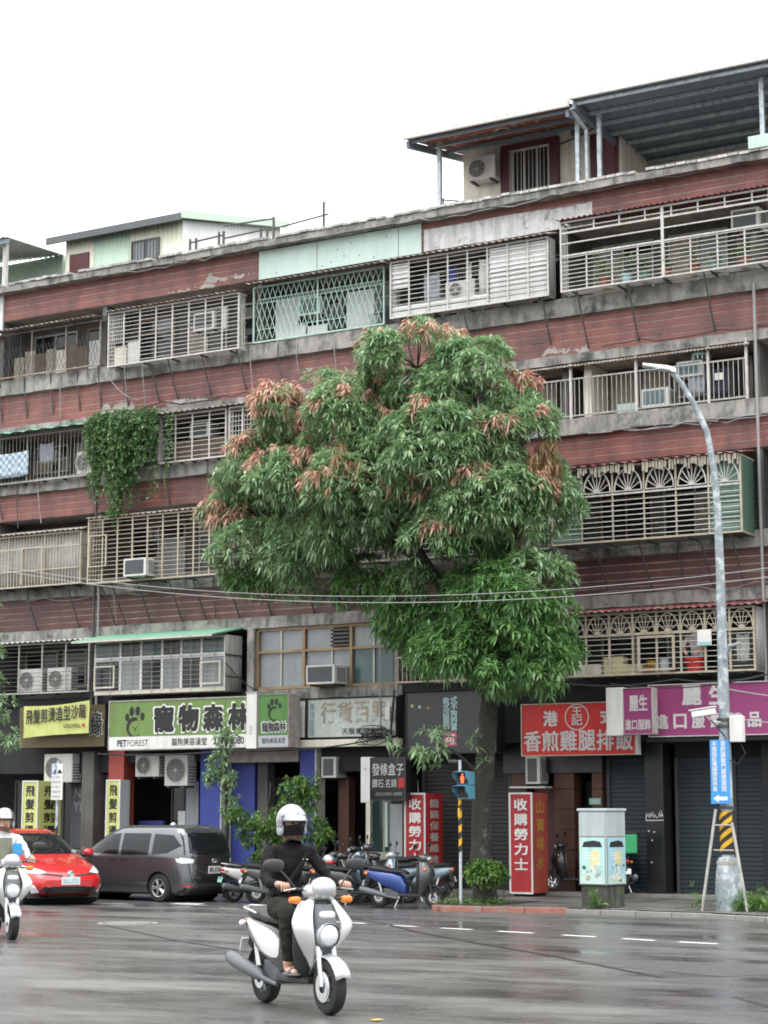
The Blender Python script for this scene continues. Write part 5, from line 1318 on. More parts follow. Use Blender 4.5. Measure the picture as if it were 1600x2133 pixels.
# red rice shop sign
t = board('shop_sign', 'bright red rice shop sign with white characters and ring emblem', -19.28, -16.5, 2.95, 4.12, -1.0, .3, 'sign_red', 'cream_bar', side='fascia', fr=.018)
lettering('港', 'letter_grey', t, (-18.72, -1.0, 3.62), .34, .32, bold=.03); lettering('式', 'letter_grey', t, (-17.32, -1.0, 3.64), .34, .32, bold=.03)
m_ = MB(); m_.lathe([(.27, -.006), (.295, -.006)], (-17.9, -1.0, 3.80), 'y', 32); m_.build('ring_emblem', 'letter_grey', t)
lettering('王\n記', 'letter_grey', t, (-18.03, -1.0, 3.62), .26, .40, bold=.015, spacing=.95)
for i, ch in enumerate('香煎雞腿排飯'): lettering(ch, 'letter_grey', t, (-19.2 + i * .445, -1.0, 3.06), .40, .44, bold=.018)
# purple clothes shop signs
t = board('shop_sign', 'small purple box sign with white end panel next to the red sign', -16.52, -15.85, 3.36, 4.36, -1.6, .3, 'sign_purple', 'grey_bar', fr=.012, side='grey_bar')
box('white_end', 'sign_white', -16.92, -16.53, -1.62, -1.3, 3.34, 4.38, t, bevel=.01)
lettering('麗生', 'letter_grey', t, (-16.38, -1.6, 3.86), .42, .34, bold=.02); lettering('進口服飾', 'letter_grey', t, (-16.48, -1.6, 3.46), .58, .22, bold=.02)
t = board('shop_sign', 'wide purple clothes shop sign behind the lamp post', -16.22, -13.45, 3.32, 4.46, -.92, .3, 'sign_purple', 'letter_grey', fr=.02, side='grey_bar')
for i, ch in enumerate('麗生'): lettering(ch, 'letter_grey', t, (-15.42 + i * .62, -.92, 4.0), .42, .42, bold=.03)
for i, ch in enumerate('進口服飾精品'): lettering(ch, 'letter_grey', t, (-16.05 + i * .42, -.92, 3.5), .28, .3, bold=.03)
tag(box('sign_soffit', 'dark_wall', -16.3, -13.4, -.9, .0, 3.22, 3.3, None), 'dark plank soffit below the wide purple sign', 'soffit')
# pillar signs on the pavement
def pillar(label, x0, x1, y0, y1, z0, z1, mat, rim, txt, ink, stxt=None, sink=None, smat=None, group=None, frac=.8):
    t = thing('pillar_sign', label, 'sign', ((x0 + x1) / 2, (y0 + y1) / 2, z0), group)
    box('case', smat or mat, x0, x1, y0 + .012, y1, z0, z1, t, bevel=.006); box('face', mat, x0, x1, y0, y0 + .011, z0, z1, t)
    m_ = MB(); f = .03
    m_.box(x0 - .01, x1 + .01, y0 - .015, y0 - .001, z1 - f, z1 + .01); m_.box(x0 - .01, x1 + .01, y0 - .015, y0 - .001, z0 - .01, z0 + f); m_.box(x0 - .01, x0 + f, y0 - .015, y0 - .001, z0 + f, z1 - f); m_.box(x1 - f, x1 + .01, y0 - .015, y0 - .001, z0 + f, z1 - f)
    m_.build('rim', rim, t)
    n = len(txt); H_ = (z1 - z0) * frac; st = H_ / n; w = x1 - x0
    for i, ch in enumerate(txt): lettering(ch, ink, t, (x0 + w * .22, y0, z1 - .1 - (i + 1) * st + st * .14), w * .56, st * .76, bold=.02)
    if stxt:
        n = len(stxt); st = H_ / n; w = y1 - y0
        for i, ch in enumerate(stxt): lettering(ch, sink, t, (x1, y0 + w * .25, z1 - .1 - (i + 1) * st + st * .14), w * .5, st * .74, r=(0, 1, 0), bold=.015)
    box('plinth', 'dark_wall', x0 + .06, x1 - .06, y0 + .06, y1 - .06, -.15, z0, t)
    return t
pillar('red pillar sign behind the blue scooter, grey characters on its side', -22.2, -21.66, -1.2, -.35, 0.0, 2.14, 'sign_red2', 'sign_white', '收購勞力士', 'letter_white', '鐘錶保養維修', 'letter_grey', group='red pillar signs', frac=.72)
pillar('red pillar sign beside the utility cabinet with peeled gold characters', -19.4, -18.84, -1.4, -.6, -.07, 2.13, 'sign_red2', 'sign_white', '收購勞力士', 'letter_white', '山寶墳水', 'gold_letter', smat='shop_red', group='red pillar signs', frac=.74)
pillar('yellow-green hair salon pillar sign beside the parking sign', -33.86, -33.34, -1.0, -.05, -.05, 2.53, 'sign_lime', 'fascia', '飛髮剪燙工作室', 'ink', '飛髮剪燙工作室', 'ink', smat='sign_lime', group='yellow pillar signs', frac=.92)
pillar('yellow-green pillar sign in front of the red pier', -31.08, -30.64, -1.0, -.6, -.05, 2.53, 'sign_lime', 'fascia', '飛髮剪燙工作室', 'ink', smat='cab_grey', group='yellow pillar signs', frac=.92)
# ================================================================ TREES
def limb(m_, pts, rs, n=10, seed=0):
    """bent tapering limb with a knobbly outline"""
    r3 = random.Random(seed); P, Q = [], []
    for i in range(len(pts) - 1):
        a, b = Vector(pts[i]), Vector(pts[i + 1])
        for k in range(4):
            t = k / 4; P.append(a.lerp(b, t) + Vector((r3.gauss(0, .012), r3.gauss(0, .012), 0)) * (1 if i + k else 0)); Q.append((rs[i] + (rs[i + 1] - rs[i]) * t) * r3.uniform(.94, 1.07))
    P.append(Vector(pts[-1])); Q.append(rs[-1])
    m_.tube(P, Q, n)
mg = thing('mango_tree', 'big spreading mango tree with red young leaves growing from the pavement', 'tree', (-18.55, -4.3, -.15))
TX, TY = -18.55, -4.3
m_ = MB()
limb(m_, [(TX, TY, -.3), (TX, TY, .1), (TX - .08, TY, 1.0), (TX - .05, TY, 2.2), (TX + .12, TY, 3.4), (TX + .2, TY, 4.4)], [.32, .25, .215, .2, .19, .18], 14, 1)
m_.build('trunk', 'bark', mg, smooth=True)
fork = (TX + .2, TY, 4.3)
LIMBS = [([fork, (TX - .3, TY, 5.7), (TX - 1.35, TY - .2, 7.1), (TX - 2.4, TY - .3, 9.0)], [.18, .15, .11, .06]),
         ([fork, (TX + .2, TY + .2, 6.4), (TX - .3, TY + .3, 8.6), (TX - 1.0, TY, 11.0)], [.17, .14, .10, .05]),
         ([fork, (TX + .6, TY - .1, 6.0), (TX + .9, TY - .2, 7.8), (TX + .7, TY - .2, 9.6)], [.14, .11, .08, .04]),
         ([(TX - 1.3, TY - .2, 7.0), (TX - 2.9, TY - .4, 8.0), (TX - 4.6, TY - .1, 8.7), (TX - 6.0, TY + .4, 9.0)], [.09, .075, .05, .03]),
         ([(TX + .12, TY, 3.8), (TX + .7, TY - .3, 4.6), (TX + 1.4, TY - .5, 5.2)], [.09, .06, .03]),
         ([(TX + .1, TY, 4.0), (TX - .6, TY - .2, 5.0), (TX - 1.3, TY - .1, 5.6)], [.08, .05, .03]),
         ([(TX, TY, 2.4), (TX - .4, TY - .4, 2.9), (TX - .75, TY - .7, 3.15)], [.05, .03, .015])]
for i, (p, q) in enumerate(LIMBS):
    m_ = MB(); limb(m_, p, q, 9, 10 + i); m_.build('limb', 'bark', mg, smooth=True)
# crown lobes: centre, radii, share of red young shoots
LOBES = [((-20.1, -4.3, 11.35), (1.2, 1.5, .95), .12), ((-18.7, -4.2, 10.65), (1.2, 1.5, 1.05), .05), ((-22.95, -4.0, 10.75), (1.2, 1.4, .95), .62), ((-21.4, -4.4, 10.0), (1.3, 1.7, 1.1), .20),
         ((-24.3, -3.9, 9.5), (1.0, 1.3, .95), .32), ((-25.1, -3.7, 8.4), (.72, 1.0, .7), .45), ((-22.8, -4.6, 8.7), (1.3, 1.6, 1.05), .18), ((-20.7, -4.9, 8.6), (1.45, 1.9, 1.2), .12), ((-19.0, -4.8, 9.1), (1.5, 2.0, 1.3), .12),
         ((-17.75, -4.2, 9.35), (.85, 1.4, 1.0), .26), ((-17.95, -4.7, 7.95), (1.2, 1.7, 1.05), .10), ((-17.2, -4.4, 8.1), (.65, 1.0, .5), .06), ((-24.4, -4.0, 7.5), (.95, 1.1, .8), .08), ((-23.1, -4.2, 7.2), (.75, 1.0, .65), .02),
         ((-21.5, -4.4, 7.75), (1.0, 1.4, .7), .06), ((-18.8, -4.8, 7.3), (1.0, 1.4, .8), .10), ((-17.2, -4.8, 6.1), (.85, 1.2, .8), .0), ((-17.45, -4.9, 5.0), (1.0, 1.4, .8), .0), ((-18.7, -4.7, 4.95), (.95, 1.3, .65), .0),
         ((-19.6, -4.4, 5.3), (.62, .9, .62), .0), ((-16.75, -4.8, 4.4), (.6, .9, .5), .0), ((-20.05, -4.2, 6.35), (.62, .8, .42), .0), ((-21.6, -4.0, 6.7), (.48, .6, .4), .0), ((-20.8, -4.1, 6.0), (.55, .7, .4), .0), ((-18.4, -4.5, 6.05), (.75, 1.0, .6), .0)]
r4 = random.Random(21)
GC, GD, YC, YD, DC, DD = [], [], [], [], [], []
twigs = MB()
for c, rad, red in LOBES:
    nsub = max(6, int(6.5 * (rad[0] * rad[1] + rad[0] * rad[2] + rad[1] * rad[2])))
    for q in range(nsub):                      # each bough end carries its own rounded clump
        d0 = Vector((r4.gauss(0, 1), r4.gauss(0, 1) - .35, r4.gauss(0, 1) + .15)).normalized()
        sc_ = Vector((c[0] + d0.x * rad[0] * .78, c[1] + d0.y * rad[1] * .8, c[2] + d0.z * rad[2] * .76))
        sr = r4.uniform(.30, .50); pink = r4.random() < min(.85, red * 1.6)
        twigs.tube([sc_, Vector(c).lerp(sc_, .5), Vector(c)], [.008, .014, .02], 4, False)
        for k in range(int(72 * sr)):
            d = (Vector((r4.gauss(0, 1), r4.gauss(0, 1), r4.gauss(0, 1))).normalized() + d0 * .55 + Vector((0, 0, .25))).normalized()
            p = sc_ + d * (sr * r4.uniform(.72, 1.12)); p.z = sc_.z + (p.z - sc_.z) * .85
            if p.y > -1.75: continue
            out = (d + Vector((0, 0, .45))).normalized()
            if pink and d.z > -.1 and r4.random() < .55: YC.append(p + out * .06); YD.append((out.x * .9, out.y * .9, -.25))
            else: GC.append(p); GD.append(out)
for c in [(-20.6, -6.5, 8.9), (-16.95, -4.6, 9.0), (-16.85, -4.6, 8.75), (-17.0, -4.7, 8.5)]:
    for k in range(26): DC.append((c[0] + r4.gauss(0, .16), c[1] + r4.gauss(0, .2), c[2] + r4.gauss(0, .2))); DD.append((r4.gauss(0, .3), r4.gauss(0, .3), -1))
tw = twigs.build('twigs', 'bark', mg); tw['kind'] = 'stuff'
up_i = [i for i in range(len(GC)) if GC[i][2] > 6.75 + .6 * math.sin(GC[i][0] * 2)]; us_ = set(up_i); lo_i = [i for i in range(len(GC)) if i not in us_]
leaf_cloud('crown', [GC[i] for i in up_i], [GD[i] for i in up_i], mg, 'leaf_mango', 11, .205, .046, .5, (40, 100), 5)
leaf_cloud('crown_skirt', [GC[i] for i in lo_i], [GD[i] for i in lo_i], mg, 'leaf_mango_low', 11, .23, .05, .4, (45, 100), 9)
leaf_cloud('young_foliage', YC, YD, mg, 'leaf_young', 12, .24, .05, .9, (10, 75), 6)
leaf_cloud('dry_foliage', DC, DD, mg, 'leaf_dry', 8, .24, .04, 1.1, (5, 60), 7)
# low sprig on the trunk, over the crossing signal
GC, GD = [], []
for k in range(36):
    GC.append((-19.3 + r4.gauss(0, .36), -5.1 + r4.gauss(0, .3), 2.95 + r4.gauss(0, .12) + (.35 if k % 3 == 0 else 0))); GD.append((r4.gauss(0, .6), -.4, .7))
leaf_cloud('trunk_foliage', GC, GD, mg, 'leaf_mango', 10, .24, .05, .8, (30, 100), 8)

# slim street tree behind the rider
def small_tree(label, x, y, lobes, mat, h, seed, n=170, leaf=(.12, .05)):
    t = thing('street_tree', label, 'tree', (x, y, -.15)); r5 = random.Random(seed)
    m_ = MB(); limb(m_, [(x, y, -.3), (x + .05, y, h * .35), (x - .05, y, h * .7), (x, y, h)], [.06, .045, .03, .01], 8, seed); m_.build('trunk', 'bark', t, smooth=True)
    cc, dd = [], []
    for (c, rad) in lobes:
        m_ = MB(); limb(m_, [(x, y, max(.3, c[2] - .5)), (c[0], c[1], c[2])], [.02, .006], 5, seed); m_.build('branch', 'bark', t)
        for k in range(int(n * (rad[0] * rad[2] + .2) * 2)):
            d = Vector((r5.gauss(0, 1), r5.gauss(0, 1), r5.gauss(0, 1))).normalized(); f = r5.uniform(.3, 1.05)
            cc.append((c[0] + d.x * rad[0] * f, c[1] + d.y * rad[1] * f, c[2] + d.z * rad[2] * f)); dd.append((d.x, d.y, d.z + .4))
    leaf_cloud('crown', cc, dd, t, mat, 7, leaf[0], leaf[1], .4, (25, 95), seed)
    return t
small_tree('slim young street tree with bright leaves behind the scooter rider', -24.6, -3.2, [((-24.6, -3.2, 1.4), (.55, .5, .33)), ((-23.65, -3.3, 1.6), (.5, .5, .33)), ((-23.9, -3.2, 2.2), (.38, .4, .38)), ((-25.1, -3.2, 1.2), (.42, .4, .28)), ((-25.4, -3.2, 1.6), (.38, .35, .25)), ((-23.55, -3.2, 2.2), (.36, .35, .4)),
    ((-24.25, -3.1, .95), (.6, .4, .25)), ((-23.3, -3.2, 1.2), (.42, .3, .28)), ((-24.7, -3.3, .6), (.5, .4, .3)), ((-24.1, -3.2, 1.7), (.45, .4, .3))], 'leaf_bush', 2.4, 31, 130)
small_tree('thin dark sapling in front of the green pet sign', -25.9, -3.1, [((-25.95, -3.1, 3.45), (.27, .25, .35)), ((-26.15, -3.1, 2.85), (.3, .25, .25)), ((-26.35, -3.1, 2.5), (.25, .2, .12)), ((-25.85, -3.1, 2.5), (.25, .2, .3)), ((-25.8, -3.1, 1.9), (.22, .2, .35))], 'leaf_mango', 3.7, 33, 85)
small_tree('street tree at the picture edge by the hair salon', -32.4, -4.4, [((-32.35, -4.4, 6.6), (.45, .6, .5)), ((-32.2, -4.4, 5.7), (.4, .6, .45)), ((-32.15, -4.4, 4.9), (.35, .5, .35)), ((-31.85, -4.4, 4.3), (.45, .5, .25)), ((-31.6, -4.4, 3.45), (.5, .5, .3)), ((-32.0, -4.4, 3.9), (.4, .6, .4))], 'leaf_mango', 7.5, 35, 42, (.2, .055))
# clipped shrub at the foot of the mango, weeds
sb = thing('shrub', 'rounded green shrub growing at the foot of the mango tree', 'shrub', (-18.3, -5.1, -.15)); cc, dd = [], []
for k in range(330):
    d = Vector((r4.gauss(0, 1), r4.gauss(0, 1), r4.gauss(0, 1))).normalized(); f = r4.uniform(.5, 1.05)
    cc.append((-18.15 + d.x * .42 * f, -5.0 + d.y * .38 * f, .48 + d.z * .24 * f)); dd.append((d.x, d.y, d.z + .5))
leaf_cloud('foliage', cc, dd, sb, 'leaf_bush', 8, .12, .045, .4, (25, 90), 40)
m_ = MB()
for k in range(7): m_.tube([(-18.15 + r4.gauss(0, .06), -5.0, -.2), (-18.15 + r4.gauss(0, .2), -5.0 + r4.gauss(0, .1), .5)], .012, 5)
m_.build('stems', 'bark', sb)
def weeds(label, pts, seed, hgt=.25, n=6, mat='leaf_bush'):
    cc = [(p[0] + r4.gauss(0, p[2]), p[1] + r4.gauss(0, p[2] * .6), p[3] + abs(r4.gauss(0, hgt * .5))) for p in pts for _ in range(p[4])]
    o = leaf_cloud('weeds', cc, [(r4.gauss(0, .5), r4.gauss(0, .5), 1) for _ in cc], None, mat, n, hgt * .6, .022, .5, (10, 80), seed)
    return tag(o, label, 'weeds', kind='stuff')
weeds('green weeds round the foot of the lamp post', [(-12.5, -5.0, .3, -.13, 150), (-12.0, -5.1, .25, -.13, 160), (-13.55, -5.2, .06, -.13, 14), (-11.5, -5.3, .3, -.13, 120)], 50, .3)
weeds('tuft of weeds at the foot of the utility cabinet', [(-15.55, -5.42, .08, -.13, 22)], 51, .28)
weeds('low ground cover in the mango tree pit', [(-18.4, -5.2, .3, -.14, 110), (-18.8, -5.3, .2, -.14, 60), (-18.0, -4.9, .2, -.14, 60)], 52, .12)
# ================================================================ CARS
def slice_body(levels, nseg=40, nz=30, ex=5.0, ey=5.0):
    """body as stacked plan outlines: levels = (z, x_rear, x_front, half width)"""
    zs = [l[0] for l in levels]; rings = []
    tot = [0.0]
    for a, b in zip(levels[:-1], levels[1:]): tot.append(tot[-1] + math.sqrt((a[0] - b[0]) ** 2 + (a[2] - b[2]) ** 2 * .5 + (a[1] - b[1]) ** 2 * .5 + (a[3] - b[3]) ** 2))
    for i in range(nz + 1):
        s_ = tot[-1] * i / nz; k = 0
        while k < len(tot) - 2 and tot[k + 1] < s_: k += 1
        t = (s_ - tot[k]) / max(tot[k + 1] - tot[k], 1e-6)
        a, b = levels[k], levels[k + 1]
        z, xr, xf, hw = [a[j] + (b[j] - a[j]) * t for j in range(4)]
        rg = []
        for q in range(nseg):
            an = 2 * math.pi * q / nseg; ca, sa = math.cos(an), math.sin(an)
            x = math.copysign(abs(ca) ** (2 / ex), ca); y = math.copysign(abs(sa) ** (2 / ey), sa)
            rg.append(((xr + xf) / 2 + (xf - xr) / 2 * x, hw * y, z))
        rings.append(rg)
    return MB().loft(rings, True)
def bvh_of(o):
    me = o.data
    return BVHTree.FromPolygons([v.co[:] for v in me.vertices], [p.vertices[:] for p in me.polygons])
def panel(bvh, axis, poly, mat, name, parent, off=.006, rings=5, side=1, sub=6):
    """a pane or lamp laid on the body: polygon drawn in the side (x,z) or end (y,z) view"""
    pts = []
    for a, b in zip(poly, poly[1:] + poly[:1]):
        for k in range(sub): pts.append((a[0] + (b[0] - a[0]) * k / sub, a[1] + (b[1] - a[1]) * k / sub))
    cx, cz = sum(p[0] for p in pts) / len(pts), sum(p[1] for p in pts) / len(pts)
    m_ = MB(); RG = []
    for r_ in range(rings + 1):
        f = 1 - r_ / rings * .98; rg = []
        for p in pts:
            a, z = cx + (p[0] - cx) * f, cz + (p[1] - cz) * f
            if axis == 'y': o_, d_ = Vector((a, 5 * side, z)), Vector((0, -side, 0))
            else: o_, d_ = Vector((5 * side, a, z)), Vector((-side, 0, 0))
            h = bvh.ray_cast(o_, d_)
            if h[0] is None: rg.append(rg[-1] if rg else o_ + d_ * 4.3); continue
            nv = h[1] if h[1].dot(d_) < 0 else -h[1]
            rg.append(h[0] + nv * off)
        RG.append(rg)
    m_.loft([[p - (Vector((0, side, 0)) if axis == 'y' else Vector((side, 0, 0))) * .02 for p in RG[0]]] + RG, False)
    return m_.build(name, mat, parent, smooth=True)
def cut_arches(o, xs, r, zc):
    cutters = []
    for x in xs:
        m_ = MB(); m_.lathe([(.001, -1.2), (r, -1.2), (r, 1.2), (.001, 1.2)], (x, 0, zc), 'y', 32)
        c = m_.build('cut', 'rubber'); cutters.append(c)
        b = o.modifiers.new('b', 'BOOLEAN'); b.object = c; b.operation = 'DIFFERENCE'; b.solver = 'EXACT'
    me = evaluate(o, *cutters)
    o.modifiers.clear(); o.data = me
    me.polygons.foreach_set('use_smooth', [True] * len(me.polygons))
    try: me.set_sharp_from_angle(angle=R(35))
    except Exception: pass
    for c in cutters: bpy.data.objects.remove(c)
def car_wheel(t, x, y, r, w, side):
    tm = MB(); tm.lathe([(r * .62, -w / 2), (r * .93, -w / 2), (r, -w * .36), (r, w * .36), (r * .93, w / 2), (r * .62, w / 2)], (x, y, r), 'y', 32)
    wh = tm.build('wheel', 'rubber', t, smooth=True)
    yo = y + side * w * .42
    rm = MB(); rm.lathe([(r * .64, -.02), (r * .64, .02), (r * .58, .012), (r * .58, -.02)], (x, yo, r), 'y', 28)
    for k in range(5):
        for dd in (-.13, .13):
            a = k * 2 * math.pi / 5 + dd
            rm.tube([(x + .04 * math.cos(a), yo, r + .04 * math.sin(a)), (x + r * .6 * math.cos(a * 1.0), yo, r + r * .6 * math.sin(a))], [.022, .018], 5)
    rm.lathe([(.001, .02), (.06, .015), (.065, -.02)] if side > 0 else [(.001, -.02), (.06, -.015), (.065, .02)], (x, yo, r), 'y', 16)
    rm.build('rim', 'alloy', wh, smooth=True)
    MB().lathe([(.001, 0), (r * .58, 0)], (x, y + side * w * .2, r), 'y', 24).build('brake_well', 'black_plastic', wh)
def mirror_caps(t, x, z, hw, mat):
    for s in (-1, 1):
        m_ = MB(); m_.lathe([(.001, -.11), (.05, -.10), (.075, -.04), (.075, .06), (.05, .1), (.001, .11)], (x, s * (hw + .1), z), 'y', 12)
        m_.build('mirror', mat, t, smooth=True)
        rod('mirror_stalk', 'black_plastic', (x + .02, s * hw * .93, z - .06), (x, s * (hw + .06), z - .02), .02, t)
def handles(t, bvh, spots, mat):
    for (x, z) in spots:
        for s in (-1, 1): panel(bvh, 'y', [(x - .09, z - .015), (x + .09, z - .015), (x + .09, z + .018), (x - .09, z + .018)], mat, 'door_handle', t, .03, 2, s, 2)

# grey people carrier
mv = thing('minivan', 'dark grey people carrier parked along the kerb, rear towards the scooters', 'car')
lv = [(.20, -1.98, 1.9, .78), (.30, -2.10, 2.06, .835), (.5, -2.13, 2.13, .85), (.7, -2.12, 2.10, .85), (.85, -2.10, 1.95, .85), (.97, -2.09, 1.6, .845), (1.03, -2.08, 1.3, .835), (1.12, -2.06, 1.12, .82), (1.3, -2.0, .85, .785), (1.48, -1.93, .55, .735), (1.60, -1.82, .25, .68), (1.66, -1.65, 0, .58), (1.675, -1.4, -.25, .42)]
bd = slice_body(lv, 48, 40, 6.0, 6.0).build('body', 'paint_grey', mv); bv = bvh_of(bd); cut_arches(bd, (-1.28, 1.35), .355, .31)
for s in (-1, 1):
    panel(bv, 'y', [(1.0, 1.06), (.5, 1.45), (-.02, 1.49), (-.02, 1.02)], 'car_glass', 'side_window', mv, side=s)
    panel(bv, 'y', [(-.12, 1.02), (-.12, 1.49), (-.95, 1.49), (-.95, 1.02)], 'car_glass', 'side_window', mv, side=s)
    panel(bv, 'y', [(-1.07, 1.03), (-1.07, 1.48), (-1.62, 1.45), (-1.86, 1.22), (-1.5, 1.06)], 'car_glass', 'side_window', mv, side=s)
    panel(bv, 'y', [(-.06, .30), (-.06, 1.0), (-.075, 1.0), (-.075, .30)], 'black_plastic', 'door_seam', mv, .003, 2, s, 4)
    panel(bv, 'y', [(-1.0, .55), (-1.0, 1.0), (-1.012, 1.0), (-1.012, .55)], 'black_plastic', 'door_seam', mv, .003, 2, s, 4)
    panel(bv, 'y', [(1.1, .55), (1.1, 1.0), (1.112, 1.0), (1.112, .55)], 'black_plastic', 'door_seam', mv, .003, 2, s, 4)
    panel(bv, 'y', [(-1.0, .93), (-1.0, .95), (-2.0, .95), (-2.0, .93)], 'black_plastic', 'slide_rail', mv, .004, 2, s, 4)
    panel(bv, 'y', [(-1.80, .86), (-1.74, .95), (-2.0, .95), (-2.0, .87)], 'lamp_clear', 'tail_lamp', mv, .012, 4, s)
    panel(bv, 'x', [(s * .76, .84), (s * .76, .97), (s * .55, .93), (s * .58, .85)], 'lamp_clear', 'tail_lamp', mv, .012, 4, -1)
    panel(bv, 'x', [(s * .74, .35), (s * .74, .38), (s * .58, .38), (s * .58, .35)], 'lamp_red', 'reflector', mv, .01, 3, -1)
    panel(bv, 'x', [(s * .76, .7), (s * .75, .86), (s * .45, .84), (s * .5, .74)], 'lamp_clear', 'headlamp', mv, .012, 4, 1)
panel(bv, 'x', [(-.72, 1.03), (.72, 1.03), (.66, 1.5), (-.66, 1.5)], 'car_glass', 'rear_window', mv, .008, 6, -1)
panel(bv, 'x', [(-.7, 1.05), (.7, 1.05), (.6, 1.5), (-.6, 1.5)], 'car_glass', 'windscreen', mv, .006, 6, 1)
panel(bv, 'x', [(-.62, .42), (.62, .42), (.68, .80), (.6, 1.02), (-.6, 1.02), (-.68, .80)], 'paint_black', 'tailgate', mv, .006, 6, -1)
panel(bv, 'x', [(-.72, .22), (.72, .22), (.7, .33), (-.7, .33)], 'black_plastic', 'rear_bumper', mv, .015, 4, -1)
pl_ = MB().box(-2.165, -2.15, -.19, .19, .62, .78).build('number_plate', 'plate_white', mv); lettering('BPL-5710', 'ink', pl_, (-2.165, .165, .65), .33, .1, r=(0, -1, 0), bold=.02)
m_ = MB()
for (ry, rz, oy, oz) in [(.065, .045, 0, 0), (.022, .042, 0, 0), (.05, .018, 0, .02)]:
    m_.tube([(-2.15, oy + ry * math.cos(a * .42), .9 + oz + rz * math.sin(a * .42)) for a in range(16)], .006, 5)
m_.build('emblem', 'chrome', mv); box('tailgate_bar', 'chrome', -2.15, -2.14, -.3, .3, .82, .835, mv)
handles(mv, bv, [(.12, .93), (-.22, .93)], 'paint_grey'); mirror_caps(mv, .92, 1.02, .84, 'paint_black')
for x in (-1.28, 1.35):
    for s in (-1, 1): car_wheel(mv, x, s * .73, .31, .19, s)
MB().box(-1.9, 1.85, -.7, .7, .16, .3).build('underbody', 'black_plastic', mv)
for x in (-1.28, 1.35): MB().lathe([(.35, -.72), (.35, .72)], (x, 0, .31), 'y', 24).build('wheel_well', 'black_plastic', mv)
ant = MB(); ant.lathe([(.075, 0), (.07, .03), (.04, .06), (.001, .07)], (-.9, 0, 1.665), 'z', 14); ant.build('roof_dome', 'paint_silver', mv, smooth=True)
mv.location = (-27.15, -4.55, KERB_Z); mv.rotation_euler = (0, 0, R(180 - 9)); mv.scale = (1.04, 1.0, 1.0)

# red hatchback
rc = thing('red_car', 'bright red hatchback driving out from behind the white scooter', 'car')
lv = [(.17, -2.05, 1.95, .78), (.24, -2.2, 2.14, .85), (.36, -2.28, 2.24, .88), (.5, -2.3, 2.24, .885), (.6, -2.3, 2.16, .88), (.68, -2.29, 2.02, .875), (.76, -2.28, 1.78, .865), (.84, -2.26, 1.42, .855), (.92, -2.24, 1.05, .845), (.97, -2.2, .92, .83), (1.08, -2.08, .68, .79), (1.22, -1.9, .36, .72), (1.35, -1.6, .02, .65), (1.43, -1.2, -.25, .57), (1.47, -.75, -.5, .42)]
bd = slice_body(lv, 48, 46, 3.4, 5.5).build('body', 'paint_red', rc); bv = bvh_of(bd); cut_arches(bd, (-1.35, 1.32), .36, .32)
panel(bv, 'x', [(-.72, .97), (.72, .97), (.55, 1.38), (-.55, 1.38)], 'car_glass', 'windscreen', rc, .006, 8, 1, 8)
for s in (-1, 1):
    panel(bv, 'y', [(.62, .99), (.1, 1.3), (-.4, 1.36), (-.4, .97)], 'car_glass', 'side_window', rc, side=s)
    panel(bv, 'y', [(-.48, .97), (-.48, 1.36), (-1.1, 1.3), (-1.4, 1.02)], 'car_glass', 'side_window', rc, side=s)
    panel(bv, 'x', [(s * .80, .63), (s * .77, .76), (s * .62, .72), (s * .44, .63), (s * .60, .60)], 'lamp_clear', 'headlamp', rc, .012, 4, 1)
    panel(bv, 'x', [(s * .68, .24), (s * .74, .40), (s * .68, .40), (s * .58, .26)], 'lamp_clear', 'fog_lamp', rc, .012, 4, 1)
    panel(bv, 'x', [(s * .62, .635), (s * .14, .585), (s * .14, .55), (s * .58, .60)], 'black_plastic', 'grille_slit', rc, .006, 3, 1)
panel(bv, 'x', [(-.6, .235), (.6, .235), (.52, .37), (-.52, .37)], 'black_plastic', 'lower_grille', rc, .006, 4, 1)
for k in range(3): panel(bv, 'x', [(-.54, .26 + k * .035), (.54, .26 + k * .035), (.54, .272 + k * .035), (-.54, .272 + k * .035)], 'grey_plastic', 'grille_bar', rc, .014, 2, 1)
panel(bv, 'x', [(-.7, .18), (.7, .18), (.7, .20), (-.7, .20)], 'black_plastic', 'front_lip', rc, .03, 2, 1)
m_ = MB(); m_.lathe([(.001, .01), (.06, .008), (.075, 0)], (2.235, 0, .60), 'x', 20); m_.build('emblem', 'paint_steel', rc, smooth=True)
m_ = MB()
for (ry, rz, oz) in [(.065, .045, 0), (.022, .042, 0), (.05, .018, .02)]: m_.tube([(2.247, ry * math.cos(a * .42), .60 + oz + rz * math.sin(a * .42)) for a in range(16)], .005, 5)
m_.build('emblem_rings', 'chrome', rc)
pl_ = MB().box(2.25, 2.265, -.19, .19, .40, .55).build('number_plate', 'plate_white', rc); lettering('BAL-2725', 'cab_sky2', pl_, (2.265, -.16, .43), .32, .09, r=(0, 1, 0), bold=.02)
mirror_caps(rc, .72, 1.0, .84, 'paint_red'); handles(rc, bv, [(-.3, .86), (-1.2, .88)], 'paint_red')
box('windscreen_sticker', 'plate_green', .86, .87, .52, .62, 1.0, 1.05, rc)
MB().tube([(.93, -.1, .985), (.72, .3, 1.08)], .008, 4).build('wiper', 'black_plastic', rc); MB().tube([(.93, .4, .98), (.7, .62, 1.06)], .008, 4).build('wiper', 'black_plastic', rc)
for x in (-1.35, 1.32):
    for s in (-1, 1): car_wheel(rc, x, s * .76, .315, .2, s)
    MB().lathe([(.355, -.74), (.355, .74)], (x, 0, .32), 'y', 24).build('wheel_well', 'black_plastic', rc)
MB().box(-1.9, 1.9, -.72, .72, .14, .3).build('underbody', 'black_plastic', rc)
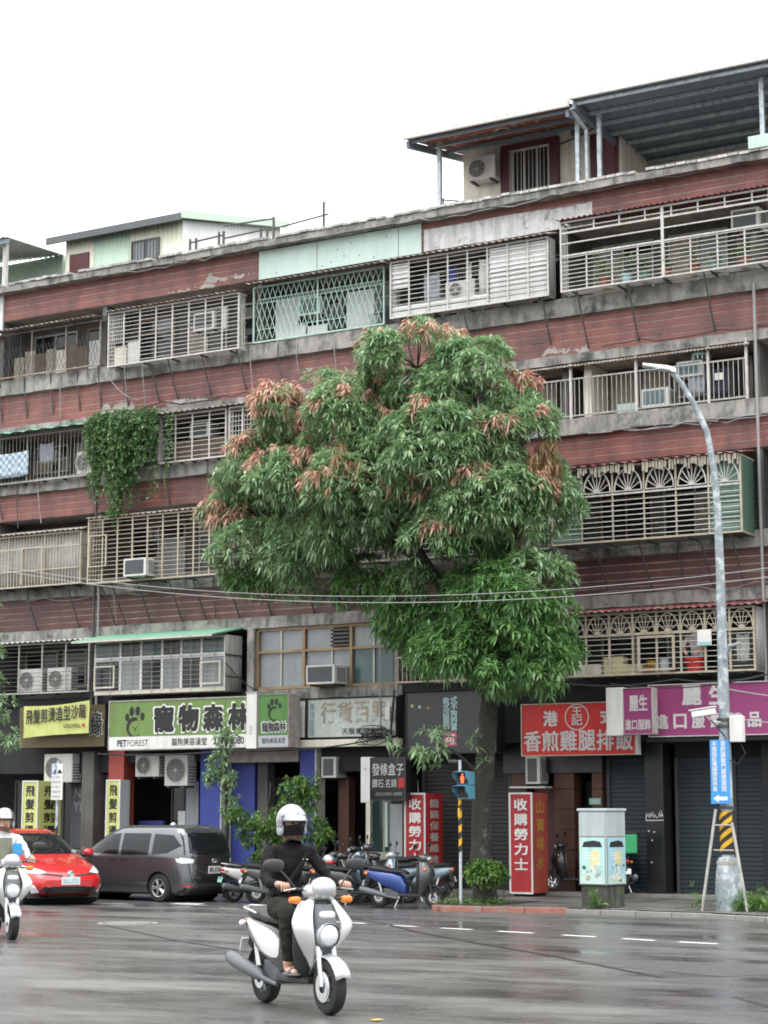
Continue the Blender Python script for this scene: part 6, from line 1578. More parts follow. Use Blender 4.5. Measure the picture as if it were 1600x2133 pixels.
rc.location = (-26.05 - 2.35 * math.cos(R(30)), -8.5 + 2.35 * math.sin(R(30)), gz(-8.6)); rc.rotation_euler = (0, 0, R(-30)); rc.scale = (1.06, 1.06, 1.06)

# ================================================================ SCOOTERS
def scooter_wheel(t, x, r, w, name='wheel', rimm='alloy'):
    m_ = MB(); m_.lathe([(r * .60, -w * .4), (r * .80, -w * .5), (r * .94, -w * .4), (r, -w * .15), (r, w * .15), (r * .94, w * .4), (r * .80, w * .5), (r * .60, w * .4)], (x, 0, r), 'y', 30)
    wh = m_.build(name, 'rubber', t, smooth=True)
    m_ = MB(); m_.lathe([(r * .60, -w * .36), (r * .62, -w * .3), (r * .62, w * .3), (r * .60, w * .36), (r * .54, w * .2), (r * .54, -w * .2), (r * .60, -w * .36)], (x, 0, r), 'y', 26)
    for k in range(5):
        a = k * 2 * math.pi / 5; m_.tube([(x, 0, r), (x + r * .57 * math.cos(a), 0, r + r * .57 * math.sin(a))], [.028, .018], 6)
    m_.lathe([(.001, -w * .5), (.04, -w * .48), (.045, w * .48), (.001, w * .5)], (x, 0, r), 'y', 14)
    m_.build('rim', rimm, wh, smooth=True)
    MB().lathe([(.055, -w * .62), (r * .45, -w * .62), (r * .45, -w * .58), (.055, -w * .58)], (x, 0, r), 'y', 22).build('brake_disc', 'chrome', wh)
def oval(c, rx, ry, rz, ex=2.4, n=18, m=10):
    """rounded solid"""
    rings = []
    for i in range(m + 1):
        v = -math.pi / 2 + math.pi * i / m; cv, sv = math.cos(v), math.sin(v)
        kz = math.copysign(abs(sv) ** (2 / ex), sv); kr = max(abs(cv) ** (2 / ex), .02)
        rings.append([(c[0] + rx * kr * math.copysign(abs(math.cos(q * 2 * math.pi / n)) ** (2 / ex), math.cos(q * 2 * math.pi / n)), c[1] + ry * kr * math.copysign(abs(math.sin(q * 2 * math.pi / n)) ** (2 / ex), math.sin(q * 2 * math.pi / n)), c[2] + rz * kz) for q in range(n)])
    return rings
def xloft(secs, ex=3.0, n=20):
    """shell along x: (x, z0, z1, half width)"""
    rg = []
    for (x, z0, z1, hw) in secs:
        r_ = []
        for q in range(n):
            a = 2 * math.pi * q / n; ca, sa = math.cos(a), math.sin(a)
            r_.append((x, hw * math.copysign(abs(ca) ** (2 / ex), ca), (z0 + z1) / 2 + (z1 - z0) / 2 * math.copysign(abs(sa) ** (2 / ex), sa)))
        rg.append(r_)
    return MB().loft(rg, True)
def zloft(secs, ex=3.0, n=22):
    """upright shell: (z, x, half depth, half width)"""
    rg = []
    for (z, x, d, hw) in secs:
        r_ = []
        for q in range(n):
            a = 2 * math.pi * q / n; ca, sa = math.cos(a), math.sin(a)
            r_.append((x + d * math.copysign(abs(ca) ** (2 / ex), ca) - .10 * (abs(sa) ** 2) * (hw / .25), hw * math.copysign(abs(sa) ** (2 / ex), sa), z))
        rg.append(r_)
    return MB().loft(rg, True)
def scooter(label, main='paint_black', apron='paint_black', side='paint_black', seat='seat_vinyl', plate='plate_white', r=.225, group='parked scooters', trunk=None, low_lamp=False, plate_txt='', fwd_lamp=True, mirrors=True, fender='black_plastic', cowl=None, steer=0):
    t = thing('scooter', label, 'scooter', (0, 0, 0), group)
    rm_ = 'grey_plastic' if low_lamp else 'alloy'
    scooter_wheel(t, .64, r, .12 if low_lamp else .10, 'front_wheel', rm_); scooter_wheel(t, -.62, r, .12, 'rear_wheel', rm_)
    for s in (-1, 1): MB().tube([(.64, s * .075, r), (.60, s * .075, .42), (.52, s * .06, .66)], [.024, .026, .03], 8).build('fork', 'alloy' if low_lamp else 'black_plastic', t, smooth=True)
    m_ = MB(); rows = []
    for k in range(9):
        a = R(20 + k * 17); rr = r + .045
        rows.append([(.64 + rr * math.cos(a), w, r + rr * math.sin(a) - abs(w) * .35) for w in (-.075, -.05, 0, .05, .075)])
    o = m_.grid(rows).build('front_fender', fender, t, smooth=True); q = o.modifiers.new('t', 'SOLIDIFY'); q.thickness = .012
    zloft([(.27, .36, .05, .10), (.40, .45, .07, .17), (.55, .52, .085, .225), (.70, .545, .09, .235), (.82, .52, .085, .2), (.92, .47, .075, .14), (1.0, .44, .06, .07)]).build('front_apron', apron, t, smooth=True)
    zloft([(.27, .30, .03, .12), (.5, .40, .03, .2), (.72, .43, .03, .21), (.9, .38, .03, .13)]).build('inner_shield', 'black_plastic', t, smooth=True)
    MB().loft(oval((.43, 0, 1.02), .13, .15, .085)).build('handlebar_cowl', cowl or main, t, smooth=True)
    if fwd_lamp: MB().loft(oval((.50, 0, 1.01), .07, .10, .05)).build('headlamp', 'lamp_clear', t, smooth=True)
    MB().tube([(.36, -.35, 1.05), (.39, -.2, 1.045), (.41, 0, 1.03), (.39, .2, 1.045), (.36, .35, 1.05)], .014, 8).build('handlebar', 'black_plastic', t, smooth=True)
    for s in (-1, 1):
        MB().tube([(.365, s * .24, 1.048), (.355, s * .36, 1.05)], .019, 10).build('grip', 'rubber', t, smooth=True)
        MB().tube([(.41, s * .22, 1.05), (.42, s * .34, 1.035)], .007, 5).build('brake_lever', 'alloy', t)
        if mirrors:
            MB().tube([(.40, s * .2, 1.06), (.41, s * .26, 1.17), (.40, s * .30, 1.24)], .007, 6).build('mirror_stalk', 'black_plastic', t)
            MB().loft(oval((.39, s * .33, 1.27), .016, .085, .05)).build('mirror', 'black_plastic', t, smooth=True)
    xloft([(.42, .24, .29, .10), (.3, .235, .30, .155), (.05, .235, .30, .165), (-.1, .24, .32, .15)], 5).build('floorboard', 'black_plastic', t, smooth=True)
    xloft([(.02, .26, .50, .10), (-.08, .27, .68, .135), (-.28, .36, .74, .165), (-.55, .46, .76, .165), (-.78, .58, .775, .12), (-.95, .66, .765, .06)]).build('tail_body', side, t, smooth=True)
    sv = xloft([(.04, .68, .73, .08), (-.05, .70, .775, .125), (-.3, .72, .80, .15), (-.42, .72, .81, .15), (-.5, .735, .845, .145), (-.75, .745, .86, .125), (-.86, .76, .83, .08)]); sv.build('seat', seat, t, smooth=True)
    MB().tube([(-.55, .13, .80), (-.85, .12, .84), (-.95, .0, .85), (-.85, -.12, .84), (-.55, -.13, .80)], .013, 8).build('grab_rail', 'alloy' if main == 'paint_white' else 'black_plastic', t, smooth=True)
    MB().loft(oval((-.93, 0, .715), .045, .085, .04)).build('tail_lamp', 'lamp_red', t, smooth=True)
    for s in (-1, 1):
        MB().loft(oval((-.88, s * .12, .70), .04, .035, .028)).build('rear_indicator', 'lamp_amber' if not low_lamp else 'lamp_clear', t, smooth=True)
        if not low_lamp: MB().loft(oval((.53, s * .17, .80), .03, .04, .03)).build('front_indicator', 'lamp_amber', t, smooth=True)
    m_ = MB(); rows = []
    for k in range(8):
        a = R(60 + k * 17); rr = r + .05; rows.append([(-.62 + rr * math.cos(a), w, r + rr * math.sin(a)) for w in (-.07, 0, .07)])
    o = m_.grid(rows).build('rear_fender', 'black_plastic', t, smooth=True); q = o.modifiers.new('t', 'SOLIDIFY'); q.thickness = .01
    MB().obox((-.97, 0, .50), (.012, .2, .12), Matrix.Rotation(R(18), 3, 'Y')).build('number_plate', plate, t)
    if plate_txt: lettering(plate_txt, 'ink', bpy.data.objects[t.children[-1].name], (-.99, .08, .47), .16, .06, r=(0, -1, 0), u=(.3, 0, .95), off=.008)
    MB().obox((-.90, 0, .56), (.10, .05, .16), Matrix.Rotation(R(30), 3, 'Y')).build('plate_bracket', 'black_plastic', t)
    m_ = MB(); m_.obox((-.32, .02, .30), (.36, .22, .2)); m_.obox((-.5, .1, .28), (.42, .08, .13)); m_.tube([(-.1, 0, .3), (-.62, .1, r)], .05, 8); m_.build('engine', 'grey_plastic', t, bevel=.03)
    MB().tube([(-.15, -.12, .2), (-.38, -.15, .24), (-.45, -.16, .27), (-.85, -.19, .36), (-.98, -.195, .39), (-1.0, -.195, .395)], [.02, .025, .055, .068, .058, .03], 12).build('exhaust', 'grey_plastic', t, smooth=True)
    for s in (-1, 1): MB().tube([(-.52, s * .12, .34), (-.60, s * .125, .60)], [.028, .022], 8).build('shock_absorber', 'alloy', t)
    for s in (-1, 1): MB().tube([(-.12, s * .09, .24), (-.2, s * .17, .015) if not low_lamp else (-.42, s * .12, .2)], .012, 6).build('stand', 'alloy' if not low_lamp else 'black_plastic', t)
    if trunk:
        MB().loft(oval((-.88, 0, .98), .2, .2, .15, 4)).build('top_box', trunk, t, smooth=True)
    return t
def place(t, x, y, deg, z=None, lean=0, sc=1.0):
    t.location = (x, y, gz(y) if z is None else z); t.rotation_euler = (lean, 0, R(deg)); t.scale = (sc, sc, sc)
place(scooter('blue and black scooter parked broadside in front of the red pillar', 'paint_dgrey', 'paint_dgrey', 'paint_blue'), -19.88, -5.2, 2, KERB_Z, R(3))
place(scooter('steel-blue scooter parked nose to the pavement, next to the red pillar', 'paint_steel', 'paint_steel', 'paint_steel'), -21.6, -3.4, 205, None, R(4))
place(scooter('second steel-blue scooter, squeezed against the red pillar', 'paint_silver', 'paint_steel', 'paint_steel'), -21.0, -3.0, 222, None, R(4))
place(scooter('black scooter parked tail to the road just behind the blue one', 'paint_black', 'paint_black', 'paint_black', plate='plate_white'), -21.55, -4.5, 28, None, R(4))
place(scooter('black scooter with silver rear box, half hidden behind the rider', 'paint_black', 'paint_dgrey', 'paint_black', trunk='paint_dgrey'), -22.5, -4.3, 40, None, R(4))
place(scooter('white and black scooter with green plate beside the people carrier', 'paint_white', 'paint_dgrey', 'paint_white', plate='plate_green'), -24.15, -4.3, 60, None, R(4))
place(scooter('black scooter inside the arcade beside the red pillar with gold characters', 'paint_black', 'paint_black', 'paint_black'), -18.35, .0, 222, -.06, R(4))
place(scooter('dark scooter with pale mirrors, third from the red pillar', 'paint_dgrey', 'paint_black', 'paint_black'), -21.9, -2.5, 218, -.15, R(4), 1.05)
place(scooter('black scooter wedged between the rider and the steel-blue pair', 'paint_black', 'paint_dgrey', 'paint_black'), -22.3, -3.3, 215, None, R(4))
place(scooter('dark grey scooter farthest back by the black hanging sign', 'paint_dgrey', 'paint_black', 'paint_dgrey'), -23.3, -2.3, 228, -.15, R(4))
place(scooter('black scooter parked nearest the young street tree, past the white one', 'paint_black', 'paint_black', 'paint_dgrey'), -23.3, -4.6, 45, None, R(4))
place(scooter('black scooter at the back of the parked row, by the pale shop', 'paint_black', 'paint_black', 'paint_dgrey'), -22.6, -2.0, 230, -.15, R(4))
dl = scooter('delivery scooter with green box behind the utility cabinet', 'paint_black', 'paint_black', 'paint_black', plate='plate_white')
dbx = thing('delivery_box', 'green delivery box strapped on the scooter behind the cabinet', 'box', (0, 0, 0))
MB().box(-1.05, -.55, -.24, .24, .88, 1.3).build('shell', 'box_green', dbx, bevel=.03); MB().box(-1.06, -.54, -.25, .25, 1.305, 1.345).build('lid', 'black_plastic', dbx, bevel=.01)
for t_ in (dl, dbx): place(t_, -17.15, -.35, 118, -.06)
hm = thing('helmet', 'red and white helmet resting on a parked scooter seat', 'helmet', (0, 0, 0))
MB().loft(oval((0, 0, .12), .14, .12, .13, 2.1)).build('shell', 'paint_silver', hm, smooth=True); MB().loft(oval((.03, 0, .07), .13, .124, .05, 2.6)).build('stripe', 'sign_red', hm, smooth=True)
hm.location = (-22.4, -4.2, KERB_Z + .80)
# ================================================================ RIDERS
def rider_scooter(label, grille=True, white='paint_white'):
    """white street scooter with a deep apron, round low headlamp, silver forks"""
    t = scooter(label, white, white, 'paint_black', low_lamp=True, fwd_lamp=False, mirrors=False, r=.235, group=None, fender='paint_silver', cowl='paint_silver')
    bpy.data.objects.remove([c for c in t.children if c.name.startswith('front_apron')][0])
    # split apron: two white wings and a dark nose between them
    for s in (-1, 1):
        prof = [(.36, .40, .06), (.46, .45, .10), (.58, .53, .22), (.70, .57, .29), (.76, .56, .31), (.84, .51, .26), (.92, .48, .20), (.98, .45, .14)]
        rings = []
        for (z, x, w) in prof:
            y0, y1 = s * w * .42, s * w * 1.0
            rings.append([(x + .05, y0, z), (x + .035, (y0 + y1) / 2, z + .01), (x - .05, y1, z), (x - .10, y1 * .97, z), (x - .02, y0, z - .01)])
        MB().loft(rings).build('apron_wing', white, t, smooth=True, sub=1)
    for s in (-1, 1):
        MB().loft([[(x, s * (w + .012), z0), (x, s * (w + .022), (z0 + z1) / 2), (x, s * (w + .01), z1), (x, s * (w - .03), z1), (x, s * (w - .03), z0)] for (x, z0, z1, w) in [(-.06, .42, .60, .12), (-.2, .40, .68, .155), (-.38, .46, .71, .165), (-.55, .56, .73, .155), (-.72, .66, .75, .125), (-.82, .70, .755, .1)]]).build('side_panel', white, t, smooth=True, sub=1)
    zloft([(.40, .44, .05, .06), (.55, .54, .06, .10), (.68, .585, .06, .12), (.80, .555, .06, .11), (.92, .50, .05, .09)]).build('nose', 'grey_plastic', t, smooth=True)
    m_ = MB(); m_.lathe([(.105, -.05), (.11, 0), (.10, .02)], (.615, 0, .66), 'x', 24); m_.build('headlamp_ring', 'paint_silver', t, smooth=True)
    MB().loft(oval((.60, 0, .66), .06, .10, .10, 2.0)).build('headlamp', 'lamp_clear', t, smooth=True)
    MB().loft(oval((.585, 0, .83), .03, .075, .035, 3)).build('nose_badge', 'paint_white', t, smooth=True)
    MB().loft(oval((.50, 0, 1.05), .11, .115, .10, 2.3)).build('flyscreen', 'paint_silver', t, smooth=True)
    for s in (-1, 1):
        MB().loft(oval((.46, s * .25, .955), .035, .055, .032, 3)).build('front_indicator', 'lamp_amber', t, smooth=True)
        MB().tube([(.45, s * .1, .97), (.46, s * .22, .955)], .012, 6).build('indicator_stalk', 'black_plastic', t)
        MB().tube([(.40, s * .22, 1.06), (.38, s * .30, 1.16), (.36, s * .36, 1.22)], .009, 6).build('mirror_stalk', 'black_plastic', t)
        MB().loft(oval((.35, s * .40, 1.25), .03, .10, .055, 2.6)).build('mirror', 'black_plastic', t, smooth=True)
    MB().lathe([(.10, -.07), (.13, -.07), (.13, -.06), (.10, -.06)], (.64, 0, .235), 'y', 20).build('front_disc', 'chrome', t)
    return t
def rider(label, top, bottom, shoe='skin', mask=True, lean=0.0, sleeves=True, shorts=False, extra=None):
    t = thing('person', label, 'person', (0, 0, 0))
    J, Ed = [], []
    def j(p, r_): J.append((Vector(p), r_)); return len(J) - 1
    def e(a, b): Ed.append((a, b))
    pel = j((-.27, 0, .90), .155); bel = j((-.25, 0, 1.05), .150); che = j((-.20, 0, 1.22), .165); uch = j((-.17, 0, 1.34), .14)
    nek = j((-.145, 0, 1.44), .06); jaw = j((-.11, 0, 1.53), .075); hed = j((-.115, 0, 1.61), .095); crn = j((-.12, 0, 1.68), .075)
    for a, b in [(pel, bel), (bel, che), (che, uch), (uch, nek), (nek, jaw), (jaw, hed), (hed, crn)]: e(a, b)
    for s in (-1, 1):
        sh = j((-.17, s * .19, 1.36), .078); ua = j((-.09, s * .26, 1.24), .062); el = j((.0, s * .31, 1.11), .052); fa = j((.16, s * .33, 1.08), .044); wr = j((.27, s * .31, 1.085), .032); pa = j((.325, s * .30, 1.088), .034)
        for a, b in [(uch, sh), (sh, ua), (ua, el), (el, fa), (fa, wr), (wr, pa)]: e(a, b)
        for k in range(4):
            y = s * (.265 + k * .023); ln = [.055, .06, .058, .05][k]
            f1 = j((.355, y, 1.092), .0115); f2 = j((.355 + ln * .45, y, 1.075), .0105); f3 = j((.355 + ln * .35, y, 1.045), .0095); f4 = j((.36, y, 1.028), .0085)
            e(pa, f1); e(f1, f2); e(f2, f3); e(f3, f4)
        th = j((.325, s * .262, 1.06), .012); t2 = j((.345, s * .252, 1.035), .0105); t3 = j((.362, s * .258, 1.022), .009); e(pa, th); e(th, t2); e(t2, t3)
        hp = j((-.22, s * .11, .87), .115); mt = j((.0, s * .16, .865), .108); kn = j((.20, s * .185, .83), .09); cf = j((.175, s * .175, .64), .078); an = j((.15, s * .155, .42), .052); he = j((.13, s * .15, .345), .040); ba = j((.24, s * .155, .335), .036); to = j((.31, s * .16, .33), .026)
        for a, b in [(pel, hp), (hp, mt), (mt, kn), (kn, cf), (cf, an), (an, he), (he, ba), (ba, to)]: e(a, b)
    def cls(c):
        if c.z > 1.455 and abs(c.y) < .13: return 1
        if c.x > (.245 if sleeves else -.04) and c.z > .99 and abs(c.y) > .2: return 1
        if c.z < .42: return 3 if (shoe != 'skin' and c.z < .385) else 1
        if shorts and c.z < .76 and c.x > .05: return 1
        if c.z < .985 and not (c.x < -.15 and c.z > .96): return 2
        return 0
    skin_body('body', J, Ed, t, [top, 'skin', bottom, shoe], cls, 3, 0, (0, 2))
    # face
    nb = MB(); nb.loft(oval((-.005, 0, 1.575), .022, .016, .026, 2.0, 10, 6)); nb.build('nose', 'skin', t, smooth=True)
    for s in (-1, 1):
        MB().loft(oval((-.025, s * .036, 1.607), .010, .016, .008, 2.0, 10, 6)).build('eye', 'ink', t, smooth=True)
        MB().loft(oval((-.022, s * .036, 1.63), .010, .024, .005, 2.0, 10, 6)).build('eyebrow', 'hair', t, smooth=True)
        MB().loft(oval((-.12, s * .098, 1.585), .02, .012, .03, 2.0, 10, 6)).build('ear', 'skin', t, smooth=True)
    if mask:
        rows = []
        for i in range(7):
            z = 1.505 + .095 * i / 6; rows.append([(-.118 + (.138 + (.014 if 2 < i < 6 else 0)) * math.cos(a) * (1 - .12 * (1 - i / 6)), .108 * math.sin(a) * (1 - .10 * (1 - i / 6)), z - .012 * abs(math.sin(a))) for a in [R(-78 + 13 * k) for k in range(13)]])
        o = MB().grid(rows).build('face_mask', 'cloth_black', t, smooth=True); q = o.modifiers.new('t', 'SOLIDIFY'); q.thickness = .004
    else:
        MB().loft(oval((-.022, 0, 1.535), .008, .024, .007, 2.0, 10, 6)).build('mouth', 'terracotta', t, smooth=True)
    # open-face helmet
    rows = []
    for i in range(15):
        th = R(4 + i * 8.2); row = []
        for k in range(33):
            a = 2 * math.pi * k / 32; zc = math.cos(th)
            row.append((-.122 + .140 * math.sin(min(th, R(100))) * math.cos(a) * (1 if th < R(95) else .97), .122 * math.sin(min(th, R(100))) * math.sin(a), 1.632 + .132 * zc))
        rows.append(row)
    m_ = MB(); nrow, ncol = 15, 33
    vs = [p for r_ in rows for p in r_]; fs = []
    for i in range(nrow - 1):
        for k in range(ncol - 1):
            a = 2 * math.pi * (k + .5) / 32; thm = 4 + (i + .5) * 8.2
            front = math.cos(a)
            if thm > 80 and front > .35: continue
            if thm > 104 and front > -.2 and abs(math.sin(a)) < .8: continue
            fs.append((i * ncol + k, i * ncol + k + 1, (i + 1) * ncol + k + 1, (i + 1) * ncol + k))
    m_.add(vs, fs); hl = m_.build('helmet', 'helmet_silver', t, smooth=True); q = hl.modifiers.new('t', 'SOLIDIFY'); q.thickness = .016; q.offset = 1
    vz = []
    for i in range(5):
        vz.append([(-.122 + (.150 + i * .012) * math.cos(R(a)), (.130 + i * .001) * math.sin(R(a)), 1.670 - i * .013 + .012 * math.cos(R(a))) for a in range(-70, 71, 10)])
    o = MB().grid(vz).build('visor', 'helmet_silver', hl, smooth=True); q = o.modifiers.new('t', 'SOLIDIFY'); q.thickness = .008
    for s in (-1, 1): MB().loft(oval((-.12, s * .114, 1.555), .055, .022, .06, 2.4)).build('ear_pad', 'cab_grey', hl, smooth=True)
    MB().tube([(-.11, .115, 1.54), (-.06, .07, 1.475), (-.045, 0, 1.462), (-.06, -.07, 1.475), (-.11, -.115, 1.54)], .007, 5).build('chin_strap', 'black_plastic', hl)
    return t
def pose(ts, x, y, deg, sc=1.0, lean=0):
    for t_ in ts: t_.location = (x, y, gz(y)); t_.rotation_euler = (lean, 0, R(deg)); t_.scale = (sc, sc, sc)
RS = rider_scooter('white scooter being ridden across the wet road in the foreground')
RP = rider('scooter rider in black shirt, black face mask and silver helmet', 'cloth_black', 'cloth_olive')
bg = MB().tube([(-.06, .15, 1.37), (-.035, .04, 1.22), (-.03, -.08, 1.08), (-.08, -.16, .98)], .022, 6); bg.build('bag_strap', 'cloth_black', RP)
box('chest_logo', 'letter_white', -.035, -.03, .07, .12, 1.285, 1.293, RP)
for s in (-1, 1):
    m_ = MB(); m_.loft(oval((.22, s * .155, .315), .13, .055, .014, 3)); m_.build('sandal', 'grey_plastic', RP, smooth=True)
    MB().tube([(.24, s * .10, .325), (.25, s * .155, .375), (.24, s * .205, .325)], .016, 6).build('sandal_strap', 'grey_plastic', RP)
mid = ((-8.59 - 9.64) / 2, (-26.44 - 25.81) / 2)
pose([RS, RP], mid[0], mid[1], -31, .97)
RS2 = rider_scooter('white scooter cut off by the picture edge, in front of the red car')
RP2 = rider('rider in a pale open shirt over a sage top on the edge scooter', 'cloth_white', 'cloth_sage', 'cloth_navy', mask=False)
m_ = MB(); rows = []
for i in range(7):
    z = 1.0 + .36 * i / 6; rows.append([(-.205 + .185 * math.cos(R(a)) * (1 - .1 * i / 6), .175 * math.sin(R(a)), z) for a in range(-35, 40, 7)])
m_.grid(rows).build('undershirt', 'cloth_sage', RP2, smooth=True)
m_ = MB(); m_.obox((.02, .16, 1.20), (.03, .13, .17), Matrix.Rotation(R(10), 3, 'Z')); m_.build('phone_pouch', 'cloth_blue', RP2, bevel=.012)
pose([RS2, RP2], -18.2, -19.5, -38, 1.0)

# ================================================================ STREET FURNITURE
pm('hazard_black', (0.02, 0.02, 0.02), 0.6, 0.2); pm('pole_blue', (0.25, 0.29, 0.31), 0.5, 0.12, 5.0, spots=((0.50, 0.55, 0.57), 5.0, 0.5, 0.6))
# street lamp
lp = thing('street_lamp', 'tall grey curved street lamp with hazard stripes and concrete foot', 'street lamp', (-13.05, -4.9, -.15))
LX, LY = -13.02, -4.9
MB().tube([(LX, LY, -.2), (LX, LY, 1.8), (LX, LY, 4.0), (LX, LY, 6.2), (LX - .02, LY, 7.6), (LX - .06, LY - .05, 8.4), (LX - .15, LY - .12, 9.1), (LX - .35, LY - .25, 9.65), (LX - .58, LY - .38, 10.1), (LX - .75, LY - .45, 10.32)],
          [.135, .125, .105, .088, .072, .066, .06, .056, .052, .05], 16).build('pole', 'pole_blue', lp, smooth=True)
hd = MB(); hd.loft([[(-13.70, -5.28, 10.26), (-13.62, -5.42, 10.25), (-13.62, -5.42, 10.36), (-13.70, -5.28, 10.38)], [(-13.85, -5.28, 10.32), (-13.75, -5.52, 10.31), (-13.75, -5.52, 10.41), (-13.85, -5.28, 10.44)], [(-14.30, -5.5, 10.42), (-14.20, -5.75, 10.41), (-14.20, -5.75, 10.47), (-14.30, -5.5, 10.49)]])
hd.build('lamp_head', 'sign_white', lp, smooth=False, bevel=.02)
MB().box(-14.18, -13.88, -5.64, -5.48, 10.33, 10.345).build('lens', 'cab_grey', lp)
m_ = MB(); m_.lathe([(.27, -.2), (.26, .25), (.24, .55), (.20, .8), (.18, .85)], (LX, LY, 0), 'z', 20); m_.build('foot', 'pole_blue', lp, smooth=True)
m_ = MB(); m_.lathe([(.215, .70), (.225, .74), (.215, .78)], (LX, LY, 0), 'z', 20); m_.build('foot_ring', 'bare_render', lp, smooth=True)
MB().lathe([(.142, .9), (.138, 1.72)], (LX, LY, 0), 'z', 24).build('hazard_wrap', 'hazard_black', lp, smooth=True)
for k in range(4):
    rows = []
    for q in range(9):
        a = R(-150 + q * 15); zz = .92 + k * .2 + q * .028; rows.append([(LX + .146 * math.cos(a), LY + .146 * math.sin(a), min(zz, 1.7)), (LX + .146 * math.cos(a), LY + .146 * math.sin(a), min(zz + .1, 1.71))])
    MB().grid(rows).build('hazard_stripe', 'yellow', lp, smooth=True)
for s, x1 in ((-1, -.42), (1, .48)):
    MB().tube([(LX + x1 * .35 * 1.0, LY - .2, 1.5 if s > 0 else 1.75), (LX + x1, LY - .35, -.15)], .03, 8).build('guard_leg', 'grey_bar', lp, smooth=True)
for z in (.98, 1.45): MB().tube([(LX - .2, LY - .22, z), (LX + .2, LY - .22, z)], .014, 6).build('guard_rail', 'grey_bar', lp)
for z in (1.75, 3.3, 3.42): MB().lathe([(.142, z), (.146, z + .01), (.146, z + .05), (.142, z + .06)], (LX, LY, 0), 'z', 20).build('strap', 'dark_bar', lp)
MB().tube([(LX + .1, LY - .1, 4.6), (LX + .2, LY - .15, 4.85), (LX + .45, LY - .2, 4.9)], [.035, .04, .03], 8).build('side_arm', 'pole_blue', lp, smooth=True)
bs = thing('road_sign', 'blue parking notice with white arrow strapped to the lamp post', 'sign', (LX, -5.1, 1.85))
MB().box(-13.25, -12.87, -5.115, -5.095, 1.85, 3.06).build('plate', 'sign_blue', bs, bevel=.004)
lettering(vert('本路段紅黃線開放停車'), 'letter_white', bs, (-13.21, -5.115, 2.08), .1, .96, spacing=.95, bold=.01); lettering(vert('堤防疏散門關閉期間'), 'letter_white', bs, (-13.03, -5.115, 2.08), .1, .96, spacing=.95, bold=.01)
MB().prism([(-13.2, 1.95), (-13.09, 2.03), (-13.09, 1.985), (-12.92, 1.985), (-12.92, 1.915), (-13.09, 1.915), (-13.09, 1.87)], lambda a, b, d: (a, d, b), -5.121, -5.116).build('arrow', 'letter_white', bs)
cc = thing('security_camera', 'white security camera bracketed to the lamp post', 'camera', (-13.3, -5.1, 3.5))
Mr = Matrix.Rotation(R(-8), 3, 'Y') @ Matrix.Rotation(R(10), 3, 'Z')
MB().obox((-13.32, -5.2, 3.58), (.46, .13, .12), Mr).build('housing', 'sign_white', cc, bevel=.01); MB().obox((-13.34, -5.2, 3.66), (.52, .17, .02), Mr).build('hood', 'sign_white', cc)
MB().obox((-13.555, -5.22, 3.55), (.01, .1, .09), Mr).build('lens_window', 'glass_dark', cc); MB().tube([(-13.28, -5.18, 3.52), (-13.2, -5.1, 3.42), (-13.05, -5.0, 3.4)], .02, 6).build('bracket', 'sign_white', cc)
MB().tube([(-13.2, -5.15, 3.45), (-13.1, -5.08, 3.3), (-12.98, -5.06, 3.15), (-12.9, -5.05, 3.0)], .012, 5).build('lead', 'cable', cc)
jb = thing('junction_box', 'tall white junction box on the lamp post behind the blue notice', 'box', (-12.75, -4.9, 3.0))
MB().box(-12.88, -12.62, -5.02, -4.86, 3.02, 3.52).build('case', 'sign_white', jb, bevel=.012)
m_ = MB()
for k in range(4): m_.box(-12.84 + k * .06, -12.83 + k * .06, -5.026, -5.021, 3.06, 3.48)
m_.build('ribs', 'fascia', jb)
MB().tube([(-12.7, -4.95, 3.02), (-12.6, -4.95, 2.8), (-12.75, -4.95, 2.6), (-12.95, -4.95, 2.7)], .009, 5).build('lead', 'cable', jb)
# pedestrian signal
ps = thing('pedestrian_signal', 'blue pedestrian signal with red figure on a striped pole under the tree', 'traffic signal', (-18.55, -5.4, -.15))
PX, PY = -18.52, -5.4
MB().tube([(PX, PY, -.2), (PX, PY, 2.75)], .032, 12).build('pole', 'galvanised', ps, smooth=True)
for k in range(8):
    z = .85 + k * .135; rows = []
    for q in range(9):
        a = R(-170 + q * 20); rows.append([(PX + .036 * math.cos(a), PY + .036 * math.sin(a), z + q * .01), (PX + .036 * math.cos(a), PY + .036 * math.sin(a), z + .135 + q * .01)])
    MB().grid(rows).build('stripe', 'yellow' if k % 2 else 'hazard_black', ps, smooth=True)
def hood(z, lit):
    fx = PX + .02
    MB().box(fx, fx + .27, PY - .16, PY + .1, z, z + .27).build('housing', 'signal_blue', ps, bevel=.012)
    box('screen', 'hazard_black', fx + .02, fx + .25, PY - .166, PY - .161, z + .02, z + .25, ps)
    MB().add([(fx - .01, PY - .36, z + .26), (fx + .28, PY - .36, z + .26), (fx + .28, PY - .16, z + .28), (fx - .01, PY - .16, z + .28), (fx - .01, PY - .16, z + .05), (fx + .28, PY - .16, z + .05), (fx - .01, PY - .34, z + .16), (fx + .28, PY - .34, z + .16)],
             [(0, 1, 2, 3), (0, 3, 4, 6), (1, 7, 5, 2)]).build('hood', 'signal_blue', ps)
    if lit:
        m_ = MB(); cx = fx + .12
        m_.prism([(cx + .022 * math.cos(a * .628), z + .21 + .022 * math.sin(a * .628)) for a in range(10)], lambda a, b, d: (a, d, b), PY - .172, PY - .167)
        m_.prism([(cx - .035, z + .18), (cx + .035, z + .18), (cx + .045, z + .10), (cx + .028, z + .10), (cx + .026, z + .04), (cx - .026, z + .04), (cx - .028, z + .10), (cx - .045, z + .10)], lambda a, b, d: (a, d, b), PY - .172, PY - .167)
        m_.build('red_figure', 'red_light_on', ps)
hood(2.24, True); hood(1.96, False)
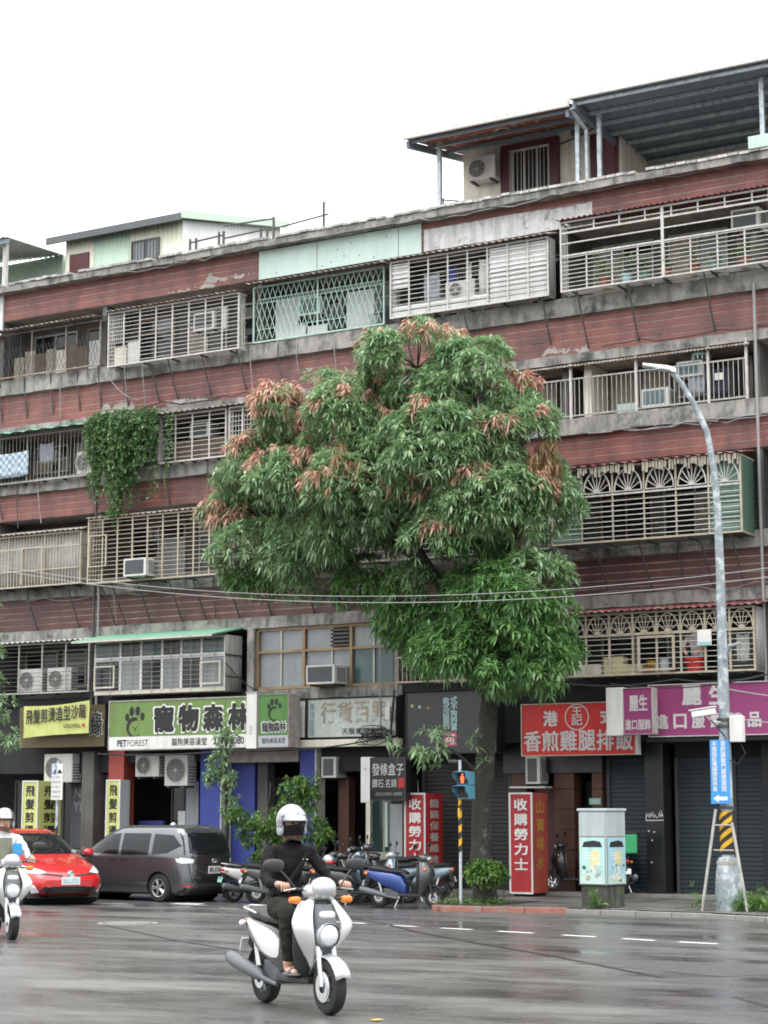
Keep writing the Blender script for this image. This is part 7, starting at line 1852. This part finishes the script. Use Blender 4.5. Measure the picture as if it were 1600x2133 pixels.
box('tag', 'yellow', PX - .03, PX + .02, PY - .05, PY - .04, 1.6, 1.78, ps); MB().loft(oval((PX - .15, PY, 2.72), .12, .05, .045)).build('camera_pod', 'dark_bar', ps, smooth=True)
# parking sign
pk = thing('parking_sign', 'white parking rules sign with blue P on a striped pole', 'sign', (-31.6, -2.35, -.15))
MB().tube([(-31.6, -2.3, -.2), (-31.6, -2.3, 3.0)], .04, 12).build('pole', 'galvanised', pk, smooth=True)
MB().box(-31.76, -31.40, -2.37, -2.345, 2.02, 2.92).build('plate', 'paper', pk, bevel=.004)
box('blue_field', 'p_blue', -31.74, -31.60, -2.376, -2.371, 2.66, 2.90, pk); lettering('P', 'letter_white', pk, (-31.71, -2.376, 2.69), .08, .18, bold=.04)
m_ = MB(); m_.box(-31.56, -31.43, -2.375, -2.371, 2.68, 2.73); m_.box(-31.53, -31.46, -2.375, -2.371, 2.73, 2.77); m_.build('car_symbol', 'ink', pk)
for z, tx in [(2.55, '週一至週六'), (2.43, '08時-20時'), (2.31, '每小時30元'), (2.19, '路邊停車'), (2.07, '停車格')]: lettering(tx, 'letter_dim', pk, (-31.73, -2.37, z), .28, .07)
for k in range(5):
    rows = []
    for q in range(9):
        a = R(-170 + q * 20); z = .25 + k * .2; rows.append([(-31.6 + .045 * math.cos(a), -2.3 + .045 * math.sin(a), z + q * .02), (-31.6 + .045 * math.cos(a), -2.3 + .045 * math.sin(a), z + .2 + q * .02)])
    MB().grid(rows).build('stripe', 'yellow' if k % 2 else 'hazard_black', pk, smooth=True)
# utility cabinet with painted doors on a dark plinth
cb = thing('utility_cabinet', 'grey utility cabinet with painted pastel lower doors on a mossy plinth', 'cabinet', (-15.6, -5.0, -.15))
cM = Matrix.Rotation(R(-12), 3, 'Z'); c0 = Vector((-15.6, -4.95, 0))
def cbox(name, mat, cx, cy, cz, sx, sy, sz, bevel=0.0):
    return MB().obox(c0 + cM @ Vector((cx, cy, cz)), (sx, sy, sz), cM).build(name, mat, cb, bevel=bevel)
pm('mossy', (0.05, 0.05, 0.045), 0.95, 0.3, 4.0, spots=((0.06, 0.09, 0.03), 3.0, 0.5, 0.62), streak=(0.2, 0.2, 0.19), sfac=.4)
cbox('plinth', 'mossy', 0, 0, .06, .62, .6, .44, .02); cbox('body', 'cab_grey', 0, 0, 1.0, .66, .64, 1.42, .01); cbox('roof', 'cab_grey', 0, 0, 1.74, .72, .70, .06, .02)
for s, w in ((-1, .32), (1, .32)): pass
cbox('upper_door', 'cab_grey', 0, -.325, 1.46, .62, .02, .46, .004); cbox('upper_door', 'cab_grey', .335, 0, 1.46, .02, .60, .46, .004)
def art(face, seed):
    """soft painted landscape of simple shapes"""
    r6 = random.Random(seed)
    def at(u, v, d):
        return c0 + cM @ (Vector((u, -.333 - d, v)) if face == 'f' else Vector((.342 + d, u, v)))
    def poly(nm, pts, mat, d): MB().add([at(p[0], p[1], d) for p in pts], [tuple(range(len(pts)))]).build(nm, mat, cb)
    poly('painted_sky', [(-.3, .31), (.3, .31), (.3, 1.2), (-.3, 1.2)], 'cab_sky' if face == 'f' else 'cab_sky2', .001)
    poly('painted_ground', [(-.3, .31), (.3, .31), (.3, .42), (-.05, .55), (-.3, .46)], 'mint_sheet', .003)
    poly('painted_sun', [(.06 + .13 * math.cos(a * .5), .82 + .16 * math.sin(a * .5)) for a in range(13)], 'cab_yel', .003)
    poly('painted_cloud', [(-.24, 1.02), (.24, 1.02), (.2, 1.12), (.05, 1.15), (-.2, 1.12)], 'ink', .004)
    for k in range(16):
        u, v, r_ = r6.uniform(-.22, .24), r6.uniform(.36, .7), r6.uniform(.02, .055)
        poly('painted_spot', [(u + r_ * math.cos(a * .785), v + r_ * .8 * math.sin(a * .785)) for a in range(8)], r6.choice(['cab_yel', 'paper', 'leaf_vine', 'tan_letter', 'letter_dim', 'paper']), .004 + k * .0004)
    for k in range(3): poly('painted_line', [(-.2, .9 - k * .05), (.0 + .05 * k, .9 - k * .05), (.0 + .05 * k, .915 - k * .05), (-.2, .915 - k * .05)], 'letter_white', .0035)
art('f', 3); art('s', 5)
cbox('base_rail', 'dark_bar', 0, 0, .295, .68, .66, .02)
# bicycle leaning by the parking sign
by = thing('bicycle', 'dark bicycle parked between the red car and the people carrier', 'bicycle', (-30.6, -2.2, -.15))
for x in (-31.1, -30.1):
    m_ = MB(); m_.lathe([(.31, -.015), (.33, 0), (.31, .015), (.295, 0), (.31, -.015)], (x, -2.2, .17), 'y', 28); wh = m_.build('wheel', 'rubber', by, smooth=True)
    m_ = MB()
    for k in range(10): m_.tube([(x, -2.2, .17), (x + .3 * math.cos(k * .628), -2.2, .17 + .3 * math.sin(k * .628))], .003, 3)
    m_.build('spokes', 'chrome', wh)
m_ = MB()
for a, b in [((-31.1, .17), (-30.98, .75)), ((-30.98, .68), (-30.55, .2)), ((-30.98, .62), (-30.4, .62)), ((-30.4, .72), (-30.55, .2)), ((-30.55, .2), (-30.1, .17)), ((-30.42, .6), (-30.1, .17))]: m_.tube([(a[0], -2.2, a[1]), (b[0], -2.2, b[1])], .018, 6)
m_.build('frame', 'paint_black', by); MB().loft(oval((-30.4, -2.2, .78), .13, .07, .035)).build('saddle', 'seat_vinyl', by, smooth=True)
MB().tube([(-31.0, -2.45, .86), (-30.97, -2.3, .82), (-30.97, -2.1, .82), (-31.0, -1.95, .86)], .013, 6).build('handlebar', 'chrome', by); box('basket', 'grey_bar', -31.35, -31.05, -2.35, -2.05, .55, .78, by)

# ================================================================ WIRES
def wire(label, pts, r, mat='cable_grey', name='overhead_wire', seg=14):
    P = []
    for a, b, sag in pts:
        a, b = Vector(a), Vector(b)
        for k in range(seg + 1):
            t = k / seg; p = a.lerp(b, t); p.z -= sag * 4 * t * (1 - t); P.append(p)
    return tag(MB().tube(P, r, 5).build(name, mat), label, 'wire')
wire('upper of the two pale wires sagging across in front of the tree', [((-36, -9, 9.1), (-6, -9, 6.26), 1.74)], .007, 'cable_grey', seg=40)
wire('lower of the two pale wires sagging across in front of the tree', [((-36, -9.05, 9.05), (-6, -9.05, 6.08), 1.74)], .008, 'cable_grey', seg=40)
wire('dark cable drooping along the tops of the purple signs', [((-18.5, -1.1, 4.6), (-15.5, -1.1, 4.55), .12), ((-15.5, -1.1, 4.55), (-13.0, -1.1, 4.7), .15)], .018, 'cable')
wire('second dark cable drooping behind the lamp post', [((-17.0, -1.2, 4.5), (-13.2, -1.2, 4.62), .2)], .014, 'cable')
wire('pale cable running from the lamp post towards the corner', [((-13.0, -4.9, 4.05), (-9.5, -3, 3.7), .1)], .012)
wire('lower pale cable from the lamp post camera to the corner', [((-13.0, -4.9, 3.5), (-9.5, -3, 3.25), .08)], .012)
wire('dark cable along the foot of the green pet signs', [((-31.4, -1.0, 3.2), (-27.2, -1.05, 3.22), .07), ((-27.2, -1.05, 3.22), (-23.0, -.5, 3.5), .14)], .02, 'cable')
wire('grey cable hanging down the wall from the second-floor bay', [((-27.5, -.9, 5.4), (-26.9, -.3, 4.7), .1)], .014, 'cable')
wire('pale cable hanging beside the glazed bay', [((-23.4, -.3, 7.4), (-23.35, -.35, 3.6), 0.0)], .014)
wire('pale loose cable curving down to the vine', [((-31.9, -.5, 13.5), (-30.9, -.2, 12.6), .2)], .014)
wire('pale cable hanging over the tiles above the vine', [((-31.2, -.5, 13.5), (-31.3, -.2, 12.4), .02)], .013)
wire('second pale cable hanging over the tiles above the vine', [((-30.6, -.5, 13.5), (-30.7, -.2, 12.4), .05)], .013)
cbn = thing('cable_bundle', 'tangled black cable bundle beside the faded store board', 'cables', (-23.2, -.5, 3.4)); r6 = random.Random(9)
for k in range(11):
    P = []; cx, cz, rr = -23.35 + r6.gauss(0, .22), 3.5 + r6.gauss(0, .08), r6.uniform(.1, .25)
    for q in range(14):
        a = q * .6; P.append((cx + rr * 1.6 * math.cos(a), -.5 + r6.gauss(0, .03), cz + rr * .55 * math.sin(a) + r6.gauss(0, .01)))
    MB().tube(P, .012, 5).build('cable', 'cable', cbn)
MB().tube([(-22.9, -.45, 4.6), (-22.98, -.45, 3.9), (-23.0, -.5, 3.3), (-22.85, -.7, 2.9)], .03, 8).build('conduit', 'cable', cbn, smooth=True); box('splice_box', 'fascia', -23.15, -23.03, -.46, -.38, 3.9, 4.2, cbn)
condenser('white condenser on a bracket beside the maroon rooftop window', -22.0, 17.72, 1.75, .8, .62, .34, 'rooftop condensers')
bpy.data.scenes.remove(TMP)
